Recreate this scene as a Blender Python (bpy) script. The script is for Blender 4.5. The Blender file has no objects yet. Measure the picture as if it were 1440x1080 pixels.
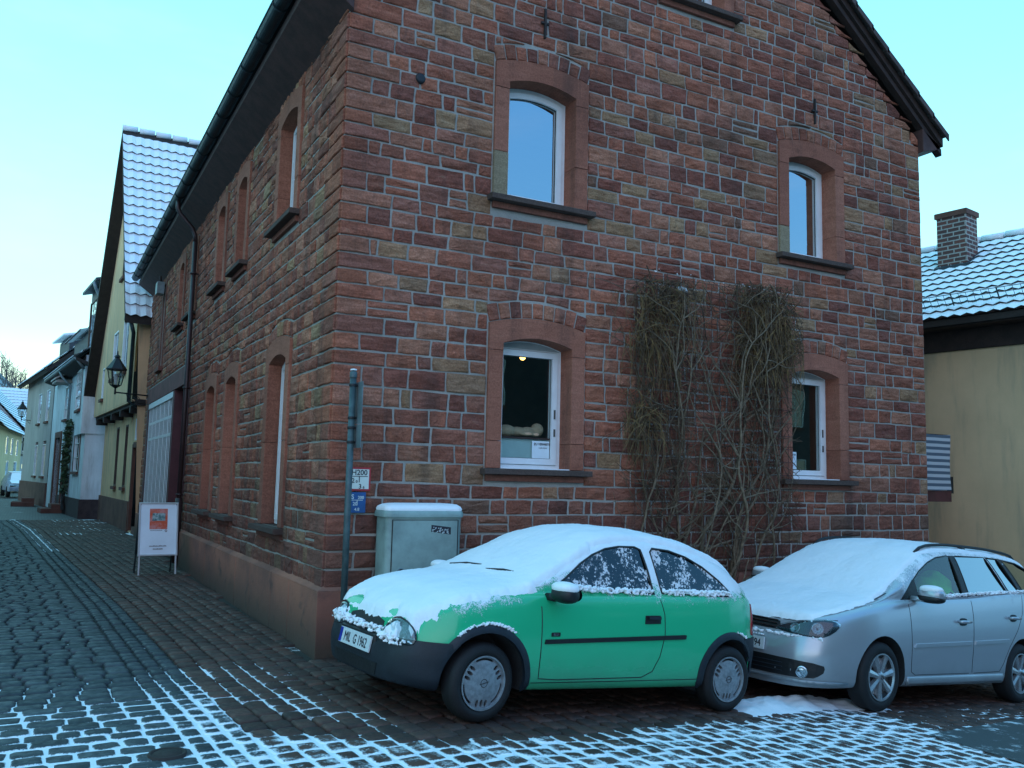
import bpy, bmesh, math, random
from mathutils import Vector, Matrix, noise
from mathutils.bvhtree import BVHTree
from mathutils.geometry import delaunay_2d_cdt
random.seed(7)
R = random.random
def U(a, b): return a + (b - a) * random.random()
SC = bpy.context.scene
COL = SC.collection
V = Vector
# ------------------------------------------------------------------ mesh builder
class MB:
    def __init__(s): s.v = []; s.f = []; s.m = []; s.c = []; s.cur = (.5, .5, .5, 1); s.mi = 0
    def vert(s, p, c=None):
        s.v.append(tuple(p)); s.c.append(c or s.cur); return len(s.v) - 1
    def face(s, idx): s.f.append(tuple(idx)); s.m.append(s.mi)
    def poly(s, pts):
        s.face([s.vert(p) for p in pts])
    def prism(s, pts, vec, bevel=0):
        """pts: 3d polygon (front), vec: extrusion vector to the back"""
        vec = V(vec); pts = [V(p) for p in pts]; n = len(pts)
        if bevel > 0:
            c = sum(pts, V()) / n
            vn = vec.normalized()
            inner = []
            for i, p in enumerate(pts):
                a = (pts[i-1] - p); b = (pts[(i+1) % n] - p)
                if a.length < 1e-6 or b.length < 1e-6: inner.append(p); continue
                d = a.normalized() + b.normalized()
                if d.length < .2: d = vn.cross((pts[(i+1) % n] - pts[i-1]).normalized())
                d.normalize()
                if d.dot(c - p) < 0: d = -d
                inner.append(p + d * bevel)
            a = [s.vert(p) for p in inner]
            b = [s.vert(p + vn * bevel) for p in pts]
            c2 = [s.vert(p + vec) for p in pts]
            s.face(a); s.face(c2[::-1])
            for i in range(n):
                j = (i + 1) % n
                s.face((a[j], a[i], b[i], b[j])); s.face((b[j], b[i], c2[i], c2[j]))
        else:
            a = [s.vert(p) for p in pts]; b = [s.vert(p + vec) for p in pts]
            s.face(a); s.face(b[::-1])
            for i in range(n):
                j = (i + 1) % n; s.face((a[j], a[i], b[i], b[j]))
    def box(s, c, size, rz=0, bevel=0):
        x, y, z = [t / 2 for t in size]; M = Matrix.Rotation(rz, 3, 'Z'); c = V(c)
        pts = [c + M @ V(p) for p in ((-x, -y, z), (x, -y, z), (x, y, z), (-x, y, z))]
        s.prism(pts, (0, 0, -2 * z), bevel)
    def tube(s, pts, r, n=6, cap=True):
        pts = [V(p) for p in pts]; rings = []
        rr = r if isinstance(r, (list, tuple)) else [r] * len(pts)
        up = None
        for i, p in enumerate(pts):
            t = (pts[min(i+1, len(pts)-1)] - pts[max(i-1, 0)])
            if t.length < 1e-9: t = V((0, 0, 1))
            t.normalize()
            if up is None:
                up = V((0, 0, 1)) if abs(t.z) < .9 else V((1, 0, 0))
            a = up - t * up.dot(t)
            if a.length < 1e-4: a = t.orthogonal()
            a.normalize(); up = a; b = t.cross(a)
            rings.append([s.vert(p + (a * math.cos(k * 2 * math.pi / n) + b * math.sin(k * 2 * math.pi / n)) * rr[i]) for k in range(n)])
        for i in range(len(rings) - 1):
            for k in range(n):
                s.face((rings[i][k], rings[i][(k+1) % n], rings[i+1][(k+1) % n], rings[i+1][k]))
        if cap: s.face(rings[0][::-1]); s.face(rings[-1])
    def lathe(s, prof, M, n=32, close=False):
        """prof: (r, h) list; M: 4x4, axis = local z"""
        rings = []
        for r, h in prof:
            rings.append([s.vert(M @ V((r * math.cos(k * 2 * math.pi / n), r * math.sin(k * 2 * math.pi / n), h))) for k in range(n)])
        for i in range(len(rings) - 1):
            for k in range(n):
                s.face((rings[i][k], rings[i][(k+1) % n], rings[i+1][(k+1) % n], rings[i+1][k]))
        if close: s.face(rings[0][::-1]); s.face(rings[-1])
    def build(s, name, mats, parent=None, smooth=False, fix=True):
        me = bpy.data.meshes.new(name)
        me.from_pydata(s.v, [], s.f); 
        if not isinstance(mats, (list, tuple)): mats = [mats]
        for m in mats: me.materials.append(m)
        me.polygons.foreach_set('material_index', s.m)
        ca = me.color_attributes.new('Col', 'FLOAT_COLOR', 'POINT')
        flat = []
        for c in s.c: flat.extend(c if len(c) == 4 else (*c, 1))
        ca.data.foreach_set('color', flat)
        if fix:
            bm = bmesh.new(); bm.from_mesh(me); bmesh.ops.recalc_face_normals(bm, faces=bm.faces); bm.to_mesh(me); bm.free()
        if smooth: me.polygons.foreach_set('use_smooth', [True] * len(me.polygons))
        me.update()
        o = bpy.data.objects.new(name, me); COL.objects.link(o)
        if parent: o.parent = parent
        return o
def autosmooth(o, ang=35):
    me = o.data
    bm = bmesh.new(); bm.from_mesh(me)
    for e in bm.edges:
        if len(e.link_faces) == 2: e.smooth = e.calc_face_angle(0) < math.radians(ang)
    for f in bm.faces: f.smooth = True
    bm.to_mesh(me); bm.free(); return o
def thing(name, label, cat, loc=(0, 0, 0), rz=0, group=None):
    o = bpy.data.objects.new(name, None); COL.objects.link(o); o.location = loc; o.rotation_euler = (0, 0, rz)
    o.empty_display_size = .2
    o['label'] = label; o['category'] = cat
    if group: o['group'] = group
    return o
def tag(o, label, cat, group=None):
    o['label'] = label; o['category'] = cat
    if group: o['group'] = group
    return o
def struct(o, kind='structure'): o['kind'] = kind; return o
class Frame:
    """wall frame: P(u, z, d) with d outwards"""
    def __init__(s, O, u, n): s.O = V(O); s.u = V(u).normalized(); s.n = V(n).normalized()
    def P(s, u, z, d=0): return s.O + s.u * u + s.n * d + V((0, 0, z))
    def box(s, mb, u0, u1, z0, z1, d0, d1, bevel=0):
        mb.prism([s.P(u0, z0, d1), s.P(u1, z0, d1), s.P(u1, z1, d1), s.P(u0, z1, d1)], s.n * (d0 - d1), bevel)
    def pr(s, mb, pts, d0, d1, bevel=0):
        mb.prism([s.P(a, b, d1) for a, b in pts], s.n * (d0 - d1), bevel)
def inside(pt, poly):
    x, y = pt; c = False; n = len(poly)
    for i in range(n):
        x1, y1 = poly[i]; x2, y2 = poly[(i + 1) % n]
        if (y1 > y) != (y2 > y) and x < (x2 - x1) * (y - y1) / (y2 - y1) + x1: c = not c
    return c
def tri2d(outline, holes=(), grid=None):
    """constrained triangulation of an outline with holes; returns verts2d, tris"""
    vs = []; es = []
    for loop in [outline] + list(holes):
        b = len(vs); vs += [V(p) for p in loop]; n = len(loop)
        es += [(b + i, b + (i + 1) % n) for i in range(n)]
    if grid:
        xs = [p[0] for p in outline]; ys = [p[1] for p in outline]
        gx = min(xs) + grid * .5
        while gx < max(xs):
            gy = min(ys) + grid * .5
            while gy < max(ys):
                if inside((gx, gy), outline) and not any(inside((gx, gy), h) for h in holes):
                    vs.append(V((gx, gy)))
                gy += grid
            gx += grid
    ov, oe, of, *_ = delaunay_2d_cdt(vs, es, [], 1, 1e-5)
    out = []
    for f in of:
        c = (sum(ov[i].x for i in f) / len(f), sum(ov[i].y for i in f) / len(f))
        if inside(c, outline) and not any(inside(c, h) for h in holes): out.append(tuple(f))
    return ov, out
# ------------------------------------------------------------------ materials
def newmat(name):
    m = bpy.data.materials.new(name); m.use_nodes = True; nt = m.node_tree; nt.nodes.clear()
    out = nt.nodes.new('ShaderNodeOutputMaterial'); b = nt.nodes.new('ShaderNodeBsdfPrincipled')
    nt.links.new(b.outputs[0], out.inputs[0]); return m, nt, b, out
def setin(nt, sock, val):
    if isinstance(val, bpy.types.NodeSocket): nt.links.new(val, sock)
    else: sock.default_value = (*val, 1) if isinstance(val, tuple) and len(val) == 3 and len(sock.default_value) == 4 else val
def N(nt, typ, out=0, **kw):
    n = nt.nodes.new('ShaderNode' + typ)
    for k, v in kw.items():
        if k.startswith('i_'):
            key = k[2:]; key = int(key) if key.isdigit() else key.replace('_', ' ')
            setin(nt, n.inputs[key], v)
        else: setattr(n, k, v)
    return n.outputs[out]
def coord(nt, kind='Object', scale=(1, 1, 1)):
    c = N(nt, 'TexCoord', kind); return N(nt, 'Mapping', i_Vector=c, i_Scale=scale)
def noi(nt, vec, scale, detail=4, rough=.55, dist=0):
    return N(nt, 'TexNoise', i_Vector=vec, i_Scale=scale, i_Detail=detail, i_Roughness=rough, i_Distortion=dist)
def rmp(nt, fac, a, b, lo=0., hi=1.):
    return N(nt, 'MapRange', i_Value=fac, i_From_Min=a, i_From_Max=b, i_To_Min=lo, i_To_Max=hi, interpolation_type='SMOOTHSTEP')
def mth(nt, op, a, b=0.): return N(nt, 'Math', operation=op, i_0=a, i_1=b)
def mix(nt, fac, a, b, bt='MIX'):
    n = nt.nodes.new('ShaderNodeMix'); n.data_type = 'RGBA'; n.blend_type = bt
    setin(nt, n.inputs[0], fac); setin(nt, n.inputs[6], a); setin(nt, n.inputs[7], b); return n.outputs[2]
def att(nt, name='Col', out='Color'):
    n = nt.nodes.new('ShaderNodeAttribute'); n.attribute_name = name; return n.outputs[out]
def bump(nt, b, h, strength=.5, dist=.01):
    n = N(nt, 'Bump', i_Height=h, i_Strength=strength, i_Distance=dist); nt.links.new(n, b.inputs['Normal'])
def plain(name, col, rough=.7, metal=0, var=.25, scale=6, bmp=.15, spec=None, coat=0, dirt=None):
    m, nt, b, o = newmat(name); c = coord(nt)
    n1 = noi(nt, c, scale, 5, .6); n2 = noi(nt, c, scale * 9, 3)
    f = rmp(nt, n1, .3, .7); dark = tuple(x * (1 - var) for x in col); lite = tuple(min(1, x * (1 + var * .6)) for x in col)
    cc = mix(nt, f, dark, lite)
    if dirt: cc = mix(nt, rmp(nt, noi(nt, c, scale * .35, 6, .65), .5, .75, 0, .8), cc, dirt)
    setin(nt, b.inputs['Base Color'], cc)
    setin(nt, b.inputs['Roughness'], rmp(nt, n2, .2, .8, max(.02, rough - .08), min(1, rough + .08)))
    b.inputs['Metallic'].default_value = metal
    if spec is not None: b.inputs['Specular IOR Level'].default_value = spec
    if coat: b.inputs['Coat Weight'].default_value = coat; b.inputs['Coat Roughness'].default_value = .08
    if bmp: bump(nt, b, n2, bmp, .004)
    return m
SNOWC = (.86, .88, .90)
def snowmat(name='snow'):
    m, nt, b, o = newmat(name); c = coord(nt)
    n1 = noi(nt, c, 5, 5, .6); n2 = noi(nt, c, 60, 4, .7)
    setin(nt, b.inputs['Base Color'], mix(nt, n1, (.80, .83, .86), (.92, .92, .92)))
    b.inputs['Roughness'].default_value = .85
    b.inputs['Specular IOR Level'].default_value = .25
    h = mth(nt, 'ADD', mth(nt, 'MULTIPLY', n1, 2.), mth(nt, 'MULTIPLY', n2, .5)); bump(nt, b, h, .55, .012); return m
M = {}
M['snow'] = snowmat()
# sandstone rubble (per stone colour in attribute) ---------------------------
def stonemat(name, rub=True):
    m, nt, b, o = newmat(name); c = coord(nt, 'Object')
    col = att(nt)
    s = coord(nt, 'Object', (1, 1, 7)); w = noi(nt, s, 3.2, 5, .62, .4)
    n1 = noi(nt, c, 9, 5, .6); n2 = noi(nt, c, 55, 4, .7)
    cc = mix(nt, rmp(nt, w, .35, .68), mix(nt, .55 if rub else .22, col, (.30, .22, .14), 'MULTIPLY'), col)
    cc = mix(nt, rmp(nt, w, .60, .74, 0, .45 if rub else .2), cc, (.46, .30, .18))
    cc = mix(nt, rmp(nt, n1, .52, .8, 0, .55), cc, (.15, .065, .045))
    cc = mix(nt, rmp(nt, n2, .3, .75), mix(nt, .42, cc, (0., 0., 0.)), cc)
    g = noi(nt, c, .45, 4, .6); cc = mix(nt, rmp(nt, g, .42, .72, 0, .45), cc, mix(nt, 1., cc, (.48, .44, .44), 'MULTIPLY'))
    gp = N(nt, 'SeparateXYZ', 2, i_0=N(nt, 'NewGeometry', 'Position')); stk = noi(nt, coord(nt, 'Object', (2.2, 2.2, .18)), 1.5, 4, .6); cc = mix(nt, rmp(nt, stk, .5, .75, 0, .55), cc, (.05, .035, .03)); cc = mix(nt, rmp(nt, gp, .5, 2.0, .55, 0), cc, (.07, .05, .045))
    setin(nt, b.inputs['Base Color'], cc); b.inputs['Roughness'].default_value = .92
    b.inputs['Specular IOR Level'].default_value = .2
    h = mth(nt, 'ADD', mth(nt, 'MULTIPLY', n1, 1.8), mth(nt, 'ADD', mth(nt, 'MULTIPLY', n2, .45), mth(nt, 'MULTIPLY', w, .5)))
    bump(nt, b, h, .85 if rub else .35, .026 if rub else .008); return m
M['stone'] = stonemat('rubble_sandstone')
M['dress'] = stonemat('dressed_sandstone', False)
def mortarmat():
    m, nt, b, o = newmat('mortar'); c = coord(nt)
    n1 = noi(nt, c, 2.5, 5, .6); n2 = noi(nt, c, 80, 4, .7)
    cc = mix(nt, rmp(nt, n1, .3, .7), (.30, .30, .27), (.46, .43, .38))
    cc = mix(nt, rmp(nt, n2, .35, .75, 0, .5), cc, (.18, .17, .15))
    setin(nt, b.inputs['Base Color'], cc); b.inputs['Roughness'].default_value = .95
    bump(nt, b, n2, .7, .012); return m
M['mortar'] = mortarmat()
def dressed_render(name, c1, c2, c3, sc=1.3):
    m, nt, b, o = newmat(name); c = coord(nt)
    n1 = noi(nt, c, sc, 6, .65); n2 = noi(nt, c, 40, 4, .7); n3 = noi(nt, c, sc * 3.3, 5, .6, .6)
    cc = mix(nt, rmp(nt, n1, .3, .7), c1, c2); cc = mix(nt, rmp(nt, n3, .55, .72, 0, .7), cc, c3)
    z = N(nt, 'SeparateXYZ', 2, i_0=N(nt, 'NewGeometry', 'Position'))
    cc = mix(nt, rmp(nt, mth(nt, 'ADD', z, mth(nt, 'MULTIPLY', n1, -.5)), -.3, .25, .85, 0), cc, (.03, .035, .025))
    setin(nt, b.inputs['Base Color'], cc); b.inputs['Roughness'].default_value = .9
    bump(nt, b, mth(nt, 'ADD', n2, mth(nt, 'MULTIPLY', n3, 2.)), .5, .01); return m
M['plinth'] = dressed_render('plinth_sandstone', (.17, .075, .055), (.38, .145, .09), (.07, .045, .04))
M['white'] = plain('white_window_paint', (.78, .80, .80), .35, var=.06, bmp=.03)
M['sill'] = plain('slate_sill', (.10, .09, .08), .75, var=.4, scale=9, bmp=.4)
M['black'] = plain('black_iron', (.02, .022, .025), .5, .3, bmp=.1)
M['rust'] = plain('dark_rusted_iron', (.03, .02, .017), .8, bmp=.4)
M['zinc'] = plain('weathered_zinc', (.028, .045, .05), .5, .5, var=.3)
M['zinclight'] = plain('light_zinc', (.22, .27, .28), .5, .5, var=.25)
M['brownpipe'] = plain('dark_brown_pipe', (.035, .018, .018), .45, var=.2)
M['soffit'] = plain('brown_soffit_boards', (.075, .032, .026), .75, var=.3)
M['darkwood'] = plain('dark_wood', (.035, .018, .014), .8, var=.35)
M['interior'] = plain('dim_room_plaster', (.26, .22, .18), .9, var=.3, scale=1.2)
M['board'] = plain('pale_wood_board', (.24, .16, .08), .7)
def fres(nt, base, k=1.):
    g = nt.nodes.new('ShaderNodeNewGeometry'); d = nt.nodes.new('ShaderNodeVectorMath'); d.operation = 'DOT_PRODUCT'
    nt.links.new(g.outputs['Normal'], d.inputs[0]); nt.links.new(g.outputs['Incoming'], d.inputs[1])
    a = mth(nt, 'SUBTRACT', 1., mth(nt, 'ABSOLUTE', d.outputs['Value'])); p = mth(nt, 'POWER', a, 3.6)
    return mth(nt, 'MINIMUM', mth(nt, 'ADD', base, mth(nt, 'MULTIPLY', p, k)), .95)
def glassmat(name, base=.10, ior=1.5, tint=(.75, .85, .85), rough=.0):
    m = bpy.data.materials.new(name); m.use_nodes = True; nt = m.node_tree; nt.nodes.clear()
    out = nt.nodes.new('ShaderNodeOutputMaterial')
    c = coord(nt); n = noi(nt, c, 1.3, 2)
    bp = N(nt, 'Bump', i_Height=n, i_Strength=.08, i_Distance=.02)
    t = N(nt, 'BsdfTransparent', i_Color=(*tint, 1)); g = N(nt, 'BsdfGlossy', i_Color=(.95, 1, 1, 1), i_Roughness=rough, i_Normal=bp)
    ff = fres(nt, base)
    mx = N(nt, 'MixShader', i_0=ff, i_1=t, i_2=g); nt.links.new(mx, out.inputs[0]); return m
M['glass'] = glassmat('window_glass', .10)
M['glass_up'] = glassmat('upper_window_glass', .46, tint=(.35, .45, .5))
def emis(name, col, st):
    m, nt, b, o = newmat(name); b.inputs['Base Color'].default_value = (*col, 1)
    b.inputs['Emission Color'].default_value = (*col, 1); b.inputs['Emission Strength'].default_value = st; return m
# ------------------------------------------------------------------ camera
cam = bpy.data.objects.new('camera', bpy.data.cameras.new('camera')); COL.objects.link(cam); SC.camera = cam
cam.data.sensor_width = 36; cam.data.lens = 31.0; cam.data.clip_end = 3000; cam.data.clip_start = .05
pitch = math.atan(135.7 / 1240); roll = math.radians(1.36); yaw = math.radians(28.2)
fh = V((math.sin(yaw), math.cos(yaw), 0)); rh = V((math.cos(yaw), -math.sin(yaw), 0)); upv = V((0, 0, 1))
Fv = fh * math.cos(pitch) + upv * math.sin(pitch); Uv = -fh * math.sin(pitch) + upv * math.cos(pitch)
Rv = rh * math.cos(roll) + Uv * math.sin(roll); Uv2 = Uv * math.cos(roll) - rh * math.sin(roll)
mt = Matrix((Rv, Uv2, -Fv)).transposed().to_4x4(); mt.translation = V((-2.407, -8.048, 1.6)); cam.matrix_world = mt
# ------------------------------------------------------------------ world + sun
w = bpy.data.worlds.new('World'); SC.world = w; w.use_nodes = True; nt = w.node_tree; nt.nodes.clear()
SUN_EL, SUN_AZ = math.radians(16), math.radians(205)      # azimuth measured from +Y towards +X
sky = nt.nodes.new('ShaderNodeTexSky'); sky.sky_type = 'NISHITA'; sky.sun_disc = False
sky.sun_elevation = SUN_EL; sky.sun_rotation = SUN_AZ; sky.air_density = 1.3; sky.dust_density = .6; sky.ozone_density = 1.5
d = N(nt, 'TexCoord', 'Generated'); sp = nt.nodes.new('ShaderNodeSeparateXYZ'); nt.links.new(d, sp.inputs[0])
z = sp.outputs[2]; y = sp.outputs[1]; x = sp.outputs[0]
# clear winter dusk: pale over the street axis (+Y), deeper blue behind the viewer and at the zenith
az = rmp(nt, mth(nt, 'SUBTRACT', y, mth(nt, 'MULTIPLY', x, .25)), -.9, .7)
el = rmp(nt, z, .0, .55)
front = mix(nt, el, (.66, 1.20, 1.16), (.28, .94, 1.22))
back = mix(nt, el, (.22, .64, 1.12), (.13, .46, 1.04))
g = mix(nt, az, back, front)
warm = mth(nt, 'MULTIPLY', rmp(nt, z, .02, .16, 1, 0), rmp(nt, y, .75, 1.))
g = mix(nt, mth(nt, 'MULTIPLY', warm, .8), g, (1.25, 1.22, .62))
cl = noi(nt, N(nt, 'Mapping', i_Vector=d, i_Scale=(1, 1, 3)), 2.2, 5, .6)
g = mix(nt, rmp(nt, cl, .45, .8, 0, .12), g, (1., 1., 1.))
nish = mix(nt, 1., sky.outputs[0], (.10, .12, .12), 'MULTIPLY')
g = mix(nt, .10, g, nish)
bgn = nt.nodes.new('ShaderNodeBackground'); nt.links.new(g, bgn.inputs[0]); bgn.inputs[1].default_value = 1.48
wo = nt.nodes.new('ShaderNodeOutputWorld'); nt.links.new(bgn.outputs[0], wo.inputs[0])
sun = bpy.data.objects.new('sun', bpy.data.lights.new('sun', 'SUN')); COL.objects.link(sun)  # lamp added behind the viewer as soft warm fill for the walls
sun.data.energy = .72; sun.data.angle = math.radians(70); sun.data.color = (1, .60, .42)
sd = V((math.sin(SUN_AZ) * math.cos(SUN_EL), math.cos(SUN_AZ) * math.cos(SUN_EL), math.sin(SUN_EL)))
sun.rotation_euler = sd.to_track_quat('Z', 'Y').to_euler()
SC.view_settings.view_transform = 'Standard'; SC.view_settings.look = 'None'; SC.view_settings.exposure = 0
SC.cycles.max_bounces = 6; SC.cycles.transparent_max_bounces = 12
def gz(x):
    t = x + .2
    if t < -.5: return 0.
    if t > .5: return -.092 * t
    return -.092 * (t + .5) ** 2 / 2
# ================================================================== SANDSTONE HOUSE
house = thing('sandstone_house', 'large red sandstone corner house with pale mortar joints and arched windows', 'house', (0, 0, 0))
GF = Frame((0, 0, 0), (1, 0, 0), (0, -1, 0))           # gable wall, u = X
SF = Frame((0, 0, 0), (0, 1, 0), (-1, 0, 0))           # street wall, u = Y
GW, EAVE, RIDGE = 8.44, 6.42, 10.35
def roofz(u): return EAVE + .06 + .80 * min(u, GW - u) + .12
REDS = [(.34, .145, .105), (.31, .135, .10), (.38, .17, .12), (.29, .13, .10), (.25, .105, .085), (.36, .185, .14), (.30, .145, .12), (.22, .10, .085), (.39, .20, .145), (.33, .165, .13)]
ODD = [(.34, .26, .17), (.36, .24, .16), (.33, .23, .15), (.30, .21, .15), (.22, .14, .11)]
def stonecol():
    c = random.choice(ODD) if R() < .10 else random.choice(REDS)
    k = U(.86, 1.14); c = (min(.66, c[0] * 1.72), min(.36, c[1] * 1.42), c[2] * 1.22); return (c[0] * k, c[1] * k, c[2] * k, 1)
def stone(mb, F, pts, proud, bev=.011, rough=.009):
    """pts: 2d outline CCW"""
    n = len(pts); cx = sum(p[0] for p in pts) / n; cz = sum(p[1] for p in pts) / n
    w_ = max(p[0] for p in pts) - min(p[0] for p in pts); h_ = max(p[1] for p in pts) - min(p[1] for p in pts)
    if w_ < .03 or h_ < .03: return
    a = [mb.vert(F.P(p[0], p[1], -.012)) for p in pts]
    b = [mb.vert(F.P(p[0], p[1], proud - .007)) for p in pts]
    ins = []
    for p in pts:
        sx = bev / max(w_ * .5, .02); sz = bev / max(h_ * .5, .02)
        ins.append((p[0] + (cx - p[0]) * min(.5, sx), p[1] + (cz - p[1]) * min(.5, sz)))
    c = [mb.vert(F.P(p[0], p[1], proud + U(-rough, rough) * .5)) for p in ins]
    mid = [(p[0] + (cx - p[0]) * .5, p[1] + (cz - p[1]) * .5) for p in ins]
    m2 = [mb.vert(F.P(p[0] + U(-.006, .006), p[1], proud + U(0, rough))) for p in mid]
    ce = mb.vert(F.P(cx, cz, proud + U(-.002, rough * 1.2)))
    for i in range(n):
        j = (i + 1) % n
        mb.face((a[i], a[j], b[j], b[i])); mb.face((b[i], b[j], c[j], c[i])); mb.face((c[i], c[j], m2[j], m2[i])); mb.face((m2[i], m2[j], ce))
def masonry(mb, F, u0, u1, z0, z1, opens, seed, quoin=0, topf=None, wmin=.17, wmax=.43, hs=None, endq=False, jit=.004):
    rnd = random.Random(seed)
    zs = list(hs)
    amp = [(rnd.uniform(.004, .013), rnd.uniform(.5, 1.1), rnd.uniform(0, 6), rnd.uniform(.002, .006), rnd.uniform(2, 4)) for _ in zs]
    def wz(k, u):
        A, f, p, B, f2 = amp[k]; fade = min(1, max(0, u - .5) / .8)
        if k == 0: fade = 0
        return zs[k] + fade * (A * math.sin(f * u + p) + B * math.sin(f2 * u + p * 2))
    for k in range(len(zs) - 1):
        zm = (zs[k] + zs[k + 1]) / 2; h = zs[k + 1] - zs[k]
        if topf:
            pass
        segs = [(u0, u1)]; cuts = []
        for (ua, ub, zb, tf) in opens:
            zt = max(tf(ua + .01), tf((ua + ub) / 2), tf(ub - .01))
            zlow = min(tf(ua + .01), tf(ub - .01))
            if zs[k + 1] > zb + .02 and zs[k] < zt:
                if zm > zb and zm < zlow:
                    new = []
                    for a, b in segs:
                        if b <= ua or a >= ub: new.append((a, b)); continue
                        if a < ua: new.append((a, ua))
                        if b > ub: new.append((ub, b))
                    segs = new
                else: cuts += [ua, ub]
        for c in cuts:
            new = []
            for a, b in segs:
                if a + .08 < c < b - .08: new += [(a, c), (c, b)]
                else: new.append((a, b))
            segs = new
        for a, b in segs:
            L = b - a
            if L < .04: continue
            ws = []; t = 0
            if quoin and a <= u0 + .001:
                q = .50 if (k + quoin) % 2 else .27
                q += rnd.uniform(-.04, .05); ws.append(q); t = q
            while t < L - 1e-6:
                ww = rnd.uniform(wmin, wmax) * (1 if rnd.random() > .1 else .45)
                if L - t - ww < wmin * .6: ww = L - t
                ww = min(ww, L - t); ws.append(ww); t += ww
            if endq and b >= u1 - .001 and len(ws) > 2: pass
            t = a; sl0 = 0
            for i, ww in enumerate(ws):
                xa, xb = t, t + ww; t = xb
                sl1 = 0 if abs(xb - b) < 1e-4 else rnd.uniform(-.012, .012)
                g = rnd.uniform(.008, .012)
                isq = quoin and i == 0 and a <= u0 + .001
                mb.cur = stonecol()
                if isq:
                    c = random.choice(REDS[:3] + REDS[5:7]); kk = U(.8, 1.1); mb.cur = (c[0] * kk * 1.72, c[1] * kk * 1.38, c[2] * kk * 1.18, 1)
                parts = [(0, 1)]
                if not isq and h > .15 and ww > .2 and rnd.random() < .07: 
                    s_ = rnd.uniform(.4, .6); parts = [(0, s_), (s_, 1)]
                for (fa, fb) in parts:
                    nb = 3 if ww > .15 else 2
                    gl = 0.0 if (isq) else g
                    bot = []; top = []
                    for q in range(nb + 1):
                        s_ = q / nb
                        ub_ = (xa + gl + sl0 * -1 * (0.5)) * (1 - s_) + (xb - g + sl1 * -.5) * s_
                        ut_ = (xa + gl + sl0 * .5) * (1 - s_) + (xb - g + sl1 * .5) * s_
                        zb_ = wz(k, ub_); zt_ = wz(k + 1, ut_)
                        lo = zb_ + (zt_ - zb_) * fa + g + rnd.uniform(-jit, jit); hi = zb_ + (zt_ - zb_) * fb - g + rnd.uniform(-jit, jit)
                        for (ua, ub2, zb0, tf) in opens:
                            if ub_ > ua - .004 and ub_ < ub2 + .004 and xb > ua + .01 and xa < ub2 - .01:
                                if zm >= min(tf(ua + .01), tf(ub2 - .01)) and zm > zb0:
                                    lo = max(lo, tf(min(max(ub_, ua), ub2)) + .012)
                                elif zm <= zb0: hi = min(hi, zb0 - .012)
                        if topf: hi = min(hi, topf(ut_) - .01)
                        bot.append((ub_, lo)); top.append((ut_, hi))
                    if max(t_[1] - b_[1] for t_, b_ in zip(top, bot)) < .03: continue
                    top = [(t_[0], max(t_[1], b_[1] + .004)) for t_, b_ in zip(top, bot)]
                    # round the corners a little
                    cr = .007
                    if not isq:
                        bot[0] = (bot[0][0] + cr, bot[0][1]); top[0] = (top[0][0] + cr, top[0][1])
                    pts = bot + top[::-1]
                    if not isq:
                        pts = pts + [(xa + gl, (bot[0][1] + top[0][1]) / 2)]
                    stone(mb, F, pts, U(.008, .019) if not isq else .022, bev=.012 if not isq else .008, rough=.012 if not isq else .004)
                sl0 = sl1
# courses shared by both walls
rnd0 = random.Random(3); HS = [.575]
while HS[-1] < 10.6: HS.append(HS[-1] + rnd0.choice([.145, .155, .165, .17, .18, .15, .14, .195]))
def arcf(ua, ub, zspring, rise):
    um = (ua + ub) / 2; hw = (ub - ua) / 2
    return lambda u: zspring + rise * (1 - ((u - um) / hw) ** 2) if ua <= u <= ub else zspring
# window specs: centre u, outer half width, sill z, outer spring z
gwin = [(2.20, .585, 4.57, 6.05), (2.20, .585, 1.72, 3.22), (6.28, .585, 4.54, 6.02), (6.29, .585, 1.70, 3.22)]
gtop = (4.36, .585, 7.46, 8.6)
swin = [(2.14, .56, 4.56, 6.02), (4.78, .45, 4.56, 6.00), (6.40, .45, 4.56, 6.00), (9.25, .45, 4.56, 5.98), (10.75, .45, 4.56, 5.98),
        (2.12, .56, 1.03, 3.10), (4.86, .52, 1.03, 3.10), (6.50, .52, 1.03, 3.10)]
VH = .17
def outer_top(w, extra=0): return arcf(w[0] - w[1], w[0] + w[1], w[3] + extra, .085)
def opens_for(ws, sillh=.13, vou=True):
    L = []
    for w in ws:
        L.append((w[0] - w[1] - .01, w[0] + w[1] + .01, w[2] - sillh, outer_top(w, (VH + .02) if vou else .01)))
    return L
gops = opens_for(gwin + [gtop])
sops = opens_for(swin)
sops.append((8.86, 15.6, -.1, lambda u: 3.66)); sops.append((13.3, 14.0, 4.0, lambda u: 6.05))
mb = MB()
masonry(mb, GF, 0, GW, .575, 10.3, gops, 11, quoin=1, topf=roofz, hs=HS)
masonry(mb, SF, 0, 16.3, .575, EAVE, sops, 12, quoin=2, topf=lambda u: EAVE, hs=[h for h in HS if h < EAVE + .2], wmin=.16, wmax=.40)
# voussoirs
def vous(mb, F, w, n=9):
    ua, ub = w[0] - w[1], w[0] + w[1]; f = outer_top(w)
    us = [ua + (ub - ua) * i / n for i in range(n + 1)]
    for i in range(n):
        a, b = us[i] + .009, us[i + 1] - .009
        la = (a - w[0]) * .22; lb = (b - w[0]) * .22
        hh = VH + U(-.012, .012); mb.cur = stonecol()
        pts = [(a, f(a) + .012), ((a + b) / 2, f((a + b) / 2) + .013), (b, f(b) + .012), (b + lb * .35, f(b) + hh), ((a + b) / 2 + (la + lb) * .17, f((a + b) / 2) + hh + .003), (a + la * .35, f(a) + hh)]
        stone(mb, F, pts, U(.012, .022))
for w in gwin + [gtop]: vous(mb, GF, w)
for w in swin: vous(mb, SF, w, 8)
mb.build('wall', M['stone'], house)
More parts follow.
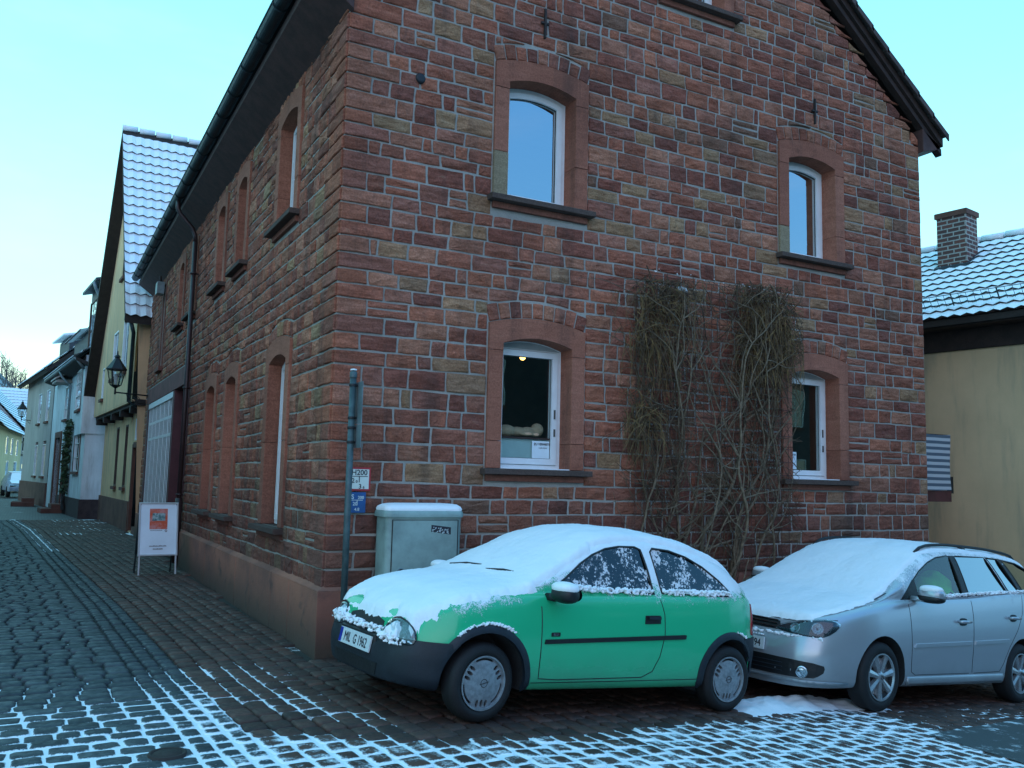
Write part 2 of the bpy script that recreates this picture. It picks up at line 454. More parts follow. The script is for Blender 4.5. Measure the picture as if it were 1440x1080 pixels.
# mortar body with real openings
def hole(w, k=.05):
    f = outer_top(w); ua, ub = w[0] - w[1] + k, w[0] + w[1] - k; n = 8
    return [(ua, w[2] + .0), (ub, w[2] + .0)] + [(ub - (ub - ua) * i / n, f(ub - (ub - ua) * i / n) - k) for i in range(n + 1)]
mb = MB()
def sheet(mb, F, outline, holes, d=0):
    vs, tr = tri2d(outline, holes); ids = [mb.vert(F.P(p.x, p.y, d)) for p in vs]
    for t in tr: mb.face([ids[i] for i in t])
sheet(mb, GF, [(0, .0), (GW, -.9), (GW, EAVE), (GW / 2, roofz(GW / 2)), (0, EAVE)], [hole(w) for w in gwin + [gtop]])
sheet(mb, SF, [(0, 0), (16.3, 0), (16.3, EAVE), (0, EAVE)], [hole(w) for w in swin] + [[(9.0, 0.02), (15.5, 0.02), (15.5, 3.5), (9.0, 3.5)]])
mb.poly([(GW, 0, -1), (GW, 9, -1), (GW, 9, EAVE), (GW, 0, EAVE)]); mb.poly([(0, 16.3, 0), (GW, 16.3, -.9), (GW, 16.3, EAVE), (0, 16.3, EAVE)])
mb.build('mortar', M['mortar'], house, fix=False)
# right flank masonry (seen edge on) is part of the same wall
# plinth
mb = MB(); mb.cur = (.3, .12, .09, 1)
pu = [0, 1.05, 2.2, 3.1, 4.3, 5.5, 6.6, 7.6, GW]
for a, b in zip(pu[:-1], pu[1:]):
    GF.pr(mb, [(a + (.0 if a else -.075), gz(a) - .35), (b - .004, gz(b) - .35), (b - .004, .56), (a + (.0 if a else -.075), .56)], -.1, .075, .006)
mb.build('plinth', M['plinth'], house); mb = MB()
pv = [0, .95, 1.7, 2.75, 3.6, 4.8, 5.9, 7.2, 8.8]
for a, b in zip(pv[:-1], pv[1:]):
    SF.pr(mb, [(a + .004 if a else .0, -.3), (b - .004, -.3), (b - .004, .56), (a + .004 if a else .0, .56)], -.1, .075 + U(-.003, .003), .006)
mb.build('plinth', M['plinth'], house); mb = MB()
SF.pr(mb, [(15.6, -.3), (16.3, -.3), (16.3, .56), (15.6, .56)], -.1, .075, .006)
# sloped top
for a, b, F in ((0, GW, GF), (0, 8.8, SF)):
    mb.poly([F.P(a - .075, .562, .073), F.P(b, .562, .073), F.P(b, .60, .0), F.P(a, .60, .0)])
mb.build('plinth', M['plinth'], house)
# ---- windows
def surround(F, w, depth=.26, lower=False):
    fo = outer_top(w); ua, ub = w[0] - w[1], w[0] + w[1]; t = .165; fi = arcf(ua + t, ub - t, w[3] - .20, .078); P = .036
    mb = MB()
    def col():
        c = random.choice([(.48, .18, .115), (.52, .20, .13), (.45, .17, .11), (.54, .215, .14)]); mb.cur = (*c, 1)
    zsp = w[3] - .28; cut = w[2] + (.95 if lower else U(.28, .5))
    for side in (0, 1):
        for (za, zb) in ((w[2], cut), (cut, zsp)):
            col()
            if side == 0 and za == w[2] and w[2] > 4 and F is GF: mb.cur = (.42, .33, .21, 1)
            a, b = (ua, ua + t) if side == 0 else (ub - t, ub)
            F.pr(mb, [(a, za + .002), (b, za + .002), (b, zb - .002), (a, zb - .002)], -depth, P + U(-.002, .002), .005)
    n = 12; us = [ua + (ub - ua) * i / n for i in range(n + 1)]
    for k, (i0, i1) in enumerate(((0, 12),)):
        col()
        inn = [(ub - t, zsp + .002), (ub - t, fi(ub - t))] + [(ub - t - (ub - ua - 2 * t) * i / n, fi(ub - t - (ub - ua - 2 * t) * i / n)) for i in range(1, n)] + [(ua + t, fi(ua + t)), (ua + t, zsp + .002)]
        out = [(ua, zsp + .002), ] + [(u_, fo(u_)) for u_ in us] + [(ub, zsp + .002)]
        pts = out + inn       # concave ring: split into quads
        top_o = [(u_, fo(u_)) for u_ in us]; top_i = [(min(max(u_, ua + t), ub - t), fi(min(max(u_, ua + t), ub - t))) for u_ in us]
        for i in range(n):
            a, b, c, d_ = top_i[i], top_i[i + 1], top_o[i + 1], top_o[i]
            vs = [mb.vert(F.P(*p, P)) for p in (a, b, c, d_)]; 
            if abs(a[0] - b[0]) < 1e-6: mb.face([vs[0], vs[2], vs[3]])
            else: mb.face(vs)
            mb.poly([F.P(*c, P), F.P(*d_, P), F.P(*d_, -.03), F.P(*c, -.03)])
            if abs(a[0] - b[0]) > 1e-6: mb.poly([F.P(*a, P), F.P(*b, P), F.P(*b, -depth), F.P(*a, -depth)])
        for (a, b) in ((ua, ua + t), (ub - t, ub)):
            zt_ = fi(a if a != ua else b)
            mb.poly([F.P(a, zsp + .002, P), F.P(b, zsp + .002, P), F.P(b, zt_, P), F.P(a, fo(a) if a == ua else zt_, P)] if a == ua else [F.P(a, zsp + .002, P), F.P(b, zsp + .002, P), F.P(b, fo(b), P), F.P(a, zt_, P)])
            e = ua if a == ua else ub; mb.poly([F.P(e, zsp, P), F.P(e, fo(e), P), F.P(e, fo(e), -.03), F.P(e, zsp, -.03)])
            e = ua + t if a == ua else ub - t; mb.poly([F.P(e, zsp, P), F.P(e, fi(e), P), F.P(e, fi(e), -depth), F.P(e, zsp, -depth)])
    o = mb.build('window_surround', M['dress'], house)
    mb = MB(); mb.cur = (.14, .10, .085, 1)
    F.pr(mb, [(ua - .06, w[2] - .062), (ub + .06, w[2] - .062), (ub + .06, w[2] - .003), (ua - .06, w[2] - .003)], -depth, .13, .006)
    mb.cur = (.33, .13, .09, 1)
    F.pr(mb, [(ua + .0, w[2] - .13), (ub - .0, w[2] - .13), (ub - .0, w[2] - .064), (ua + .0, w[2] - .064)], -.02, .045, .004)
    s_ = mb.build('window_sill', M['dress'], house)
    # snow dusting on the sill
    mb = MB()
    F.pr(mb, [(ua + t, w[2] - .001), (ub - t, w[2] - .001), (ub - t, w[2] + .010), (ua + t, w[2] + .012)], -depth + .05, .02, .003)
    if F is GF: mb.build('snow_dusting', M['snow'], s_)
    return fi, ua + t, ub - t
M['fanpanel'] = plain('shaded_arch_panel', (.34, .36, .35), .6, var=.1)  # darker tone paints the shade on the pale board under the arch
def frame_window(F, w, depth=.2, handles=True, glass='glass', fan=True):
    fi = arcf(w[0] - w[1] + .165, w[0] + w[1] - .165, w[3] - .20, .078)
    a, b = w[0] - w[1] + .165, w[0] + w[1] - .165; n = 10; z0 = w[2] + .004
    def arch(x0, x1, dz): return [(x1 - (x1 - x0) * i / n, fi(x1 - (x1 - x0) * i / n) - dz) for i in range(n + 1)]
    outer = [(a, z0), (b, z0)] + arch(a, b, -.005)
    fr = .045; zt = fi(a) - .02
    h1 = [(a + fr, z0 + fr), (b - fr, z0 + fr)] + ([(b - fr, zt), (a + fr, zt)] if fan else arch(a + fr, b - fr, fr))
    mb = MB()
    def ring(outl, hol, d0, d1):
        vs, tr = tri2d(outl, [hol]) if hol else tri2d(outl)
        f = [mb.vert(F.P(p.x, p.y, d1)) for p in vs]
        for t in tr: mb.face([f[i] for i in t])
        for lp in ([outl, hol] if hol else [outl]):
            for i in range(len(lp)):
                p, q = lp[i], lp[(i + 1) % len(lp)]; mb.poly([F.P(*p, d1), F.P(*q, d1), F.P(*q, d0), F.P(*p, d0)])
    ring(outer, h1, -depth - .07, -depth)
    s0 = .006; sw = .07
    so = [(p[0] + (s0 if p[0] < w[0] else -s0), p[1] + (s0 if i < 2 else -s0)) for i, p in enumerate(h1)]
    if fan: hi = [(a + fr + sw, z0 + fr + sw), (b - fr - sw, z0 + fr + sw), (b - fr - sw, zt - sw), (a + fr + sw, zt - sw)]
    else: hi = [(a + fr + sw, z0 + fr + sw), (b - fr - sw, z0 + fr + sw)] + arch(a + fr + sw, b - fr - sw, fr + sw)
    ring(so, hi, -depth - .06, -depth + .018)
    o = mb.build('window', M['white'], house)
    if fan:
        mb = MB(); mb.poly([F.P(*p, -depth + .002) for p in [(a + .02, zt + .012), (b - .02, zt + .012)] + arch(a + .02, b - .02, .012)]); mb.build('arch_panel', M['fanpanel'], o, fix=False)
    mb = MB()
    vs, tr = tri2d(hi); ids = [mb.vert(F.P(p.x, p.y, -depth - .02)) for p in vs]
    for t in tr: mb.face([ids[i] for i in t])
    mb.build('pane', M[glass], o)
    mb = MB(); 
    for i in range(len(hi)):
        p, q = hi[i], hi[(i + 1) % len(hi)]; mb.tube([F.P(*p, -depth - .014), F.P(*q, -depth - .014)], .005, 4)
    mb.build('seal', M['black'], o)
    if handles:
        mb = MB(); F.box(mb, b - fr - .045, b - fr - .027, z0 + .55, z0 + .65, -depth + .016, -depth + .03, .003); mb.build('latch', M['sill'], o); mb = MB(); F.box(mb, b - fr - .045, b - fr - .027, z0 + .36, z0 + .44, -depth + .016, -depth + .032, .003)
        mb.build('latch', M['sill'], o)
    return hi
for i, w in enumerate(gwin + [gtop]):
    surround(GF, w)
    frame_window(GF, w, handles=i in (1, 3), glass='glass' if i in (1, 3) else 'glass_up', fan=i in (1, 3))
for i, w in enumerate(swin):
    surround(SF, w, lower=i > 4)
    frame_window(SF, w, depth=.125, handles=False, glass='glass', fan=False)
# rooms behind the panes
mb = MB()
for (z0, z1) in ((.9, 3.9), (4.0, 6.35), (6.5, 8.6)):
    x1 = 8.2 if z0 < 5 else 6.2; x0 = .32 if z0 < 5 else 2.3
    for (ya, yb, xa, xb) in ((.32, 4.2, x0, x1),):
        q = [(xa, ya), (xb, ya), (xb, yb), (xa, yb)]
        mb.poly([(x_, y_, z0) for x_, y_ in q]); mb.poly([(x_, y_, z1) for x_, y_ in q])
        for k in range(4):
            p, r_ = q[k], q[(k + 1) % 4]
            if k == 0 or (k == 3): continue
            mb.poly([(*p, z0), (*r_, z0), (*r_, z1), (*p, z1)])
for (z0, z1) in ((.9, 3.9), (4.0, 6.35)):
    mb.poly([(2.6, 4.3, z0), (2.6, 12.5, z0), (2.6, 12.5, z1), (2.6, 4.3, z1)]); mb.poly([(.32, 12.5, z0), (2.6, 12.5, z0), (2.6, 12.5, z1), (.32, 12.5, z1)])
mb.build('interior_wall', M['interior'], house, fix=False)
# iron anchors and hole
for (u_, z_) in ((2.2, 6.62), (6.34, 6.55)):
    mb = MB(); GF.box(mb, u_ - .012, u_ + .012, z_ - .17, z_ + .17, .02, .05, .004); GF.box(mb, u_ - .05, u_ + .05, z_ - .01, z_ + .015, .02, .045, .003)
    mb.build('wall_anchor', M['rust'], house)
mb = MB(); mb.lathe([(.0, .03), (.04, .034), (.052, .028), (.055, .0)], Matrix.Translation((.76, 0, 5.64)) @ Matrix.Rotation(math.radians(90), 4, 'X'), 14)
mb.build('wall_vent', M['black'], house, smooth=True)
# ---- roof
def roofslab(mb, sgn):
    ex = -.42 if sgn < 0 else GW + .36; zr = roofz(GW / 2) + .22; ze = zr - .80 * (GW / 2 + .36)
    for (ya, yb, dz0, dz1) in ((-.14, 16.5, 0, .10),):
        pts = [(ex, ya, ze), (GW / 2, ya, zr), (GW / 2, ya, zr + .13), (ex, ya, ze + .13)]
        mb.prism(pts, (0, yb - ya, 0))
    return ex, ze, zr
mb = MB(); ex, ze, zr = roofslab(mb, -1); roofslab(mb, 1)
mb.build('roof', M['darkwood'], house)
# verge tiles along both slopes
mb = MB()
for sgn in (-1, 1):
    n = 15; 
    for i in range(n):
        t0, t1 = i / n, (i + 1.12) / n
        xa = (-.46 if sgn < 0 else GW + .40); xb = GW / 2
        p = lambda t: (xa + (xb - xa) * t, zr - .80 * abs(xa + (xb - xa) * t - GW / 2) + .14)
        (x0, z0), (x1, z1) = p(t0), p(min(1, t1)); 
        mb.cur = (U(.05, .12), U(.03, .06), .035, 1)
        mb.prism([(x0, -.2, z0 + .035), (x1, -.2, z1), (x1, -.2, z1 + .03), (x0, -.2, z0 + .065)], (0, .35, 0), .004)
        mb.prism([(x0, -.215, z0 - .035), (x1, -.215, z1 - .05), (x1, -.215, z1 + .03), (x0, -.215, z0 + .062)], (0, .02, 0), .003)
mb.build('verge_tile', plain('old_roof_tile', (.075, .05, .045), .85, var=.4, bmp=.5), house)
mb = MB()
for sgn in (-1, 1):
    x0 = -.38 if sgn < 0 else GW + .38; x1 = GW / 2
    zz = lambda x_: zr - .80 * abs(x_ - GW / 2)
    mb.prism([(x0, -.10, zz(x0) - .10), (x1, -.10, zz(x1) - .10), (x1, -.10, zz(x1) - .005), (x0, -.10, zz(x0) - .005)], (0, .1, 0), .006)
mb.build('bargeboard', M['darkwood'], house)
# soffit box and cornice on the street side and at the right corner
mb = MB()
for s_, F in ((-1, None),):
    mb.prism([(-.36, -.08, 6.42), (.02, -.08, 6.14), (.02, -.08, 6.52), (-.36, -.08, 6.52)], (0, 16.45, 0), .01)
mb.build('soffit', M['soffit'], house); mb = MB()
mb.prism([(GW + .34, -.10, 6.50), (GW - .02, -.10, 6.40), (GW - .02, -.10, 6.74), (GW + .34, -.10, 6.56)], (0, 8, 0), .01)
mb.build('soffit', M['soffit'], house)
# gutter with joints and down pipe
mb = MB(); gp = []
n = 10
for k in range(n + 1):
    a = math.pi + math.pi * k / n; gp.append((-.45 + .085 * math.cos(a), 6.60 + .085 * math.sin(a)))
ys = [-.14, 16.45]
for (q0, q1) in zip(gp[:-1], gp[1:]):
    mb.poly([(q0[0], ys[0], q0[1]), (q1[0], ys[0], q1[1]), (q1[0], ys[1], q1[1]), (q0[0], ys[1], q0[1])])
mb.tube([(-.535, ys[0], 6.60), (-.535, ys[1], 6.60)], .012, 6)
for yy in [i * .82 + .2 for i in range(20)]:
    pts = [(-.45 + .09 * math.cos(math.pi + math.pi * k / 8), yy, 6.60 + .09 * math.sin(math.pi + math.pi * k / 8)) for k in range(9)]
    mb.tube(pts, .009, 4)
mb.poly([(p[0], ys[0], p[1]) for p in gp]); mb.poly([(p[0], ys[1], p[1]) for p in gp])
mb.build('gutter', M['zinc'], house, smooth=False)
mb = MB(); mb.tube([(-.45, 8.62, 6.52), (-.45, 8.62, 6.38), (-.40, 8.62, 6.28), (-.18, 8.62, 6.05), (-.12, 8.62, 5.92), (-.11, 8.62, 5.8)], .042, 10)
mb.tube([(-.11, 8.62, 5.8), (-.11, 8.62, .02)], .043, 12)
for z_ in (5.2, 3.1, 1.2): mb.tube([(-.11, 8.62, z_), (-.11, 8.62, z_ + .03)], .062, 12); mb.tube([(-.06, 8.62, z_ + .01), (.02, 8.62, z_ + .01)], .012, 5)
mb.tube([(-.11, 8.62, .02), (-.11, 8.62, 1.15)], .06, 12)
mb.build('downpipe', M['brownpipe'], house, smooth=True)
# dormers
for yy in (8.75, 12.1):
    mb = MB()
    zd = 9.05; 
    mb.prism([(.5, yy - .55, 7.2), (.5, yy + .55, 7.2), (.5, yy + .55, zd - .75), (.5, yy, zd - .1), (.5, yy - .55, zd - .75)], (2.2, 0, 0))
    o = mb.build('dormer', M['darkwood'], house)
    mb = MB()
    for s_ in (-1, 1):
        mb.prism([(.38, yy, zd), (.38, yy + s_ * .72, zd - .9), (.38, yy + s_ * .72, zd - .84), (.38, yy, zd + .07)], (2.6, 0, 0), .01)
    mb.build('dormer_roof', M['snow'], o)
M['dpane'] = plain('dark_gate_panel', (.015, .022, .028), .8, spec=.1)
# gate with lattice, dark red reveal and lintel
mb = MB(); mb.cur = (.3, .12, .09, 1)
SF.box(mb, 8.86, 15.6, 3.26, 3.62, -.3, .035, .008); mb.build('lintel', plain('old_red_paint_on_stone', (.17, .055, .05), .85, var=.3, scale=3), house)
M['dred'] = plain('dark_red_paint', (.10, .028, .032), .6, var=.2)
mb = MB(); SF.box(mb, 8.86, 9.1, -.1, 3.25, -.5, .03, .006); mb.build('door_post', M['dred'], house); mb = MB(); SF.box(mb, 15.3, 15.6, -.1, 3.25, -.3, .03, .006); mb.build('door_post', M['dred'], house)
mb = MB(); SF.box(mb, 10.75, 10.98, -.1, 3.25, -.45, .03, .006)
mb.build('door_post', M['dred'], house)
mb = MB(); SF.box(mb, 9.1, 10.75, -.05, 3.25, -.5, -.42); SF.box(mb, 9.1, 15.3, -.05, .0, -.5, 0)
for k in range(8): SF.box(mb, 9.14 + k * .2, 9.32 + k * .2, 0, 3.2, -.42, -.395, .006)
mb.build('recessed_door', M['brownpipe'], house)
mb = MB()
SF.box(mb, 10.98, 15.3, 3.12, 3.25, -.08, .03, .005); SF.box(mb, 10.98, 15.3, .02, .2, -.03, .012, .003)
for k in range(7):
    u_ = 10.98 + k * (15.3 - 10.98 - .1) / 6; SF.box(mb, u_, u_ + .1, .2, 3.12, -.03, .010, .003)
for z_ in (.82, 2.35, 2.72): SF.box(mb, 11.0, 15.28, z_, z_ + .06, -.02, .004, .001)
for k in range(6):
    for j in (1, 2): 
        u_ = 11.08 + k * .703 + j * .205; SF.box(mb, u_, u_ + .045, .2, 3.12, -.02, .004, .001)
g_ = mb.build('lattice_gate', M['white'], house)
mb = MB(); mb.poly([SF.P(11, .1, -.006), SF.P(15.28, .1, -.006), SF.P(15.28, 3.12, -.006), SF.P(11, 3.12, -.006)]); mb.build('pane', M['dpane'], g_)
mb = MB(); SF.box(mb, 11, 15.3, 0, 3.2, -2.0, -1.9); mb.build('interior_wall', M['interior'], house)
# small blind window and box below the eave at the end of the street side
mb = MB(); mb.cur = (.3, .13, .1, 1)
SF.box(mb, 13.32, 13.5, 4.0, 5.95, -.02, .03, .004); SF.box(mb, 13.8, 13.98, 4.0, 5.95, -.02, .03, .004); SF.box(mb, 13.5, 13.8, 4.0, 5.95, -.02, -.01); SF.box(mb, 13.25, 14.05, 3.9, 4.0, -.02, .1, .006); SF.box(mb, 13.32, 13.98, 5.952, 6.05, -.02, .028)
mb.build('window_surround', M['dress'], house)
o = thing('junction_box', 'small pale metal box under the eave at the far end of the street wall', 'junction box', (-.14, 13.6, 5.72))
mb = MB(); mb.box((0, 0, .12), (.16, .34, .28), 0, .012); mb.build('box_body', M['zinclight'], o)
mb = MB(); mb.tube([(0, 0, .25), (0, 0, .42)], .03, 8); mb.build('cable_gland', M['rust'], o)
# things inside the lower left window
o = thing('clay_figure', 'pale clay figure of a lying baby behind the lower left window', 'figure', (1.98, .32, 2.07))
mb = MB()
def blob(mb, c, r, n=10):
    mt_ = Matrix.Translation(c) @ Matrix.Diagonal((r[0], r[1], r[2], 1))
    mb.lathe([(math.sin(math.pi * i / n) + 1e-4, -math.cos(math.pi * i / n)) for i in range(n + 1)], mt_, 16)
for c, r in [((.42, 0, .085), (.075, .07, .075)), ((.30, 0, .06), (.09, .07, .055)), ((.18, 0, .055), (.11, .075, .055)), ((.04, .0, .06), (.11, .085, .068)), ((-.08, -.02, .045), (.11, .045, .042)), ((-.08, .05, .045), (.11, .045, .042)), ((.26, -.075, .035), (.1, .03, .028)), ((.36, -.08, .03), (.05, .03, .025)), ((-.2, -.02, .03), (.05, .03, .03))]:
    blob(mb, c, r)
f_ = mb.build('body', plain('pale_clay', (.55, .36, .22), .8, var=.12), o, smooth=True)
rm = f_.modifiers.new('r', 'REMESH'); rm.mode = 'VOXEL'; rm.voxel_size = .009; rm.use_smooth_shade = True
sm = f_.modifiers.new('s', 'SMOOTH'); sm.iterations = 6
mb = MB(); mb.box((2.2, .33, 2.055), (.82, .24, .02), 0, .003); tag(mb.build('window_shelf', M['darkwood']), 'narrow dark shelf carrying the clay figure in the lower left window', 'shelf')
mb = MB(); mb.poly([GF.P(1.8, 1.72, -.235), GF.P(2.6, 1.72, -.235), GF.P(2.6, 2.045, -.235), GF.P(1.8, 2.045, -.235)])
tag(mb.build('privacy_screen', plain('frosted_film', (.55, .66, .62), .6, var=.05)), 'pale frosted screen across the bottom of the lower left window', 'window screen')
o = thing('pendant_lamp', 'small round glowing orange lamp hanging behind the lower left window', 'lamp', (2.524, .9, 3.035))
mb = MB(); blob(mb, (0, 0, 0), (.035, .035, .035), 8); mb.build('bulb', emis('warm_bulb', (1, .5, .12), 9), o, smooth=True)
mb = MB(); mb.tube([(0, 0, .03), (0, 0, .65)], .005, 5); mb.build('cord', M['black'], o)
mb = MB(); mb.prism([(5.75, .42, 2.12), (6.28, .42, 2.12), (6.2, .42, 1.6), (5.75, .42, 1.6)], (0, .03, 0), .004)
tag(mb.build('wooden_board', M['board']), 'light brown wooden board leaning behind the lower right window', 'board')
# paper notices
def textpts(s, size, font_extrude=0, align='CENTER'):
    cu = bpy.data.curves.new('t', 'FONT'); cu.body = s; cu.size = size; cu.align_x = align; cu.extrude = font_extrude; cu.resolution_u = 3
    ob = bpy.data.objects.new('t', cu); COL.objects.link(ob)
    dg = bpy.context.evaluated_depsgraph_get(); me = ob.evaluated_get(dg).to_mesh()
    vs = [v.co.copy() for v in me.vertices]; fs = [tuple(p.vertices) for p in me.polygons]
    ob.evaluated_get(dg).to_mesh_clear(); bpy.data.objects.remove(ob); bpy.data.curves.remove(cu); return vs, fs
def puttext(mb, s, size, fn, align='CENTER', sx=1.0, bold=0):
    vs, fs = textpts(s, size, 0, align)
    offs = [(0, 0)] if not bold else [(-bold, 0), (bold, 0), (0, bold), (0, -bold)]
    for k, (ox, oy) in enumerate(offs):
        ids = [mb.vert(fn(v.x * sx + ox, v.y + oy, k * .0002)) for v in vs]
        for f in fs: mb.face([ids[i] for i in f])
M['ink'] = plain('printing_ink', (.02, .02, .03), .6, bmp=0)
M['paper'] = plain('white_paper', (.72, .82, .86), .6, var=.04, bmp=0)
for k, (uc, d_) in enumerate(((2.42, -.215), (6.09, -.215))):
    o = thing('paper_notice', ['white rental notice taped inside the lower left window below the clay figure', 'white rental notice taped inside the lower right window beside the vines'][k], 'notice', GF.P(uc, 1.83, d_), group=None)
    mb = MB(); hw, hh = (.135, .10) if k == 0 else (.10, .11)
    mb.poly([(-hw, 0, 0), (hw, 0, 0), (hw, 0, 2 * hh), (-hw, 0, 2 * hh)]); mb.build('sheet', M['paper'], o)
    mb = MB(); fn = lambda x_, y_, e=0: V((x_, -.003 - e, y_))
    puttext(mb, 'ZU VERMIETEN', .034 if k == 0 else .026, lambda x_, y_, e=0: V((x_, -.003 - e, y_ + 2 * hh - .045)), bold=.0008)
    puttext(mb, 'Ladenlokal', .024, lambda x_, y_, e=0: V((x_, -.003 - e, y_ + 2 * hh - .08)))
    mb.build('lettering', M['ink'], o, fix=False)
# ================================================================== GROUND
KT = [(-12, -.6), (-6, -.93), (-2.93, -1.08), (-2.03, -1.13), (-.49, -1.22), (.77, -1.27), (3.7, -1.38), (19.15, -2.28), (30.5, -3.3), (60, -6.3), (200, -20)]
def K(y):
    for (a, xa), (b, xb) in zip(KT[:-1], KT[1:]):
        if y <= b: return xa + (xb - xa) * (y - a) / (b - a)
    return KT[-1][1]
def ss(a, b, x):
    t = (x - a) / (b - a); t = 0 if t < 0 else 1 if t > 1 else t; return t * t * (3 - 2 * t)
def snow(x, y):
    n = noise.noise(V((x * .9, y * .9, 3))) * .5 + noise.noise(V((x * 2.6, y * 2.6, 9))) * .3
    if x < K(y):
        s = .84 * (1 - ss(-1.8, .8, y)) + n * .24
        if y < .3: s += .18 * (1 - ss(0, .45, K(y) - x)) * (1 - ss(-.6, .3, y))
        if y > .9: s = .10 + n * .3
        if y > 12: s = .05 + .8 * (1 - ss(0, .25, abs(x - K(y) + .1))) + n * .3
        return s
    if x < -.15 and y > -2.3 + (x + .4) * -1.5 and y < .25 and x < .0:
        s = .66 * (1 - ss(-.25, .3, y)) + n * .7
        if x > -.45 and y > -2.: s -= .5 * ss(-.6, -.2, x)
        return s
    if y >= .25 or x < -.1 and y > -.1: 
        if x < 0 and y < 2.0: return .22 + n * .4
        if 17 < y < 27 and x > -1.8: return .55 + n
        return .02 + n * .35
    line = -2.72 + .145 * x if x > 0 else -2.72 - (x) * .6
    if x > 3.2 and x < 4.6: line += .55 * (1 - abs(x - 3.85) / .7) if abs(x - 3.85) < .7 else 0
    s = ss(line + .05, line - .28, y) * (1.05 if x < 4.6 else .78) + n * .45 * (1 if y < line + .1 else .25)
    if x > 4.6 and y > -2.95 + .2 * (x - 4.4): s *= .8
    return s if y < line + .35 else min(s, .05 + n * .2)
def patch_asphalt(x, y): return x > 4.25 and y < -3.02 + .235 * (x - 4.4) and y > -6.5
def settmat(name, c1, c2, rough):
    m, nt, b, o = newmat(name); c = coord(nt); a = nt.nodes.new('ShaderNodeAttribute'); a.attribute_name = 'Col'
    sp = nt.nodes.new('ShaderNodeSeparateColor'); nt.links.new(a.outputs['Color'], sp.inputs[0])
    tone, sn, top = sp.outputs[0], sp.outputs[1], sp.outputs[2]
    n1 = noi(nt, c, 14, 5, .6); n2 = noi(nt, c, 90, 3, .7); n3 = noi(nt, c, 7, 5, .7)
    cc = mix(nt, tone, c1, c2); cc = mix(nt, rmp(nt, n1, .35, .75, 0, .6), cc, (.02, .024, .024))
    th = mth(nt, 'ADD', mth(nt, 'MULTIPLY', sn, .85), mth(nt, 'MULTIPLY', mth(nt, 'SUBTRACT', 1., top), .42))
    f = rmp(nt, mth(nt, 'ADD', th, mth(nt, 'ADD', mth(nt, 'MULTIPLY', n3, .75), mth(nt, 'MULTIPLY', n2, .30))), 1.36, 1.52)
    f = mth(nt, 'MULTIPLY', f, rmp(nt, sn, .08, .3))
    setin(nt, b.inputs['Base Color'], mix(nt, f, cc, SNOWC))
    setin(nt, b.inputs['Roughness'], mth(nt, 'ADD', rmp(nt, n1, .3, .7, rough, rough + .25), mth(nt, 'MULTIPLY', f, .4)))
    b.inputs['Specular IOR Level'].default_value = .35
    bump(nt, b, mth(nt, 'ADD', mth(nt, 'ADD', n1, mth(nt, 'MULTIPLY', n2, .4)), f), .6, .012); return m
M['sett_dark'] = settmat('basalt_setts', (.030, .040, .046), (.074, .088, .094), .5)
M['sett_red'] = settmat('red_sandstone_setts', (.050, .026, .020), (.115, .058, .042), .55)
def jointmat():
    m, nt, b, o = newmat('joints'); c = coord(nt); a = nt.nodes.new('ShaderNodeAttribute'); a.attribute_name = 'Col'
    sp = nt.nodes.new('ShaderNodeSeparateColor'); nt.links.new(a.outputs['Color'], sp.inputs[0]); sn = sp.outputs[1]
    n3 = noi(nt, c, 6, 6, .7); n2 = noi(nt, c, 70, 3, .7)
    f = rmp(nt, mth(nt, 'ADD', sn, mth(nt, 'MULTIPLY', mth(nt, 'SUBTRACT', n3, .5), 1.5)), .28, .42)
    base = mix(nt, n2, (.015, .014, .012), (.05, .045, .035)); base = mix(nt, rmp(nt, noi(nt, c, 1.2, 4), .5, .7, 0, .6), base, (.03, .045, .018))
    setin(nt, b.inputs['Base Color'], mix(nt, f, base, SNOWC)); b.inputs['Roughness'].default_value = .9
    bump(nt, b, mth(nt, 'ADD', n2, mth(nt, 'MULTIPLY', f, 2.)), .6, .01); return m
M['joint'] = jointmat()
def sett(mb, cx, cy, lx, ly, rz, tone, near):
    s = min(1, max(0, snow(cx, cy))); h = gz(cx) + U(-.005, .004); sl = -.092 if cx > .3 else 0
    ca, sa = math.cos(rz), math.sin(rz); tx, ty = U(-.03, .03), U(-.03, .03)
    def P(x, y, z): return (cx + x * ca - y * sa, cy + x * sa + y * ca, h + z + (x * ca - y * sa) * sl + x * tx * .6 + y * ty * .6)
    hx, hy = lx / 2, ly / 2; r = min(hx, hy) * U(.2, .36)
    def ring(ix, z, top):
        ax, ay = hx - ix, hy - ix; rr = max(.004, r - ix * .3); pts = [(ax, ay - rr), (ax - rr, ay), (-ax + rr, ay), (-ax, ay - rr), (-ax, -ay + rr), (-ax + rr, -ay), (ax - rr, -ay), (ax, -ay + rr)]
        return [mb.vert(P(x + J[k][0], y + J[k][1], z), (tone, s, top, 1)) for k, (x, y) in enumerate(pts)]
    J = [(U(-.005, .005), U(-.005, .005)) for _ in range(8)]
    a = ring(0, -.045, 0); b = ring(.001, -.013, .2); rings = [a, b]
    if near: rings.append(ring(.009, -.004, .65))
    rings.append(ring(.022, 0, 1))
    for p, q in zip(rings[:-1], rings[1:]):
        for k in range(8): mb.face((p[k], p[(k + 1) % 8], q[(k + 1) % 8], q[k]))
    mb.face(rings[-1])
dark, red = MB(), MB()
y = -5.2; row = 0
while y < 24:
    ly = U(.14, .17) ; xk = K(y) - .372; x = xk; lim = -6.2 if y < 6 else -8
    while x > lim:
        lx = U(.15, .235)
        wob = .012 * math.sin(x * 1.3 + row * .1)
        if y > -3.2 - (xk - x) * -.9 or True: sett(dark, x - lx / 2, y + wob, lx - .011, ly - .011, U(-.04, .04), R(), y < 3)
        x -= lx
    y += ly; row += 1
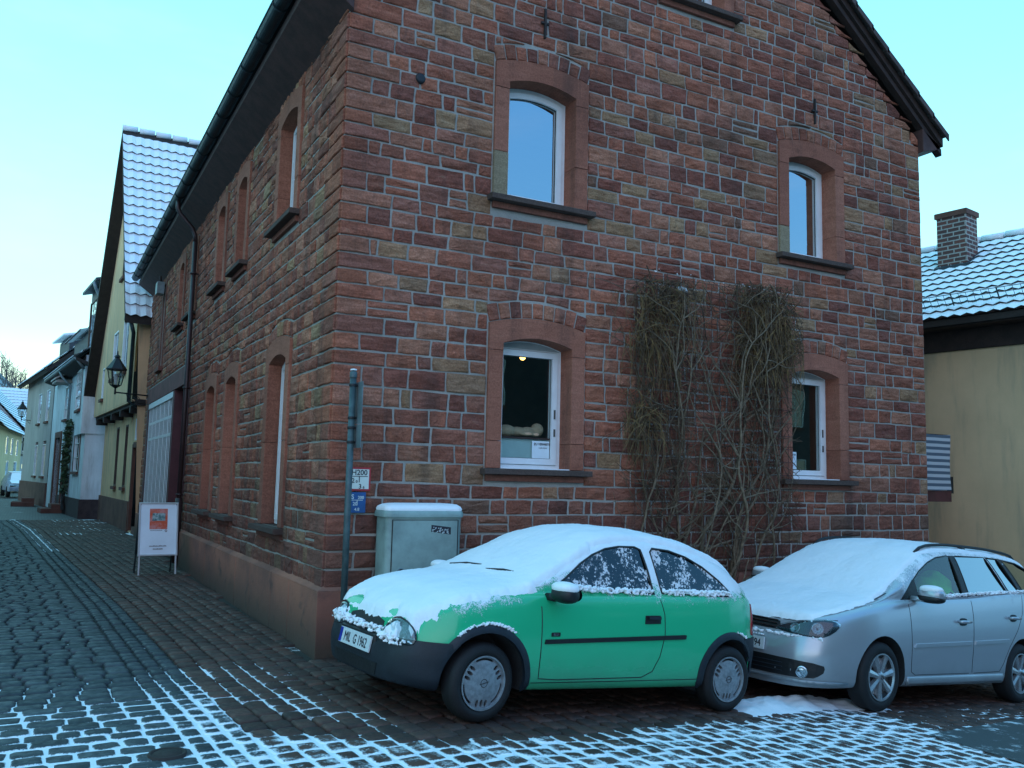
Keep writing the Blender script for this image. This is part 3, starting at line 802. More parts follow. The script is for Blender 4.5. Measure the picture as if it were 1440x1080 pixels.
# gutter band: three courses along the kerb
for j in range(3):
    y = -5.2 + j * .06
    while y < 24:
        l = U(.13, .2); x = K(y) - .06 - j * .125; sett(dark, x, y + l / 2, .11, l - .02, -(K(y + 1) - K(y)), R() * .6, y < 3); y += l
# red setts, rows following the kerb
off = .008; col = 0
while off < 14:
    lx = U(.14, .165); y = -6.0 + (col % 2) * .08
    while y < 24:
        l = U(.15, .22); yc = y + l / 2; xo = K(yc) + off + lx / 2 + .006 * math.sin(yc * 1.1 + col * .15); y += l
        if xo > 11.8 or patch_asphalt(xo, yc) or (xo > -.12 and yc > -.12 and xo < 8.7) or (xo > 8.7 and yc > 5) or (xo > 9.2 and yc < -4): continue
        sett(red, xo, yc, lx - .011, l - .011, U(-.05, .05) - (K(yc + 1) - K(yc)), R(), yc < 1.5)
    off += lx; col += 1
struct(dark.build('road', M['sett_dark'], fix=False, smooth=True)); struct(red.build('pavement', M['sett_red'], fix=False, smooth=True))
# bedding sheet between the setts
mb = MB(); st = .14; X0, X1, Y0, Y1 = -8.2, 12.2, -6.2, 24.6; nx = int((X1 - X0) / st); ny = int((Y1 - Y0) / st); ids = {}
for i in range(nx + 1):
    for j in range(ny + 1):
        x_, y_ = X0 + i * st, Y0 + j * st; s_ = min(1, max(0, snow(x_, y_)))
        ids[i, j] = mb.vert((x_, y_, gz(x_) - .028 + .018 * ss(.3, .8, s_)), (0, s_, 0, 1))
for i in range(nx):
    for j in range(ny): mb.face((ids[i, j], ids[i + 1, j], ids[i + 1, j + 1], ids[i, j + 1]))
struct(mb.build('ground', M['joint'], fix=False, smooth=True))
# far terrain sheet to the horizon and the street beyond, with shader setts
m, nt, b, o = newmat('distant_setts'); c = coord(nt)
br = N(nt, 'TexBrick', i_Vector=c, i_Scale=1., i_Color1=(.06, .06, .058), i_Color2=(.10, .09, .085), i_Mortar=(.02, .02, .02), i_Mortar_Size=.012, i_Brick_Width=.18, i_Row_Height=.14)
n1 = noi(nt, c, .8, 6, .7); cc = mix(nt, rmp(nt, n1, .62, .72, 0, .8), br, SNOWC); setin(nt, b.inputs['Base Color'], cc); b.inputs['Roughness'].default_value = .6
M['far_setts'] = m
mb = MB(); mb.poly([(-40, 24.4, -.035), (40, 24.4, -.035), (40, 130, -.035), (-40, 130, -.035)]); struct(mb.build('street', M['far_setts'], fix=False))
mb = MB(); F0 = -1.3
mb.poly([(-900, -900, -4), (900, -900, -4), (900, 1500, -4), (-900, 1500, -4)])
struct(mb.build('terrain', plain('snowy_earth', (.5, .52, .54), .9, var=.5, scale=.02), fix=False))
mb = MB(); mb.poly([(-40, -40, -.06), (-8, -40, -.06), (-8, 24.5, -.06), (-40, 24.5, -.06)]); mb.poly([(-8, -40, -.07), (-.2, -40, -.07), (-.2, -6.1, -.07), (-8, -6.1, -.07)]); mb.poly([(-.2, -40, -.07), (40, -40, -3.76), (40, -6.1, -3.76), (-.2, -6.1, -.07)])
mb.poly([(12.1, -6.1, -1.19), (40, -6.1, -3.76), (40, 24.4, -3.76), (12.1, 24.4, -1.19)])
struct(mb.build('square', M['far_setts'], fix=False))
# asphalt patch lower right
m, nt, b, o = newmat('worn_asphalt'); c = coord(nt); n1 = noi(nt, c, 1.5, 6, .7); n2 = noi(nt, c, 160, 3, .7); n3 = noi(nt, c, 5, 6, .75)
cc = mix(nt, n2, (.035, .04, .042), (.075, .085, .085)); cc = mix(nt, rmp(nt, n3, .54, .66, 0, .8), cc, SNOWC); setin(nt, b.inputs['Base Color'], cc); b.inputs['Roughness'].default_value = .7; bump(nt, b, n2, .5, .006)
mb = MB(); pts = []
n = 14
for i in range(n + 1):
    x_ = 4.25 + i * .6; pts.append((x_, -3.02 + .235 * (x_ - 4.4) + .02 * math.sin(i * 1.9)))
for i in range(n):
    (xa, ya), (xb, yb) = pts[i], pts[i + 1]
    mb.poly([(xa, -6.4, gz(xa) + .004), (xb, -6.4, gz(xb) + .004), (xb, yb, gz(xb) + .004), (xa, ya, gz(xa) + .004)])
struct(mb.build('asphalt_patch', m, fix=False))
# valve cover in the road
o = thing('valve_cover', 'small dark round iron valve cover set in the snowy setts', 'valve cover', (-1.62, -2.52, .004))
mb = MB(); mb.lathe([(.0, .004), (.075, .004), (.08, -.002), (.085, -.002), (.09, .006), (.105, .006), (.11, -.02)], Matrix.Identity(4), 24)
mb.build('lid', M['rust'], o, smooth=True)
# snow ridge between the cars
mb = MB(); nx, ny = 60, 26; ids = {}
for i in range(nx + 1):
    for j in range(ny + 1):
        u_, v_ = i / nx, j / ny; x_ = 2.95 + 2.15 * u_; yc = -2.16 + .30 * math.sin(u_ * 2.6) - .12 * u_; y_ = yc + (v_ - .5) * .62
        e = (1 - (2 * v_ - 1) ** 2) * (1 - abs(2 * u_ - 1) ** 3); nn = noise.noise(V((x_ * 5, y_ * 5, 1))) * .5 + noise.noise(V((x_ * 14, y_ * 14, 5))) * .25
        ids[i, j] = mb.vert((x_, y_, gz(x_) - .02 + .13 * e * (.55 + nn) * (1.25 - .7 * u_)))
for i in range(nx):
    for j in range(ny): mb.face((ids[i, j], ids[i + 1, j], ids[i + 1, j + 1], ids[i, j + 1]))
o = mb.build('snow_ridge', M['snow'], fix=False, smooth=True); o['kind'] = 'stuff'; o['label'] = 'low ridge of scraped snow between the two cars'
# ================================================================== OTHER BUILDINGS
def stucco(name, col, var=.18, dirtc=(.25, .22, .17)):
    m, nt, b, o = newmat(name); c = coord(nt); n1 = noi(nt, c, .7, 6, .65); n2 = noi(nt, c, 60, 4, .7); n3 = noi(nt, coord(nt, 'Object', (3, 3, .5)), 1.2, 5, .6)
    cc = mix(nt, rmp(nt, n1, .3, .7), tuple(x * (1 - var) for x in col), col); cc = mix(nt, rmp(nt, n3, .45, .75, 0, .55), cc, dirtc)
    setin(nt, b.inputs['Base Color'], cc); b.inputs['Roughness'].default_value = .93; bump(nt, b, n2, .5, .006); return m
M['st_white'] = stucco('white_stucco', (.74, .77, .77)); M['st_cream'] = stucco('cream_stucco', (.65, .42, .24)); M['st_olive'] = stucco('ochre_stucco', (.80, .50, .27))
M['st_beige'] = stucco('beige_stucco', (.74, .50, .29), .14); M['st_grey'] = stucco('grey_stucco', (.48, .42, .38)); M['st_yellow'] = stucco('yellow_stucco', (.75, .56, .30))
M['slate'] = plain('dark_slate_cladding', (.035, .045, .055), .6, var=.3); M['redst'] = plain('brown_red_base', (.15, .065, .045), .9, var=.3, scale=2)
M['darkglass'] = glassmat('dark_window_glass', .25, tint=(.1, .12, .13)); M['tile'] = plain('dark_clay_tile', (.055, .03, .028), .85, var=.4)
M['brownframe'] = plain('brown_window_frame', (.08, .045, .03), .6); M['timber'] = plain('dark_timber', (.03, .022, .018), .8)
def snowtile():
    m, nt, b, o = newmat('snow_on_tiles'); c = coord(nt); a = att(nt); sp = nt.nodes.new('ShaderNodeSeparateColor'); nt.links.new(a, sp.inputs[0])
    n1 = noi(nt, c, 9, 5, .7); n2 = noi(nt, c, 1.2, 4, .6)
    f = rmp(nt, mth(nt, 'ADD', mth(nt, 'ADD', sp.outputs[0], mth(nt, 'MULTIPLY', n1, .5)), mth(nt, 'MULTIPLY', n2, .3)), .52, .64)
    setin(nt, b.inputs['Base Color'], mix(nt, f, (.05, .035, .035), SNOWC)); b.inputs['Roughness'].default_value = .85; bump(nt, b, n1, .3, .02); return m
M['snowtile'] = snowtile()
def tiled(mb, O, u, L, v, Sl, row=.33, colw=.23, hgt=.05, wav=.018):
    """O = lower corner at eave, u along the eave (length L), v up the slope (length Sl)"""
    O, u, v = V(O), V(u).normalized(), V(v).normalized(); n = u.cross(v).normalized()
    if n.z < 0: n = -n
    nr = int(Sl / row); nc = int(L / colw) * 4
    for r in range(nr):
        lo, up, ri = [], [], []
        for k in range(nc + 1):
            s = L * k / nc; ph = 2 * math.pi * (k / 4); wv = wav * (math.cos(ph)); jit = noise.noise(V((s * 1.7, r * 1.3, 4))) * .012
            base = O + u * s + v * (r * row - .05 + wv * .8 + jit)
            lo.append(mb.vert(base + n * (hgt + wv), (.75, 0, 0, 1))); ri.append(mb.vert(base - n * .01 + v * .02, (0, 0, 0, 1)))
            up.append(mb.vert(O + u * s + v * ((r + 1) * row) + n * (.0 + wv * .6), (.9 if r < nr else 1, 0, 0, 1)))
        for k in range(nc):
            mb.mi = 0; mb.face((lo[k], lo[k + 1], up[k + 1], up[k])); mb.mi = 1; mb.face((ri[k], ri[k + 1], lo[k + 1], lo[k]))
    mb.mi = 0
def win(F, parent, u0, u1, z0, z1, cols=2, rows=1, wood='white', sill=True, depth=.045, surr=None, rail=.035, glass='darkglass'):
    mb = MB(); r = .05
    F.box(mb, u0, u0 + r, z0, z1, -depth, -depth + .02, .003); F.box(mb, u1 - r, u1, z0, z1, -depth, -depth + .05, .003)
    F.box(mb, u0 + r, u1 - r, z0, z0 + r, -depth, -depth + .049, .003); F.box(mb, u0 + r, u1 - r, z1 - r, z1, -depth, -depth + .049, .003)
    for i in range(1, cols):
        u_ = u0 + (u1 - u0) * i / cols; F.box(mb, u_ - rail, u_ + rail, z0 + r, z1 - r, -depth, -depth + .022, .003)
    for i in range(1, rows + 1):
        if rows > 0 and i < rows + 1 and rows != 1:
            z_ = z0 + (z1 - z0) * i / (rows + 1); F.box(mb, u0 + r, u1 - r, z_ - .014, z_ + .014, -depth + .01, -depth + .045)
    o = mb.build('window', M[wood], parent)
    mb = MB(); mb.poly([F.P(u0, z0, -depth + .015), F.P(u1, z0, -depth + .015), F.P(u1, z1, -depth + .015), F.P(u0, z1, -depth + .015)]); mb.build('pane', M[glass], o)
    if sill: mb = MB(); F.box(mb, u0 - .08, u1 + .08, z0 - .1, z0 - .005, -depth, .08, .006); mb.build('sill', M['redst'], o)
    if surr:
        mb = MB(); t = .1
        for a, b, c, d in ((u0 - t, u0, z0, z1 + t), (u1, u1 + t, z0, z1 + t), (u0, u1, z1, z1 + t)): F.box(mb, a, b, c, d, -depth, .025, .004)
        mb.build('surround', M[surr], o)
    return o
def wallwith(F, outline, holes, mat, parent, depth=.25, name='wall'):
    mb = MB(); hs = [[(a, c), (b, c), (b, d), (a, d)] for a, b, c, d in holes]
    vs, tr = tri2d(outline, hs); ids = [mb.vert(F.P(p.x, p.y, 0)) for p in vs]
    for t in tr: mb.face([ids[i] for i in t])
    for h in hs:
        for i in range(4):
            p, q = h[i], h[(i + 1) % 4]; mb.poly([F.P(*p, 0), F.P(*q, 0), F.P(*q, -depth), F.P(*p, -depth)])
        mb.poly([F.P(*p, -depth) for p in h])
    return mb.build(name, M[mat], parent, fix=False)
# --- ochre gabled house next to the sandstone house -----------------
H = thing('gabled_house', 'narrow ochre house with steep snow tiled roof and jettied upper floor', 'house', (0, 16.6, 0))
def rel(mbv): return mbv
ang = math.atan2(-.42, 8.6)
def place(p): return V(p) - V((0, 16.6, 0))
def lf(O, u, n): return Frame(place(O), u, n)
ud = V((math.sin(ang), math.cos(ang), 0)); nd = V((-math.cos(ang), math.sin(ang), 0))
F1 = lf((.05, 16.55, 0), ud, nd)                        # ground floor, u from 0 to 8.6
F2 = lf((-.32, 16.55, 0), ud, nd)                       # jettied upper floor
gh = [(1.05, 1.75, 0, 2.25), (1.1, 1.7, 2.45, 3.05), (3.0, 3.55, 1.15, 2.95), (4.9, 5.45, 1.15, 2.95), (.28, .62, 1.15, 2.95)]
wallwith(F1, [(0, -.1), (8.6, -.1), (8.6, 3.45), (0, 3.45)], gh, 'st_olive', H)
mb = MB(); F1.box(mb, 0, .95, -.1, .78, -.1, .05, .01); F1.box(mb, 1.85, 8.6, -.1, .78, -.1, .05, .01); mb.build('plinth', M['redst'], H)
win(F1, H, 3.0, 3.55, 1.15, 2.95, 1, 1, 'brownframe'); win(F1, H, 4.9, 5.45, 1.15, 2.95, 1, 1, 'brownframe'); win(F1, H, .28, .62, 1.15, 2.95, 1, 1, 'brownframe')
win(F1, H, 1.1, 1.7, 2.45, 3.05, 4, 1, 'white', sill=False)
mb = MB(); F1.box(mb, 1.1, 1.7, 0, 2.25, -.2, -.14, .01)
for k in range(3): F1.box(mb, 1.15, 1.65, .15 + k * .7, .72 + k * .7, -.14, -.12, .01)
d_ = mb.build('door', plain('dark_red_door', (.13, .03, .028), .5), H)
mb = MB(); F1.box(mb, .95, 1.08, 0, 2.35, -.2, .03, .006); F1.box(mb, 1.72, 1.85, 0, 2.35, -.2, .03, .006); F1.box(mb, 1.08, 1.72, 2.25, 2.4, -.2, .028, .006); mb.build('door_frame', M['redst'], H)
mb = MB()
F1.box(mb, -.05, 8.7, 3.30, 3.46, -.1, .30, .01)
for k in range(5): F1.box(mb, .4 + k * 1.9, .62 + k * 1.9, 3.12, 3.30, -.1, .34, .015)
mb.build('jetty_beam', M['timber'], H)
RZ, RU = 11.7, 3.2; EZ1, EZ2 = 6.05, 3.95
up_out = [(0, 3.44), (8.75, 3.44), (8.75, 4.2), (RU, RZ - .25), (0, EZ1)]
uh = [(1.5, 2.55, 4.35, 5.85), (3.6, 4.6, 4.35, 5.75), (6.4, 6.9, 3.9, 4.9), (3.1, 3.75, 7.3, 8.3)]
wallwith(F2, up_out, uh, 'st_olive', H)
win(F2, H, 1.5, 2.55, 4.35, 5.85, 2, 1); win(F2, H, 3.6, 4.6, 4.35, 5.75, 2, 1); win(F2, H, 6.4, 6.9, 3.9, 4.9, 1, 1); win(F2, H, 3.1, 3.75, 7.3, 8.3, 1, 1, 'brownframe')
mb = MB(); F2.box(mb, 0, 8.7, 3.40, 3.45, -.4, .0)
mb.poly([F2.P(0, 0, -.3), F2.P(0, EZ1, 0), F2.P(0, EZ1, -8), F2.P(0, 0, -8)]); mb.build('side_wall', M['st_olive'], H, fix=False)
# roof: slope facing the viewer, dark far slope with wide verge
mb = MB(); ov = .35
e1 = F2.P(-.35, EZ1 - .45, ov); r1 = F2.P(RU, RZ, ov); vv = r1 - e1
tiled(mb, e1, -nd, 9.5, vv, vv.length, .36, .24, .05, .02)
o = mb.build('roof', [M['snowtile'], M['tile']], H, fix=False)
mb = MB()
e2 = F2.P(9.4, EZ2 - .35, ov)
def slab(a, b, vec, t=.12): mb.prism([a, b, b - V((0, 0, t)), a - V((0, 0, t))], vec)
slab(e2, r1 + V((0, 0, .02)), -nd * 9.5, .25); slab(e1 - V((0, 0, .03)), r1 - V((0, 0, .02)), -nd * 9.5, .2)
mb.build('roof_underside', M['timber'], H)
mb = MB()
for k in range(20):
    a = r1 - nd * (k * .47) + V((0, 0, .04)); mb.tube([a, a - nd * .42 + V((0, 0, .03))], [.10, .085], 8)
mb.build('ridge_tile', M['snow'], H, smooth=True)
mb = MB(); mb.tube([F2.P(-.28, EZ1 - .55, -.1), F2.P(-.28, EZ1 - .55, ov)], .07, 8); mb.tube([F2.P(-.28, EZ1 - .6, .2), F2.P(-.2, EZ1 - .9, .1), F2.P(.12, EZ1 - 1.2, .06), F2.P(.12, 3.4, .06), F2.P(.12, 3.2, -.25), F2.P(.12, .2, -.25)], .05, 8)
mb.build('downpipe', M['zinc'], H, smooth=True)
# --- lantern on a bracket fixed at the end of the sandstone house
LN = thing('wall_lantern', 'black iron street lantern on scrolled bracket in front of the ochre house', 'street lantern', (0, 15.75, 3.5))
mb = MB(); la = V((-.82, -.5, .0))
mb.tube([(0, 0, 0), la], .018, 6); mb.box((-.01, 0, 0), (.03, .12, .34), 0, .005)
mb.tube([(0, 0, -.22)] + [V((-.05 - .5 * math.sin(t * 1.57), -.05 - .3 * math.sin(t * 1.57), -.22 + .20 * (1 - math.cos(t * 1.57)))) for t in (.2, .4, .6, .8, 1)], .010, 5)
mb.tube([V((-.30 + .07 * math.cos(a) * (1 - a / 14), -.19 + .03 * math.cos(a), -.11 + .07 * math.sin(a) * (1 - a / 14))) for a in [i * .6 for i in range(16)]], .008, 5)
mb.tube([la + V((0, 0, -.05)), la + V((0, 0, .1))], .022, 8)
mb.build('bracket', M['black'], LN, smooth=True)
mb = MB(); c0 = la + V((0, 0, .1))
mb.lathe([(.03, 0), (.07, .03), (.12, .06), (.125, .075), (.0, .075)], Matrix.Translation(c0), 6)
for k in range(6):
    a = math.pi / 3 * k; p = lambda r_, z_: c0 + V((r_ * math.cos(a), r_ * math.sin(a), z_)); mb.tube([p(.122, .07), p(.20, .44)], .012, 5)
mb.lathe([(.19, .43), (.235, .44), (.235, .47), (.13, .62), (.06, .72), (.05, .74), (.075, .76), (.05, .80), (.02, .82), (.012, .90), (.0, .92)], Matrix.Translation(c0), 6)
mb.build('lantern_frame', M['black'], LN)
mb = MB(); mb.lathe([(.115, .075), (.192, .435)], Matrix.Translation(c0), 6); mb.build('lantern_glass', glassmat('lantern_glass', .12, tint=(.9, .95, .95)), LN)
mb = MB(); mb.lathe([(.02, .08), (.035, .14), (.05, .26), (.03, .34), (0, .36)], Matrix.Translation(c0), 10); mb.build('bulb', plain('milky_bulb', (.6, .62, .6), .4, bmp=0), LN, smooth=True)
# --- white house
def house_root(name, label, loc): return thing(name, label, 'house', loc)
WH = house_root('white_house', 'white rendered house with jettied corner, climber and slate dormers', (0, 0, 0))
a2 = math.atan2(-.42, 4.9); u2 = V((math.sin(a2), math.cos(a2), 0)); n2_ = V((-math.cos(a2), math.sin(a2), 0))
WF = Frame((-.97, 25.4, 0), u2, n2_)                    # street front: u 0..10
WS = Frame((-.97, 25.4, 0), (1, .04, 0), (0, -1, 0))    # side towards viewer
wallwith(WF, [(0, 0), (10.4, 0), (10.4, 5.3), (0, 5.3)], [(1.0, 2.4, 1.55, 3.05), (.9, 2.3, 3.75, 5.15), (4.6, 5.3, .3, 2.3), (6.6, 8.2, .1, 2.9), (5.4, 6.3, 3.6, 4.9)], 'st_white', WH)
wallwith(WS, [(0, 0), (4, 0), (4, 5.6), (0, 5.6)], [], 'st_white', WH)
mb = MB(); WF.box(mb, -.03, 4.4, -.1, .62, -.1, .04, .01); WF.box(mb, 5.5, 6.5, -.1, .62, -.1, .04, .01); WS.box(mb, 0, 4, -.1, .62, -.1, .04, .01); mb.build('plinth', plain('dark_brown_base', (.06, .04, .038), .9), WH)
mb = MB(); mb.prism([WF.P(-.06, 2.85, .14), WF.P(2.7, 2.85, .02), WF.P(2.7, 2.85, -3), WF.P(-.06, 2.85, -3)], (0, 0, 2.7), .0); mb.build('jetty', M['st_white'], WH)
JF = Frame(WF.P(-.06, 0, .15), WF.P(2.7, 0, .03) - WF.P(-.06, 0, .15), n2_)
win(WF, WH, 1.0, 2.4, 1.55, 3.05, 3, 2, 'white', surr='redst'); win(JF, WH, .9, 2.3, 3.75, 5.15, 3, 2, 'white', surr='st_grey', depth=-.01)
win(WF, WH, 5.4, 6.3, 3.6, 4.9, 2, 2, 'white')
mb = MB(); WF.box(mb, 4.6, 5.3, .3, 2.3, -.2, -.15, .01); mb.build('door', M['redst'], WH)
mb = MB()
for a, b, c, d in ((4.4, 4.6, 0, 2.5), (5.3, 5.5, 0, 2.5), (4.6, 5.3, 2.3, 2.5), (6.35, 6.6, 0, 3.15), (8.2, 8.45, 0, 3.15), (6.6, 8.2, 2.9, 3.15)): WF.box(mb, a, b, c, d, -.2, .05, .01)
mb.build('door_frame', M['redst'], WH)
mb = MB(); WF.box(mb, 4.3, 5.6, -.05, .14, 0, .75, .01); WF.box(mb, 4.4, 5.5, .14, .30, 0, .4, .01); mb.build('doorstep', M['redst'], WH)
mb = MB(); WF.box(mb, 6.6, 8.2, .1, 2.9, -.22, -.15, .01); mb.build('gate', M['brownframe'], WH)
mb = MB(); puttext(mb, '20', .30, lambda x_, y_, e=0: WF.P(-x_ + 4.95, 2.62 + y_, .03 + e)); mb.build('house_number', M['ink'], WH, fix=False)
# eaves, low roof strip with snow, slate dormer tower
mb = MB(); el_ = WF.P(-.3, 5.45, .5); tiled(mb, el_, u2, 9.6, -n2_ * 1. + V((0, 0, .75)), 1.5, .34, .25)
mb.build('roof', [M['snowtile'], M['tile']], WH, fix=False)
mb = MB(); mb.prism([WF.P(-.35, 5.42, .5), WF.P(9.4, 5.42, .5), WF.P(9.4, 5.28, .1), WF.P(-.35, 5.28, .1)], V((0, 0, -.12))); 
mb.prism([WS.P(-.05, 5.0, .02), WS.P(4, 5.0, .02), WS.P(4, 8.6, .02), WS.P(1.0, 8.0, .02)], (0, 8, 0)); mb.build('roof_underside', M['timber'], WH)
mb = MB(); WF.box(mb, .9, 3.6, 5.6, 8.35, -3.0, -.35, .02); WF.box(mb, 4.6, 8.6, 5.7, 7.0, -3.2, -.45, .02); t_ = mb.build('dormer', M['slate'], WH)
mb = MB(); mb.prism([WF.P(.55, 8.30, -.05), WF.P(3.9, 8.30, -.05), WF.P(3.9, 9.1, -3.0), WF.P(.55, 9.1, -3.0)], (0, 0, .1), .01); mb.build('dormer_roof', M['slate'], WH)
mb = MB(); tiled(mb, WF.P(4.3, 7.0, -.15), u2, 4.7, -n2_ * 1. + V((0, 0, .45)), 2.2, .34, .25); mb.build('dormer_roof', [M['snowtile'], M['tile']], WH, fix=False)
win(Frame(WF.P(0, 0, -.35), u2, n2_), WH, 1.2, 3.3, 6.1, 7.9, 3, 1, 'brownframe', sill=False, depth=-.02)
mb = MB(); mb.tube([WF.P(.65, 8.25, 0), WF.P(.7, 8.0, -.1), WF.P(.8, 7.7, -.28), WF.P(.8, 5.8, -.28)], .05, 8)
mb.tube([WF.P(-.25, 5.38, .5), WF.P(9.3, 5.38, .5)], .06, 8); mb.tube([WF.P(4.2, 5.35, .5), WF.P(4.1, 5.1, .4), WF.P(4.05, 4.8, .1), WF.P(4.05, .1, .08)], .045, 8)
mb.tube([WF.P(-.28, 5.38, .5), WF.P(-.25, 5.15, .3), WF.P(-.15, 5.05, .2)], .045, 8)
mb.build('gutter', M['zinclight'], WH, smooth=True)
mb = MB(); WF.box(mb, 4.5, 5.9, 4.95, 5.05, 0, .55, .01); mb.prism([WF.P(4.4, 5.05, .6), WF.P(6.0, 5.05, .6), WF.P(6.0, 5.4, 0), WF.P(4.4, 5.4, 0)], (0, 0, .06)); mb.build('canopy', M['st_grey'], WH)
# climber on the white house
CL = thing('climbing_plant', 'green climber growing up the white house between door and window', 'climbing plant', WF.P(3.35, 0, .1))
mb = MB(); lf_ = MB()
for k in range(7):
    pts = []; u_ = U(-.15, .15)
    for i in range(16):
        z_ = i * .22; u_ += U(-.06, .06); 
        if z_ > 2.6: u_ += U(-.2, .12)
        pts.append(WF.P(3.35 + u_, z_, .06 + U(0, .1)) - CL.location)
    mb.tube(pts, .014, 4)
    for p in pts[4:]:
        for q in range(11):
            c_ = p + V((U(-.12, .06), U(-.14, .14), U(-.15, .15))); a_ = U(0, 6.28); s_ = U(.04, .085); d1 = V((math.cos(a_), math.sin(a_) * .4, U(-.6, .6))).normalized() * s_; d2 = V((U(-.3, .3), U(-1, 1), U(-1, 1))).normalized() * s_ * .6
            lf_.poly([c_ - d1, c_ + d2, c_ + d1, c_ - d2])
mb.build('stem', M['timber'], CL); lf_.build('foliage', plain('ivy_leaf', (.05, .085, .03), .6, var=.5, scale=30), CL, fix=False)
# --- next house: taller, greyish, then end
NH = house_root('grey_house', 'narrow grey rendered house with slate upper storey beyond the white one', (0, 0, 0))
a3 = math.atan2(-.9, 8); u3 = V((math.sin(a3), math.cos(a3), 0)); n3_ = V((-math.cos(a3), math.sin(a3), 0))
NF = Frame((-1.88, 35.9, 0), u3, n3_)
wallwith(NF, [(0, 0), (10, 0), (10, 6.2), (0, 6.2)], [(1.2, 2.2, 1.3, 2.9), (1.2, 2.2, 3.8, 5.2), (4, 5, 1.3, 2.9), (4, 5, 3.8, 5.2)], 'st_grey', NH)
for a, c in ((1.2, 1.3), (1.2, 3.8), (4, 1.3), (4, 3.8)): win(NF, NH, a, a + 1, c, c + 1.45, 2, 1)
mb = MB(); NF.box(mb, -.05, 10, -.1, 1.0, -.1, .06, .01); mb.build('plinth', M['redst'], NH)
mb = MB(); NF.box(mb, 0, 10, 0, 6.2, -5, -.26); mb.prism([NF.P(0, 6.2, 0.), NF.P(0, 6.2, -6), NF.P(0, 9.0, -3)], u3 * 10); mb.build('gable_wall', M['st_grey'], NH)
mb = MB(); tiled(mb, NF.P(-.4, 6.0, .45), u3, 10.8, -n3_ * 1. + V((0, 0, .95)), 4.6, .4, .3); mb.build('roof', [M['snowtile'], M['tile']], NH, fix=False)
mb = MB(); mb.prism([NF.P(-.4, 5.98, .45), NF.P(-.4, 9.0, -2.9), NF.P(-.4, 8.85, -2.9), NF.P(-.4, 5.85, .35)], u3 * 10.8); mb.build('roof_underside', M['timber'], NH)
mb = MB(); NF.box(mb, .3, 3.2, 6.3, 7.6, -3.0, -.5, .02); d_ = mb.build('dormer', M['slate'], NH)
mb = MB(); mb.prism([NF.P(.0, 7.6, -.2), NF.P(3.5, 7.6, -.2), NF.P(3.5, 8.2, -3.), NF.P(.0, 8.2, -3.)], (0, 0, .08)); mb.build('dormer_roof', M['snow'], NH)
mb = MB(); mb.box((-2.75, 37.0, .05), (.9, 1.3, .22), 0, .02); mb.box((-2.55, 37.0, .24), (.5, 1.1, .18), 0, .02); mb.build('doorstep', M['redst'], NH)
# --- left side of the street far away
def farhouse(name, label, O, u, w, h, mat, wins, rh, depth=6, snowy=True, timber=False):
    Hh = house_root(name, label, (0, 0, 0)); u = V(u).normalized(); n = V((u.y, -u.x, 0)); n = n if n.x > 0 or n.y < 0 else -n
    Fr = Frame(O, u, n); wallwith(Fr, [(0, 0), (w, 0), (w, h), (0, h)], wins, mat, Hh)
    for a, b, c, d in wins: win(Fr, Hh, a, b, c, d, 2, 1, 'white', sill=False)
    mb = MB(); Fr.box(mb, 0, w, 0, h, -depth, -.27); mb.prism([Fr.P(0, h, 0), Fr.P(0, h, -depth), Fr.P(0, h + rh, -depth / 2)], u * w); mb.build('gable_wall', M[mat], Hh)
    for sg in (0, 1):
        mb = MB(); e = Fr.P(-.3, h - .15, .4) if sg == 0 else Fr.P(-.3, h - .15, -depth - .4); v = (Fr.P(-.3, h + rh, -depth / 2) - e)
        tiled(mb, e, u, w + .6, v, v.length, .4, .35); mb.build('roof', [M['snowtile'], M['tile']], Hh, fix=False)
    if timber:
        mb = MB()
        for k in range(int(w / .9) + 1): Fr.box(mb, k * .9, k * .9 + .14, 2.6, h, -.05, .02)
        for z_ in (2.55, 3.5, h - .2): Fr.box(mb, 0, w, z_, z_ + .15, -.05, .025)
        mb.build('timber_frame', M['timber'], Hh)
    return Hh
farhouse('yellow_house', 'pale yellow house with small windows and snowy roof across the street', (-4.35, 51.5, 0), (.068, 1, 0), 14.6, 4.1, 'st_yellow', [(4.0, 5.2, 2.5, 3.6), (7.0, 8.4, 2.5, 3.6), (10.6, 12.0, 2.5, 3.6), (5.0, 6.4, .1, 2.1), (10.0, 12.0, .8, 2.1)], 4.6, 9)
farhouse('timber_house', 'half timbered grey house beside the pale yellow one', (-3.4, 66.3, 0), (.093, 1, 0), 14, 4.5, 'st_grey', [(1.0, 3.2, 2.9, 4.0), (5.2, 7.4, 2.9, 4.0), (9.2, 11.4, 2.9, 4.0), (1.5, 4.3, .1, 2.0)], 4.4, 8, timber=True)
farhouse('distant_house', 'tall distant house with snowy roof closing the bend of the street', (-5.5, 96, 0), (1, .2, 0), 7, 5.2, 'st_cream', [(4.0, 4.8, 3.4, 4.6), (5.4, 6.2, 3.4, 4.6), (4.4, 5.2, 1, 2.3)], 5, 7)
farhouse('distant_timber_house', 'dark roofed distant house rising behind the yellow one', (-6.8, 76, 0), (.09, 1, 0), 18, 7.6, 'slate', [(2, 3.8, 5.9, 7.0), (6.4, 8.2, 5.9, 7.0)], 3.0, 7)
# second lantern far down the street
L2 = thing('wall_lantern', 'tiny distant street lantern at the far bend of the street', 'street lantern', (-2.35, 44, 4.1))
for ch in list(LN.children):
    c_ = ch.copy(); COL.objects.link(c_); c_.parent = L2
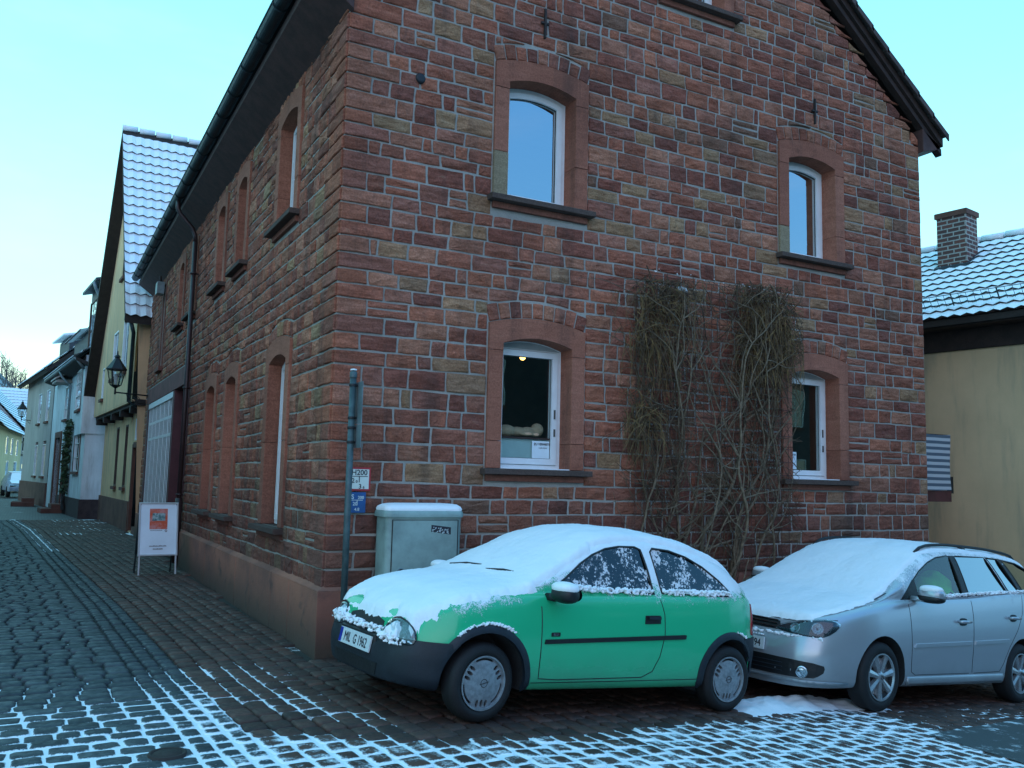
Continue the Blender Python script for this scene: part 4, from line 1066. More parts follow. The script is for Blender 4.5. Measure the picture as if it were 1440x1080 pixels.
# distant wooded hill with bare trees
mb = MB(); ids = {}; nx, ny = 60, 30
for i in range(nx + 1):
    for j in range(ny + 1):
        x_ = -330 + i * 13; y_ = 190 + j * 16
        r_ = (x_ + 150) / 150; hgt = 62 * math.exp(-((x_ + 60) / 62) ** 2) * ss(0, 160, y_ - 190) + 6 * noise.noise(V((x_ * .02, y_ * .02, 0)))
        ids[i, j] = mb.vert((x_, y_, hgt - 3))
for i in range(nx):
    for j in range(ny): mb.face((ids[i, j], ids[i + 1, j], ids[i + 1, j + 1], ids[i, j + 1]))
m, nt, b, o = newmat('wooded_hill'); c = coord(nt); n1 = noi(nt, c, .12, 6, .7); cc = mix(nt, rmp(nt, n1, .4, .65), (.10, .11, .12), (.34, .37, .40)); setin(nt, b.inputs['Base Color'], cc); b.inputs['Roughness'].default_value = 1
struct(mb.build('hill', m, fix=False, smooth=True))
mb = MB(); rr = random.Random(5)
for k in range(900):
    x_ = rr.uniform(-70, 25); y_ = rr.uniform(205, 420); hgt = 62 * math.exp(-((x_ + 60) / 62) ** 2) * ss(0, 160, y_ - 190) + 6 * noise.noise(V((x_ * .02, y_ * .02, 0))) - 3
    h_ = rr.uniform(5, 10); base = V((x_, y_, hgt - .5)); mb.tube([base, base + V((rr.uniform(-.4, .4), 0, h_))], [.18, .04], 3, False)
    for q in range(9):
        t = rr.uniform(.3, .95); p = base + V((0, 0, h_ * t)); d_ = V((rr.uniform(-1, 1), rr.uniform(-.6, .6), rr.uniform(.3, 1.2))) * h_ * .25; mb.tube([p, p + d_], [.09, .03], 3, False)
o = mb.build('hillside_wood', plain('bare_twigs', (.10, .085, .08), .9, bmp=0), fix=False); o['kind'] = 'stuff'; o['label'] = 'bare winter wood covering the distant hillside'
# --- beige house at the right with snow roof, chimney
BH = house_root('beige_house', 'beige rendered house at the right with snowy tiled roof and brick chimney', (0, 0, 0))
bd = V((-.158, .987, 0)); bn = V((-.987, -.158, 0))
BF = Frame((10.87, 1.85, 0), bd, bn)      # u along depth (positive = away)
wallwith(BF, [(-4.1, -3), (7, -3), (7, 4.35), (-4.1, 4.35)], [], 'st_beige', BH)
mb = MB(); BF.box(mb, -4.1, 7, 3.92, 4.40, -.2, .05, .01); mb.prism([BF.P(-4.2, 4.36, .42), BF.P(7, 4.36, .42), BF.P(7, 4.36, 0), BF.P(-4.2, 4.36, 0)], (0, 0, -.1), .005)
mb.build('eaves_board', M['darkwood'], BH)
mb = MB(); e_ = BF.P(-4.3, 4.42, .48); v_ = -bn * 1. + V((0, 0, .66)); tiled(mb, e_, bd, 11.2, v_, 3.6, .27, .2, .035, .014)
mb.build('roof', [M['snowtile'], M['tile']], BH, fix=False)
mb = MB(); tp = e_ + v_.normalized() * 3.6
mb.prism([e_ - V((0, 0, .04)), tp - V((0, 0, .04)), tp - V((0, 0, .2)), e_ - V((0, 0, .14))], bd * 11.2); mb.prism([tp, tp - bn * 5 - V((0, 0, 3)), tp - bn * 5 - V((0, 0, 3.1)), tp - V((0, 0, .1))], bd * 11.2)
mb.build('roof_underside', M['timber'], BH)
mb = MB()
for k in range(25):
    a = tp + bd * (k * .44) + V((0, 0, .02)); mb.tube([a, a + bd * .40 + V((0, 0, .02))], [.075, .065], 8)
mb.build('ridge_tile', M['snow'], BH, smooth=True)
# snow guard
mb = MB(); g0 = e_ + v_.normalized() * .30 + V((0, 0, .03))
nrm = bd.cross(v_).normalized(); nrm = nrm if nrm.z > 0 else -nrm
for z_ in (.07, .15, .23): mb.tube([g0 + nrm * z_, g0 + bd * 11.0 + nrm * z_], .006, 4)
for k in range(91):
    p = g0 + bd * (k * .12); mb.tube([p + nrm * .03, p + nrm * .24], .004 if k % 6 else .012, 4)
mb.build('snow_guard', M['zinc'], BH)
# chimney
m, nt, b, o = newmat('chimney_brick'); c = N(nt, 'TexCoord', 'UV'); br = N(nt, 'TexBrick', i_Vector=N(nt, 'TexCoord', 'UV'), i_Scale=1., i_Color1=(.17, .06, .045), i_Color2=(.09, .045, .04), i_Mortar=(.36, .34, .30), i_Mortar_Size=.012, i_Brick_Width=.22, i_Row_Height=.082)
n2 = noi(nt, coord(nt), 30, 4); cc = mix(nt, rmp(nt, n2, .4, .8, 0, .5), br, (.05, .035, .03)); setin(nt, b.inputs['Base Color'], cc); b.inputs['Roughness'].default_value = .9; bump(nt, b, n2, .4, .01)
M['brick'] = m
cb = BF.P(.15, 0, -1.72); cw, cd = .27, .22
mb = MB(); pts4 = [cb + bd * a + bn * b_ for a, b_ in ((-cw, cd), (cw, cd), (cw, -cd), (-cw, -cd))]
mb.prism([p + V((0, 0, 6.72)) for p in pts4], (0, 0, -2.0)); o = mb.build('chimney', m, BH)
uvl = o.data.uv_layers.new(name='UVMap')
for p in o.data.polygons:
    nn = p.normal
    for li in p.loop_indices:
        co = o.data.vertices[o.data.loops[li].vertex_index].co; uvl.data[li].uv = ((co.dot(bd) if abs(nn.dot(bn)) > .5 else co.dot(bn)), co.z)
mb = MB(); mb.prism([cb + (p - cb) * 1.12 + V((0, 0, 6.80)) for p in pts4], (0, 0, -.1), .01); mb.build('chimney_cap', M['redst'], o)
mb = MB(); 
for (a, b_) in ((-cw - .03, cd + .03), (cw + .03, cd + .03)): pass
q = [cb + bd * a + bn * b_ for a, b_ in ((-cw - .05, cd + .05), (cw + .05, cd + .05), (cw + .05, -cd - .2), (-cw - .05, -cd - .2))]
zf = [5.75, 5.75, 6.15, 6.15]; mb.face([mb.vert(p + V((0, 0, z_))) for p, z_ in zip(q, zf)])
for k in range(4): mb.face([mb.vert(q[k] + V((0, 0, zf[k]))), mb.vert(q[(k + 1) % 4] + V((0, 0, zf[(k + 1) % 4]))), mb.vert(q[(k + 1) % 4] + V((0, 0, 4.9))), mb.vert(q[k] + V((0, 0, 4.9)))])
mb.build('flashing', M['slate'], o)
mb = MB(); BF.box(mb, .55, .58, -1.2, 1.62, 0, .03); mb.build('cable_cover', M['zinclight'], BH)
# balcony with striped screen behind the sandstone corner
BL = thing('balcony', 'small balcony with dark red edge behind the right corner of the sandstone house', 'balcony', (8.5, .9, 1.43))
mb = MB(); mb.prism([(-.1, 0, .17), (1.72, 0, .17), (1.72, 1.1, .17), (-.1, 1.1, .17)], (0, 0, -.17), .01); mb.build('slab', plain('dark_red_fascia', (.10, .03, .03), .6), BL)
mb = MB(); 
for x_ in (.3, 1.7): mb.tube([(x_, .04, .17), (x_, .04, 1.03)], .02, 6)
mb.tube([(0, .04, 1.03), (1.72, .04, 1.03)], .018, 6); mb.box((1.75, .03, .26), (.06, .05, .26)); mb.build('railing', M['black'], BL)
m, nt, b, o = newmat('striped_fabric'); sp = nt.nodes.new('ShaderNodeSeparateXYZ'); nt.links.new(N(nt, 'TexCoord', 'Object'), sp.inputs[0])
wv = mth(nt, 'SINE', mth(nt, 'MULTIPLY', sp.outputs[2], 2 * math.pi / .094)); setin(nt, b.inputs['Base Color'], mix(nt, rmp(nt, wv, -.15, .15), (.10, .14, .18), (.50, .55, .58))); b.inputs['Roughness'].default_value = .9
SF_ = MB(); ids = {}
for i in range(25):
    for j in range(13): ids[i, j] = SF_.vert((-.1 + 1.79 * i / 24, .0 + .012 * math.sin(i * 1.3 + j * .4), .18 + .86 * j / 12 - .01 * math.sin(i * .4)))
for i in range(24):
    for j in range(12): SF_.face((ids[i, j], ids[i + 1, j], ids[i + 1, j + 1], ids[i, j + 1]))
t_ = SF_.build('privacy_screen', m, None, smooth=True, fix=False); t_.location = (8.5, .88, 1.43)
tag(t_, 'blue and white striped fabric screen stretched along the balcony railing', 'balcony screen')
# --- opposite side of the square, only seen mirrored in the panes
for lb, x_, wd, hw, hr, yd in (('dark house with snowy roof across the square mirrored in the lower left window', 6.3, 12, 6.5, 8.9, -17), ('second dark house across the square mirrored in the lower right window', 23.5, 15, 6.2, 9.6, -18)):
    OH = house_root('opposite_house', lb, (x_, yd, 0)); h2 = wd / 2
    mb = MB(); mb.box((0, -3, (hw - 3) / 2), (wd, 7, hw + 3)); mb.prism([(-h2, .5, hw), (-h2, -6.5, hw), (-h2, -3, hr)], (wd, 0, 0)); mb.build('wall', M['slate'], OH)
    OFr = Frame((-h2, .5, 0), (1, 0, 0), (0, 1, 0))
    for q in range(4):
        for z_ in (1.2, 4.0): win(OFr, OH, 1.2 + q * wd / 4.4, 2.2 + q * wd / 4.4, z_, z_ + 1.5, 2, 1, depth=-.03)
    for sg in (1, -1):
        mb = MB(); e = V((-h2 - .4, -3 + sg * 3.9, hw - .2)); v = V((-h2 - .4, -3, hr + .2)) - e; tiled(mb, e, (1, 0, 0), wd + .8, v, v.length, .4, .4); mb.build('roof', [M['snowtile'], M['tile']], OH, fix=False)
BT = thing('bare_tree', 'bare winter tree across the square mirrored in the window panes', 'tree', (14.6, -13, -1.4))
mb = MB(); tw = MB(); rt = random.Random(9)
def branch(p, d, L, r, lev):
    pts = [p]; dd = d.copy()
    for i in range(5): dd = (dd + V((rt.uniform(-.25, .25), rt.uniform(-.25, .25), rt.uniform(-.05, .2)))).normalized(); pts.append(pts[-1] + dd * L / 5)
    (mb if lev < 2 else tw).tube(pts, [r * (1 - i / 7) for i in range(6)], 5 if lev < 2 else 3, False)
    if lev < 4:
        for k in range(4): i = rt.randint(2, 5); branch(pts[i], (dd + V((rt.uniform(-1, 1), rt.uniform(-1, 1), rt.uniform(-.1, .8)))).normalized(), L * .62, r * .5, lev + 1)
branch(V((0, 0, 0)), V((0, 0, 1)), 4.5, .2, 0)
mb.build('trunk', M['timber'], BT, fix=False); tw.build('crown', M['timber'], BT, fix=False)
# distant parked car

# --- houses lining the left side of the lane, just outside the photograph
for k, (y0_, y1_, h_, mt_, lb) in enumerate(((3.2, 14, 5.4, 'st_grey', 'grey rendered house lining the left side of the lane'), (14.2, 26, 4.6, 'st_cream', 'cream house in the middle of the left side of the lane'), (26.2, 40, 4.4, 'st_white', 'white house toward the far end of the left side of the lane'))):
    x_ = -5.2 - (y0_ - 3) * .03
    LH = house_root('lane_house', lb, (0, 0, 0)); LF = Frame((x_, y0_, 0), (-.03, 1, 0), (1, .03, 0)); w_ = y1_ - y0_
    ws_ = [(a, a + .9, z_, z_ + 1.3) for z_ in (1.1, 3.6) for a in (1.2, 3.4, 6.0, 8.4)]
    wallwith(LF, [(0, -.2), (w_, -.2), (w_, h_), (0, h_)], ws_, mt_, LH)
    for a, b, c, d in ws_: win(LF, LH, a, b, c, d, 2, 1, 'white')
    mb = MB(); LF.box(mb, 0, w_, -.2, h_, -6, -.27); mb.prism([LF.P(0, h_, 0), LF.P(0, h_, -6), LF.P(0, h_ + 3.6, -3)], (LF.u * w_)); mb.build('gable_wall', M[mt_], LH)
    for sg in (0, 1):
        mb = MB(); e = LF.P(-.2, h_ - .15, .4) if sg == 0 else LF.P(-.2, h_ - .15, -6.4); v = LF.P(-.2, h_ + 3.7, -3) - e; tiled(mb, e, LF.u, w_ + .4, v, v.length, .4, .4); mb.build('roof', [M['snowtile'], M['tile']], LH, fix=False)
# ================================================================== CARS
def pchip(pts):
    xs = [p[0] for p in pts]; ys = [p[1] for p in pts]; n = len(xs)
    h = [xs[i + 1] - xs[i] for i in range(n - 1)]; dl = [(ys[i + 1] - ys[i]) / h[i] for i in range(n - 1)]
    m_ = [dl[0]] + [0] * (n - 2) + [dl[-1]]
    for i in range(1, n - 1):
        if dl[i - 1] * dl[i] > 0:
            w1, w2 = 2 * h[i] + h[i - 1], h[i] + 2 * h[i - 1]; m_[i] = (w1 + w2) / (w1 / dl[i - 1] + w2 / dl[i])
    def f(x):
        if x <= xs[0]: return ys[0]
        if x >= xs[-1]: return ys[-1]
        i = 0
        while x > xs[i + 1]: i += 1
        t = (x - xs[i]) / h[i]; t2, t3 = t * t, t * t * t
        return (2*t3-3*t2+1)*ys[i] + (t3-2*t2+t)*h[i]*m_[i] + (-2*t3+3*t2)*ys[i+1] + (t3-t2)*h[i]*m_[i+1]
    return f
def crom(P, sub):
    out = []
    for i in range(len(P) - 1):
        p0 = P[max(0, i - 1)]; p1 = P[i]; p2 = P[i + 1]; p3 = P[min(len(P) - 1, i + 2)]
        for k in range(sub):
            t = k / sub
            out.append(tuple(.5 * ((2*p1[j]) + (-p0[j]+p2[j])*t + (2*p0[j]-5*p1[j]+4*p2[j]-p3[j])*t*t + (-p0[j]+3*p1[j]-3*p2[j]+p3[j])*t**3) for j in (0, 1)))
    out.append(P[-1]); return out
class Car:
    def __init__(s, prm): s.p = prm; s.zt = pchip(sorted(prm['zt'])); s.zs = pchip(sorted(prm['zs'])); s.yb = pchip(sorted(prm['yb']))
    def section(s, x):
        p = s.p; zt, zs, yb = s.zt(x), s.zs(x), s.yb(x); W = p['W']; k = yb / W; zb = p['zb']
        if x > p['axf'] + .3: zb += (x - p['axf'] - .3) * p.get('lift', .06)
        if x < p['axr'] - .3: zb += (p['axr'] - .3 - x) * p.get('liftr', .25)
        zs = min(zs, zt)
        zr = zt - p['crown'] * ss(zs, zs + .35, zt) - .025
        yr = (p['y0'] - p['tum'] * max(0, zr - p['ybz'])) * k
        y7 = yb - .075 * k; z7 = min(zs + .03, zt - .004)
        yr = min(yr, y7 - .03); zr = max(zr, z7 + .001) if zr > z7 else (z7 + (zt - z7) * .3)
        gm = (lerp(y7, yr, .5) + .012 * ss(zs, zs + .3, zr), lerp(z7, zr, .5))
        P = [(0, zb), (.8 * yb, zb), (yb - .035, zb + .03), (yb - .008, lerp(zb, zs, .28)), (yb + .004, lerp(zb, zs, .52)), (yb - .002, lerp(zb, zs, .78)), (yb - .030, zs - .012), (y7, z7), gm, (yr, zr), (yr * .80, lerp(zr, zt, .62)), (yr * .45, lerp(zr, zt, .92)), (0, zt)]
        return P
    def xwarp(s, x, z, y):
        p = s.p
        if x > p['axf'] + .2:
            t = (x - p['axf'] - .2); x -= t * p['rake'] * max(0, z - p['rz']) 
            x -= t * .25 * max(0, .33 - z)
        if x < p['axr'] - .1: 
            t = (p['axr'] - .1 - x); x += t * p.get('rrake', 0) * max(0, z - .5)
        return x
    def mesh(s):
        xs = s.p['xs']; sub = 4; rows = []
        for x in xs:
            pr = crom(s.section(x), sub); rows.append([V((s.xwarp(x, z, y), y, z)) for y, z in pr])
        n = len(rows[0]); vs = []; fs = []
        full = []
        for r in rows:
            ring = r + [V((q.x, -q.y, q.z)) for q in r[-2:0:-1]]; full.append([len(vs) + i for i in range(len(ring))]); vs += ring
        L = len(full[0])
        for a, b in zip(full[:-1], full[1:]):
            for i in range(L): j = (i + 1) % L; fs.append((a[i], a[j], b[j], b[i]))
        # caps as strips between mirrored points
        for ring, fl in ((full[0], 1), (full[-1], 0)):
            for i in range(n - 1):
                l1, l2 = ring[i], ring[i + 1]; r1 = ring[(L - i) % L]; r2 = ring[(L - i - 1) % L]
                q = [l1, l2, r2, r1]; q = [v_ for k_, v_ in enumerate(q) if v_ not in q[:k_]]
                if len(q) > 2: fs.append(q)
        return vs, fs
def lerp(a, b, t): return a + (b - a) * t
def meshobj(name, vs, fs, mats, parent=None):
    me = bpy.data.meshes.new(name); me.from_pydata([tuple(v) for v in vs], [], fs)
    for m_ in (mats if isinstance(mats, (list, tuple)) else [mats]): me.materials.append(m_)
    bm = bmesh.new(); bm.from_mesh(me); bmesh.ops.remove_doubles(bm, verts=bm.verts, dist=1e-5); bmesh.ops.recalc_face_normals(bm, faces=bm.faces); bm.to_mesh(me); bm.free()
    o = bpy.data.objects.new(name, me); COL.objects.link(o)
    if parent: o.parent = parent
    return o
def cyl_cut(cx, cz, r, y0, y1, n=40):
    mb = MB(); M_ = Matrix.Translation((cx, y0, cz)) @ Matrix.Rotation(math.radians(-90), 4, 'X')
    mb.lathe([(r, 0), (r, y1 - y0)], M_, n, True); return mb.build('cut', M['black'])
def prism_cut(outl, y0, y1):
    mb = MB(); mb.prism([(x, y0, z) for x, z in outl], (0, y1 - y0, 0)); return mb.build('cut', M['black'])
def darken(o, pj, mat):
    me = o.data; me.materials.append(mat)
    for p in me.polygons:
        h = pj.t.find_nearest(p.center)
        if h[3] is not None and h[3] > .006: p.material_index = 1
def apply_bool(o, cutters):
    for c in cutters:
        md = o.modifiers.new('b', 'BOOLEAN'); md.operation = 'DIFFERENCE'; md.object = c; md.solver = 'EXACT'
    bpy.context.view_layer.update(); dg = bpy.context.evaluated_depsgraph_get()
    me = bpy.data.meshes.new_from_object(o.evaluated_get(dg)); old = o.data; o.modifiers.clear(); o.data = me; bpy.data.meshes.remove(old)
    for c in cutters: bpy.data.objects.remove(c)
def split_by(o, planes, test, name, mat, parent, inflate=0):
    """cut along planes, move faces passing test into a new object"""
    bm = bmesh.new(); bm.from_mesh(o.data)
    for co, no in planes: bmesh.ops.bisect_plane(bm, geom=bm.verts[:] + bm.edges[:] + bm.faces[:], dist=1e-5, plane_co=co, plane_no=no)
    fs = [f for f in bm.faces if test(f.calc_center_median())]
    b2 = bmesh.new(); mp = {}
    for f in fs:
        vv = []
        for v in f.verts:
            if v not in mp: mp[v] = b2.verts.new(v.co + (v.normal * inflate))
            vv.append(mp[v])
        try: b2.faces.new(vv)
        except ValueError: pass
    bmesh.ops.delete(bm, geom=fs, context='FACES'); bm.to_mesh(o.data); bm.free()
    if inflate:
        be = [e for e in b2.edges if e.is_boundary]; r_ = bmesh.ops.extrude_edge_only(b2, edges=be)
        b2.normal_update()
        for v in [g for g in r_['geom'] if isinstance(g, bmesh.types.BMVert)]: v.co = v.co + (V((v.co.x * 0, -v.co.y, 0)).normalized() * inflate * 1.5 if abs(v.co.y) > .3 else V((-.02 if v.co.x > 0 else .02, 0, 0)))
    me = bpy.data.meshes.new(name); b2.to_mesh(me); b2.free(); me.materials.append(mat); p = bpy.data.objects.new(name, me); COL.objects.link(p); p.parent = parent; autosmooth(p, 40); return p
class Proj:
    def __init__(s, vs, fs): s.t = BVHTree.FromPolygons([V(v) for v in vs], [tuple(f) for f in fs])
    def side(s, x, z, sg=1):
        h = s.t.ray_cast(V((x, 2 * sg, z)), V((0, -sg, 0))); return (h[0], h[1]) if h[0] else (None, None)
    def front(s, y, z, sg=1):
        h = s.t.ray_cast(V((3 * sg if sg > 0 else -7, y, z)), V((-sg, 0, 0))); return (h[0], h[1]) if h[0] else (None, None)
    def top(s, x, y):
        h = s.t.ray_cast(V((x, y, 3)), V((0, 0, -1))); return (h[0], h[1]) if h[0] else (None, None)
def outn(n, ref):
    return n if n.dot(ref) > 0 else -n
def patch(mb, outl, fn, off, grid=.05, thick=.012, dens=.03):
    """fn(a,b)->(point, outward normal); closed slab following the surface"""
    o2 = []
    for i in range(len(outl)):
        p, q = V(outl[i]), V(outl[(i + 1) % len(outl)]); k = max(1, int((q - p).length / dens))
        for j in range(k): o2.append(tuple(p.lerp(q, j / k)))
    vs, tr = tri2d(o2, (), grid); top = []; bot = []; ok = []
    for v in vs:
        p, n = fn(v.x, v.y)
        if p is None: top.append(None); bot.append(None); continue
        o_ = off(v.x, v.y) if callable(off) else off
        top.append(mb.vert(p + n * o_)); bot.append(mb.vert(p + n * (o_ - thick)))
    for t in tr:
        if all(top[i] is not None for i in t): mb.face([top[i] for i in t])
    n_ = len(o2)
    for i in range(n_):
        j = (i + 1) % n_
        if top[i] is not None and top[j] is not None: mb.face((top[i], top[j], bot[j], bot[i]))
def smoothloop(pts, k=3):
    out = []; n = len(pts)
    for i in range(n):
        p0, p1, p2, p3 = pts[i - 1], pts[i], pts[(i + 1) % n], pts[(i + 2) % n]
        for q in range(k):
            t = q / k; out.append(tuple(.5 * ((2*p1[j]) + (-p0[j]+p2[j])*t + (2*p0[j]-5*p1[j]+4*p2[j]-p3[j])*t*t + (-p0[j]+3*p1[j]-3*p2[j]+p3[j])*t**3) for j in (0, 1)))
    return out
def densify(pts, d=.03, closed=True):
    out = []
    for i in range(len(pts) - (0 if closed else 1)):
        p, q = V(pts[i]), V(pts[(i + 1) % len(pts)]); k = max(1, int((q - p).length / d))
        for j in range(k): out.append(tuple(p.lerp(q, j / k)))
    out.append(tuple(pts[0] if closed else pts[-1])); return out
def line_on(mb, pts, fn, r, off=0, closed=False, n=5):
    P_ = []
    for a, b in densify(pts, .03, closed):
        p, nn = fn(a, b)
        if p is not None: P_.append(p + nn * off)
    if len(P_) > 1: mb.tube(P_, r, n)
def paint(name, col, metal, rough, zfrost, amount=.5):
    m, nt, b, o = newmat(name); c = coord(nt); n1 = noi(nt, c, 90, 4, .75); n2 = noi(nt, c, 9, 4, .6); n3 = noi(nt, c, 2.5, 4, .6); sp = nt.nodes.new('ShaderNodeSeparateXYZ'); nt.links.new(N(nt, 'TexCoord', 'Object'), sp.inputs[0]); zz_ = mth(nt, 'ADD', sp.outputs[2], rmp(nt, sp.outputs[0], -.55, .25, 0, .17))
    frost = mth(nt, 'ADD', mth(nt, 'ADD', mth(nt, 'MULTIPLY', n1, .9), mth(nt, 'MULTIPLY', n2, .8)), mth(nt, 'MULTIPLY', rmp(nt, zz_, zfrost - .12, zfrost + .35), amount))
    f = rmp(nt, frost, 1.12, 1.30); f = mth(nt, 'MULTIPLY', f, rmp(nt, zz_, zfrost - .10, zfrost))
    dirt = mth(nt, 'MULTIPLY', rmp(nt, mth(nt, 'ADD', sp.outputs[2], mth(nt, 'MULTIPLY', n3, .25)), .25, .62, 1, 0), .52)
    cc = mix(nt, dirt, col, (.06, .07, .065)); cc = mix(nt, f, cc, SNOWC)
    setin(nt, b.inputs['Base Color'], cc); setin(nt, b.inputs['Metallic'], mth(nt, 'MULTIPLY', mth(nt, 'SUBTRACT', 1., f), metal))
    setin(nt, b.inputs['Roughness'], mth(nt, 'ADD', mth(nt, 'MULTIPLY', f, .5), mth(nt, 'ADD', rough, mth(nt, 'MULTIPLY', dirt, .5))))
    b.inputs['Coat Weight'].default_value = .4; b.inputs['Coat Roughness'].default_value = .07
    bump(nt, b, mth(nt, 'MULTIPLY', f, n1), .6, .01); return m
def frostglass(name, amt, tint=(.25, .32, .32), base=.12):
    m = bpy.data.materials.new(name); m.use_nodes = True; nt = m.node_tree; nt.nodes.clear(); out = nt.nodes.new('ShaderNodeOutputMaterial')
    t = N(nt, 'BsdfTransparent', i_Color=(*tint, 1)); g = N(nt, 'BsdfGlossy', i_Color=(.95, 1, 1, 1), i_Roughness=.01)
    ff = fres(nt, base)
    mx = N(nt, 'MixShader', i_0=ff, i_1=t, i_2=g)
    c = coord(nt); n1 = noi(nt, c, 38, 4, .75); n2 = noi(nt, c, 6, 3, .6)
    s = rmp(nt, mth(nt, 'ADD', mth(nt, 'MULTIPLY', n1, 1.0), mth(nt, 'MULTIPLY', n2, .9)), 1.18 - amt, 1.26 - amt)
    d = N(nt, 'BsdfDiffuse', i_Color=(.72, .76, .80, 1), i_Roughness=1.); m2 = N(nt, 'MixShader', i_0=mth(nt, 'MULTIPLY', s, .93), i_1=mx, i_2=d); nt.links.new(m2, out.inputs[0]); return m
M['dash'] = plain('dashboard_plastic', (.012, .013, .014), .9)
M['tyre'] = plain('tyre_rubber', (.007, .008, .009), .75, var=.2, scale=20, bmp=.3); M['plastic'] = plain('dark_bumper_plastic', (.008, .013, .020), .55, var=.2, scale=12, bmp=.25)
M['blackpl'] = plain('black_trim', (.008, .009, .01), .5, bmp=.05); M['rim'] = plain('silver_wheel_paint', (.30, .33, .35), .4, .5, var=.25, scale=30); M['alloy'] = plain('alloy_wheel', (.42, .46, .48), .3, .7, var=.12, scale=30)
M['plate'] = plain('number_plate_white', (.62, .66, .66), .5, var=.08, scale=40); M['blue'] = plain('blue_plate_band', (.01, .03, .35), .4); M['seat'] = plain('seat_fabric', (.03, .035, .04), .9)
M['refl'] = plain('lamp_reflector', (.22, .25, .27), .18, 1., var=.5, scale=60, bmp=.6)
M['lens'] = glassmat('headlight_lens', .06, tint=(.8, .88, .9)); M['chrome'] = plain('chrome', (.6, .64, .66), .12, 1., var=.05, bmp=0); M['redlens'] = plain('red_tail_lens', (.35, .015, .02), .15, var=.1, bmp=0)
def place_car(o, fr, re, halfw):
    fr, re = V(fr), V(re); x = (fr - re).normalized(); y = V((0, 0, 1)).cross(x).normalized(); z = x.cross(y)
    m_ = Matrix((x, y, z)).transposed().to_4x4(); m_.translation = fr - y * halfw; o.matrix_world = m_
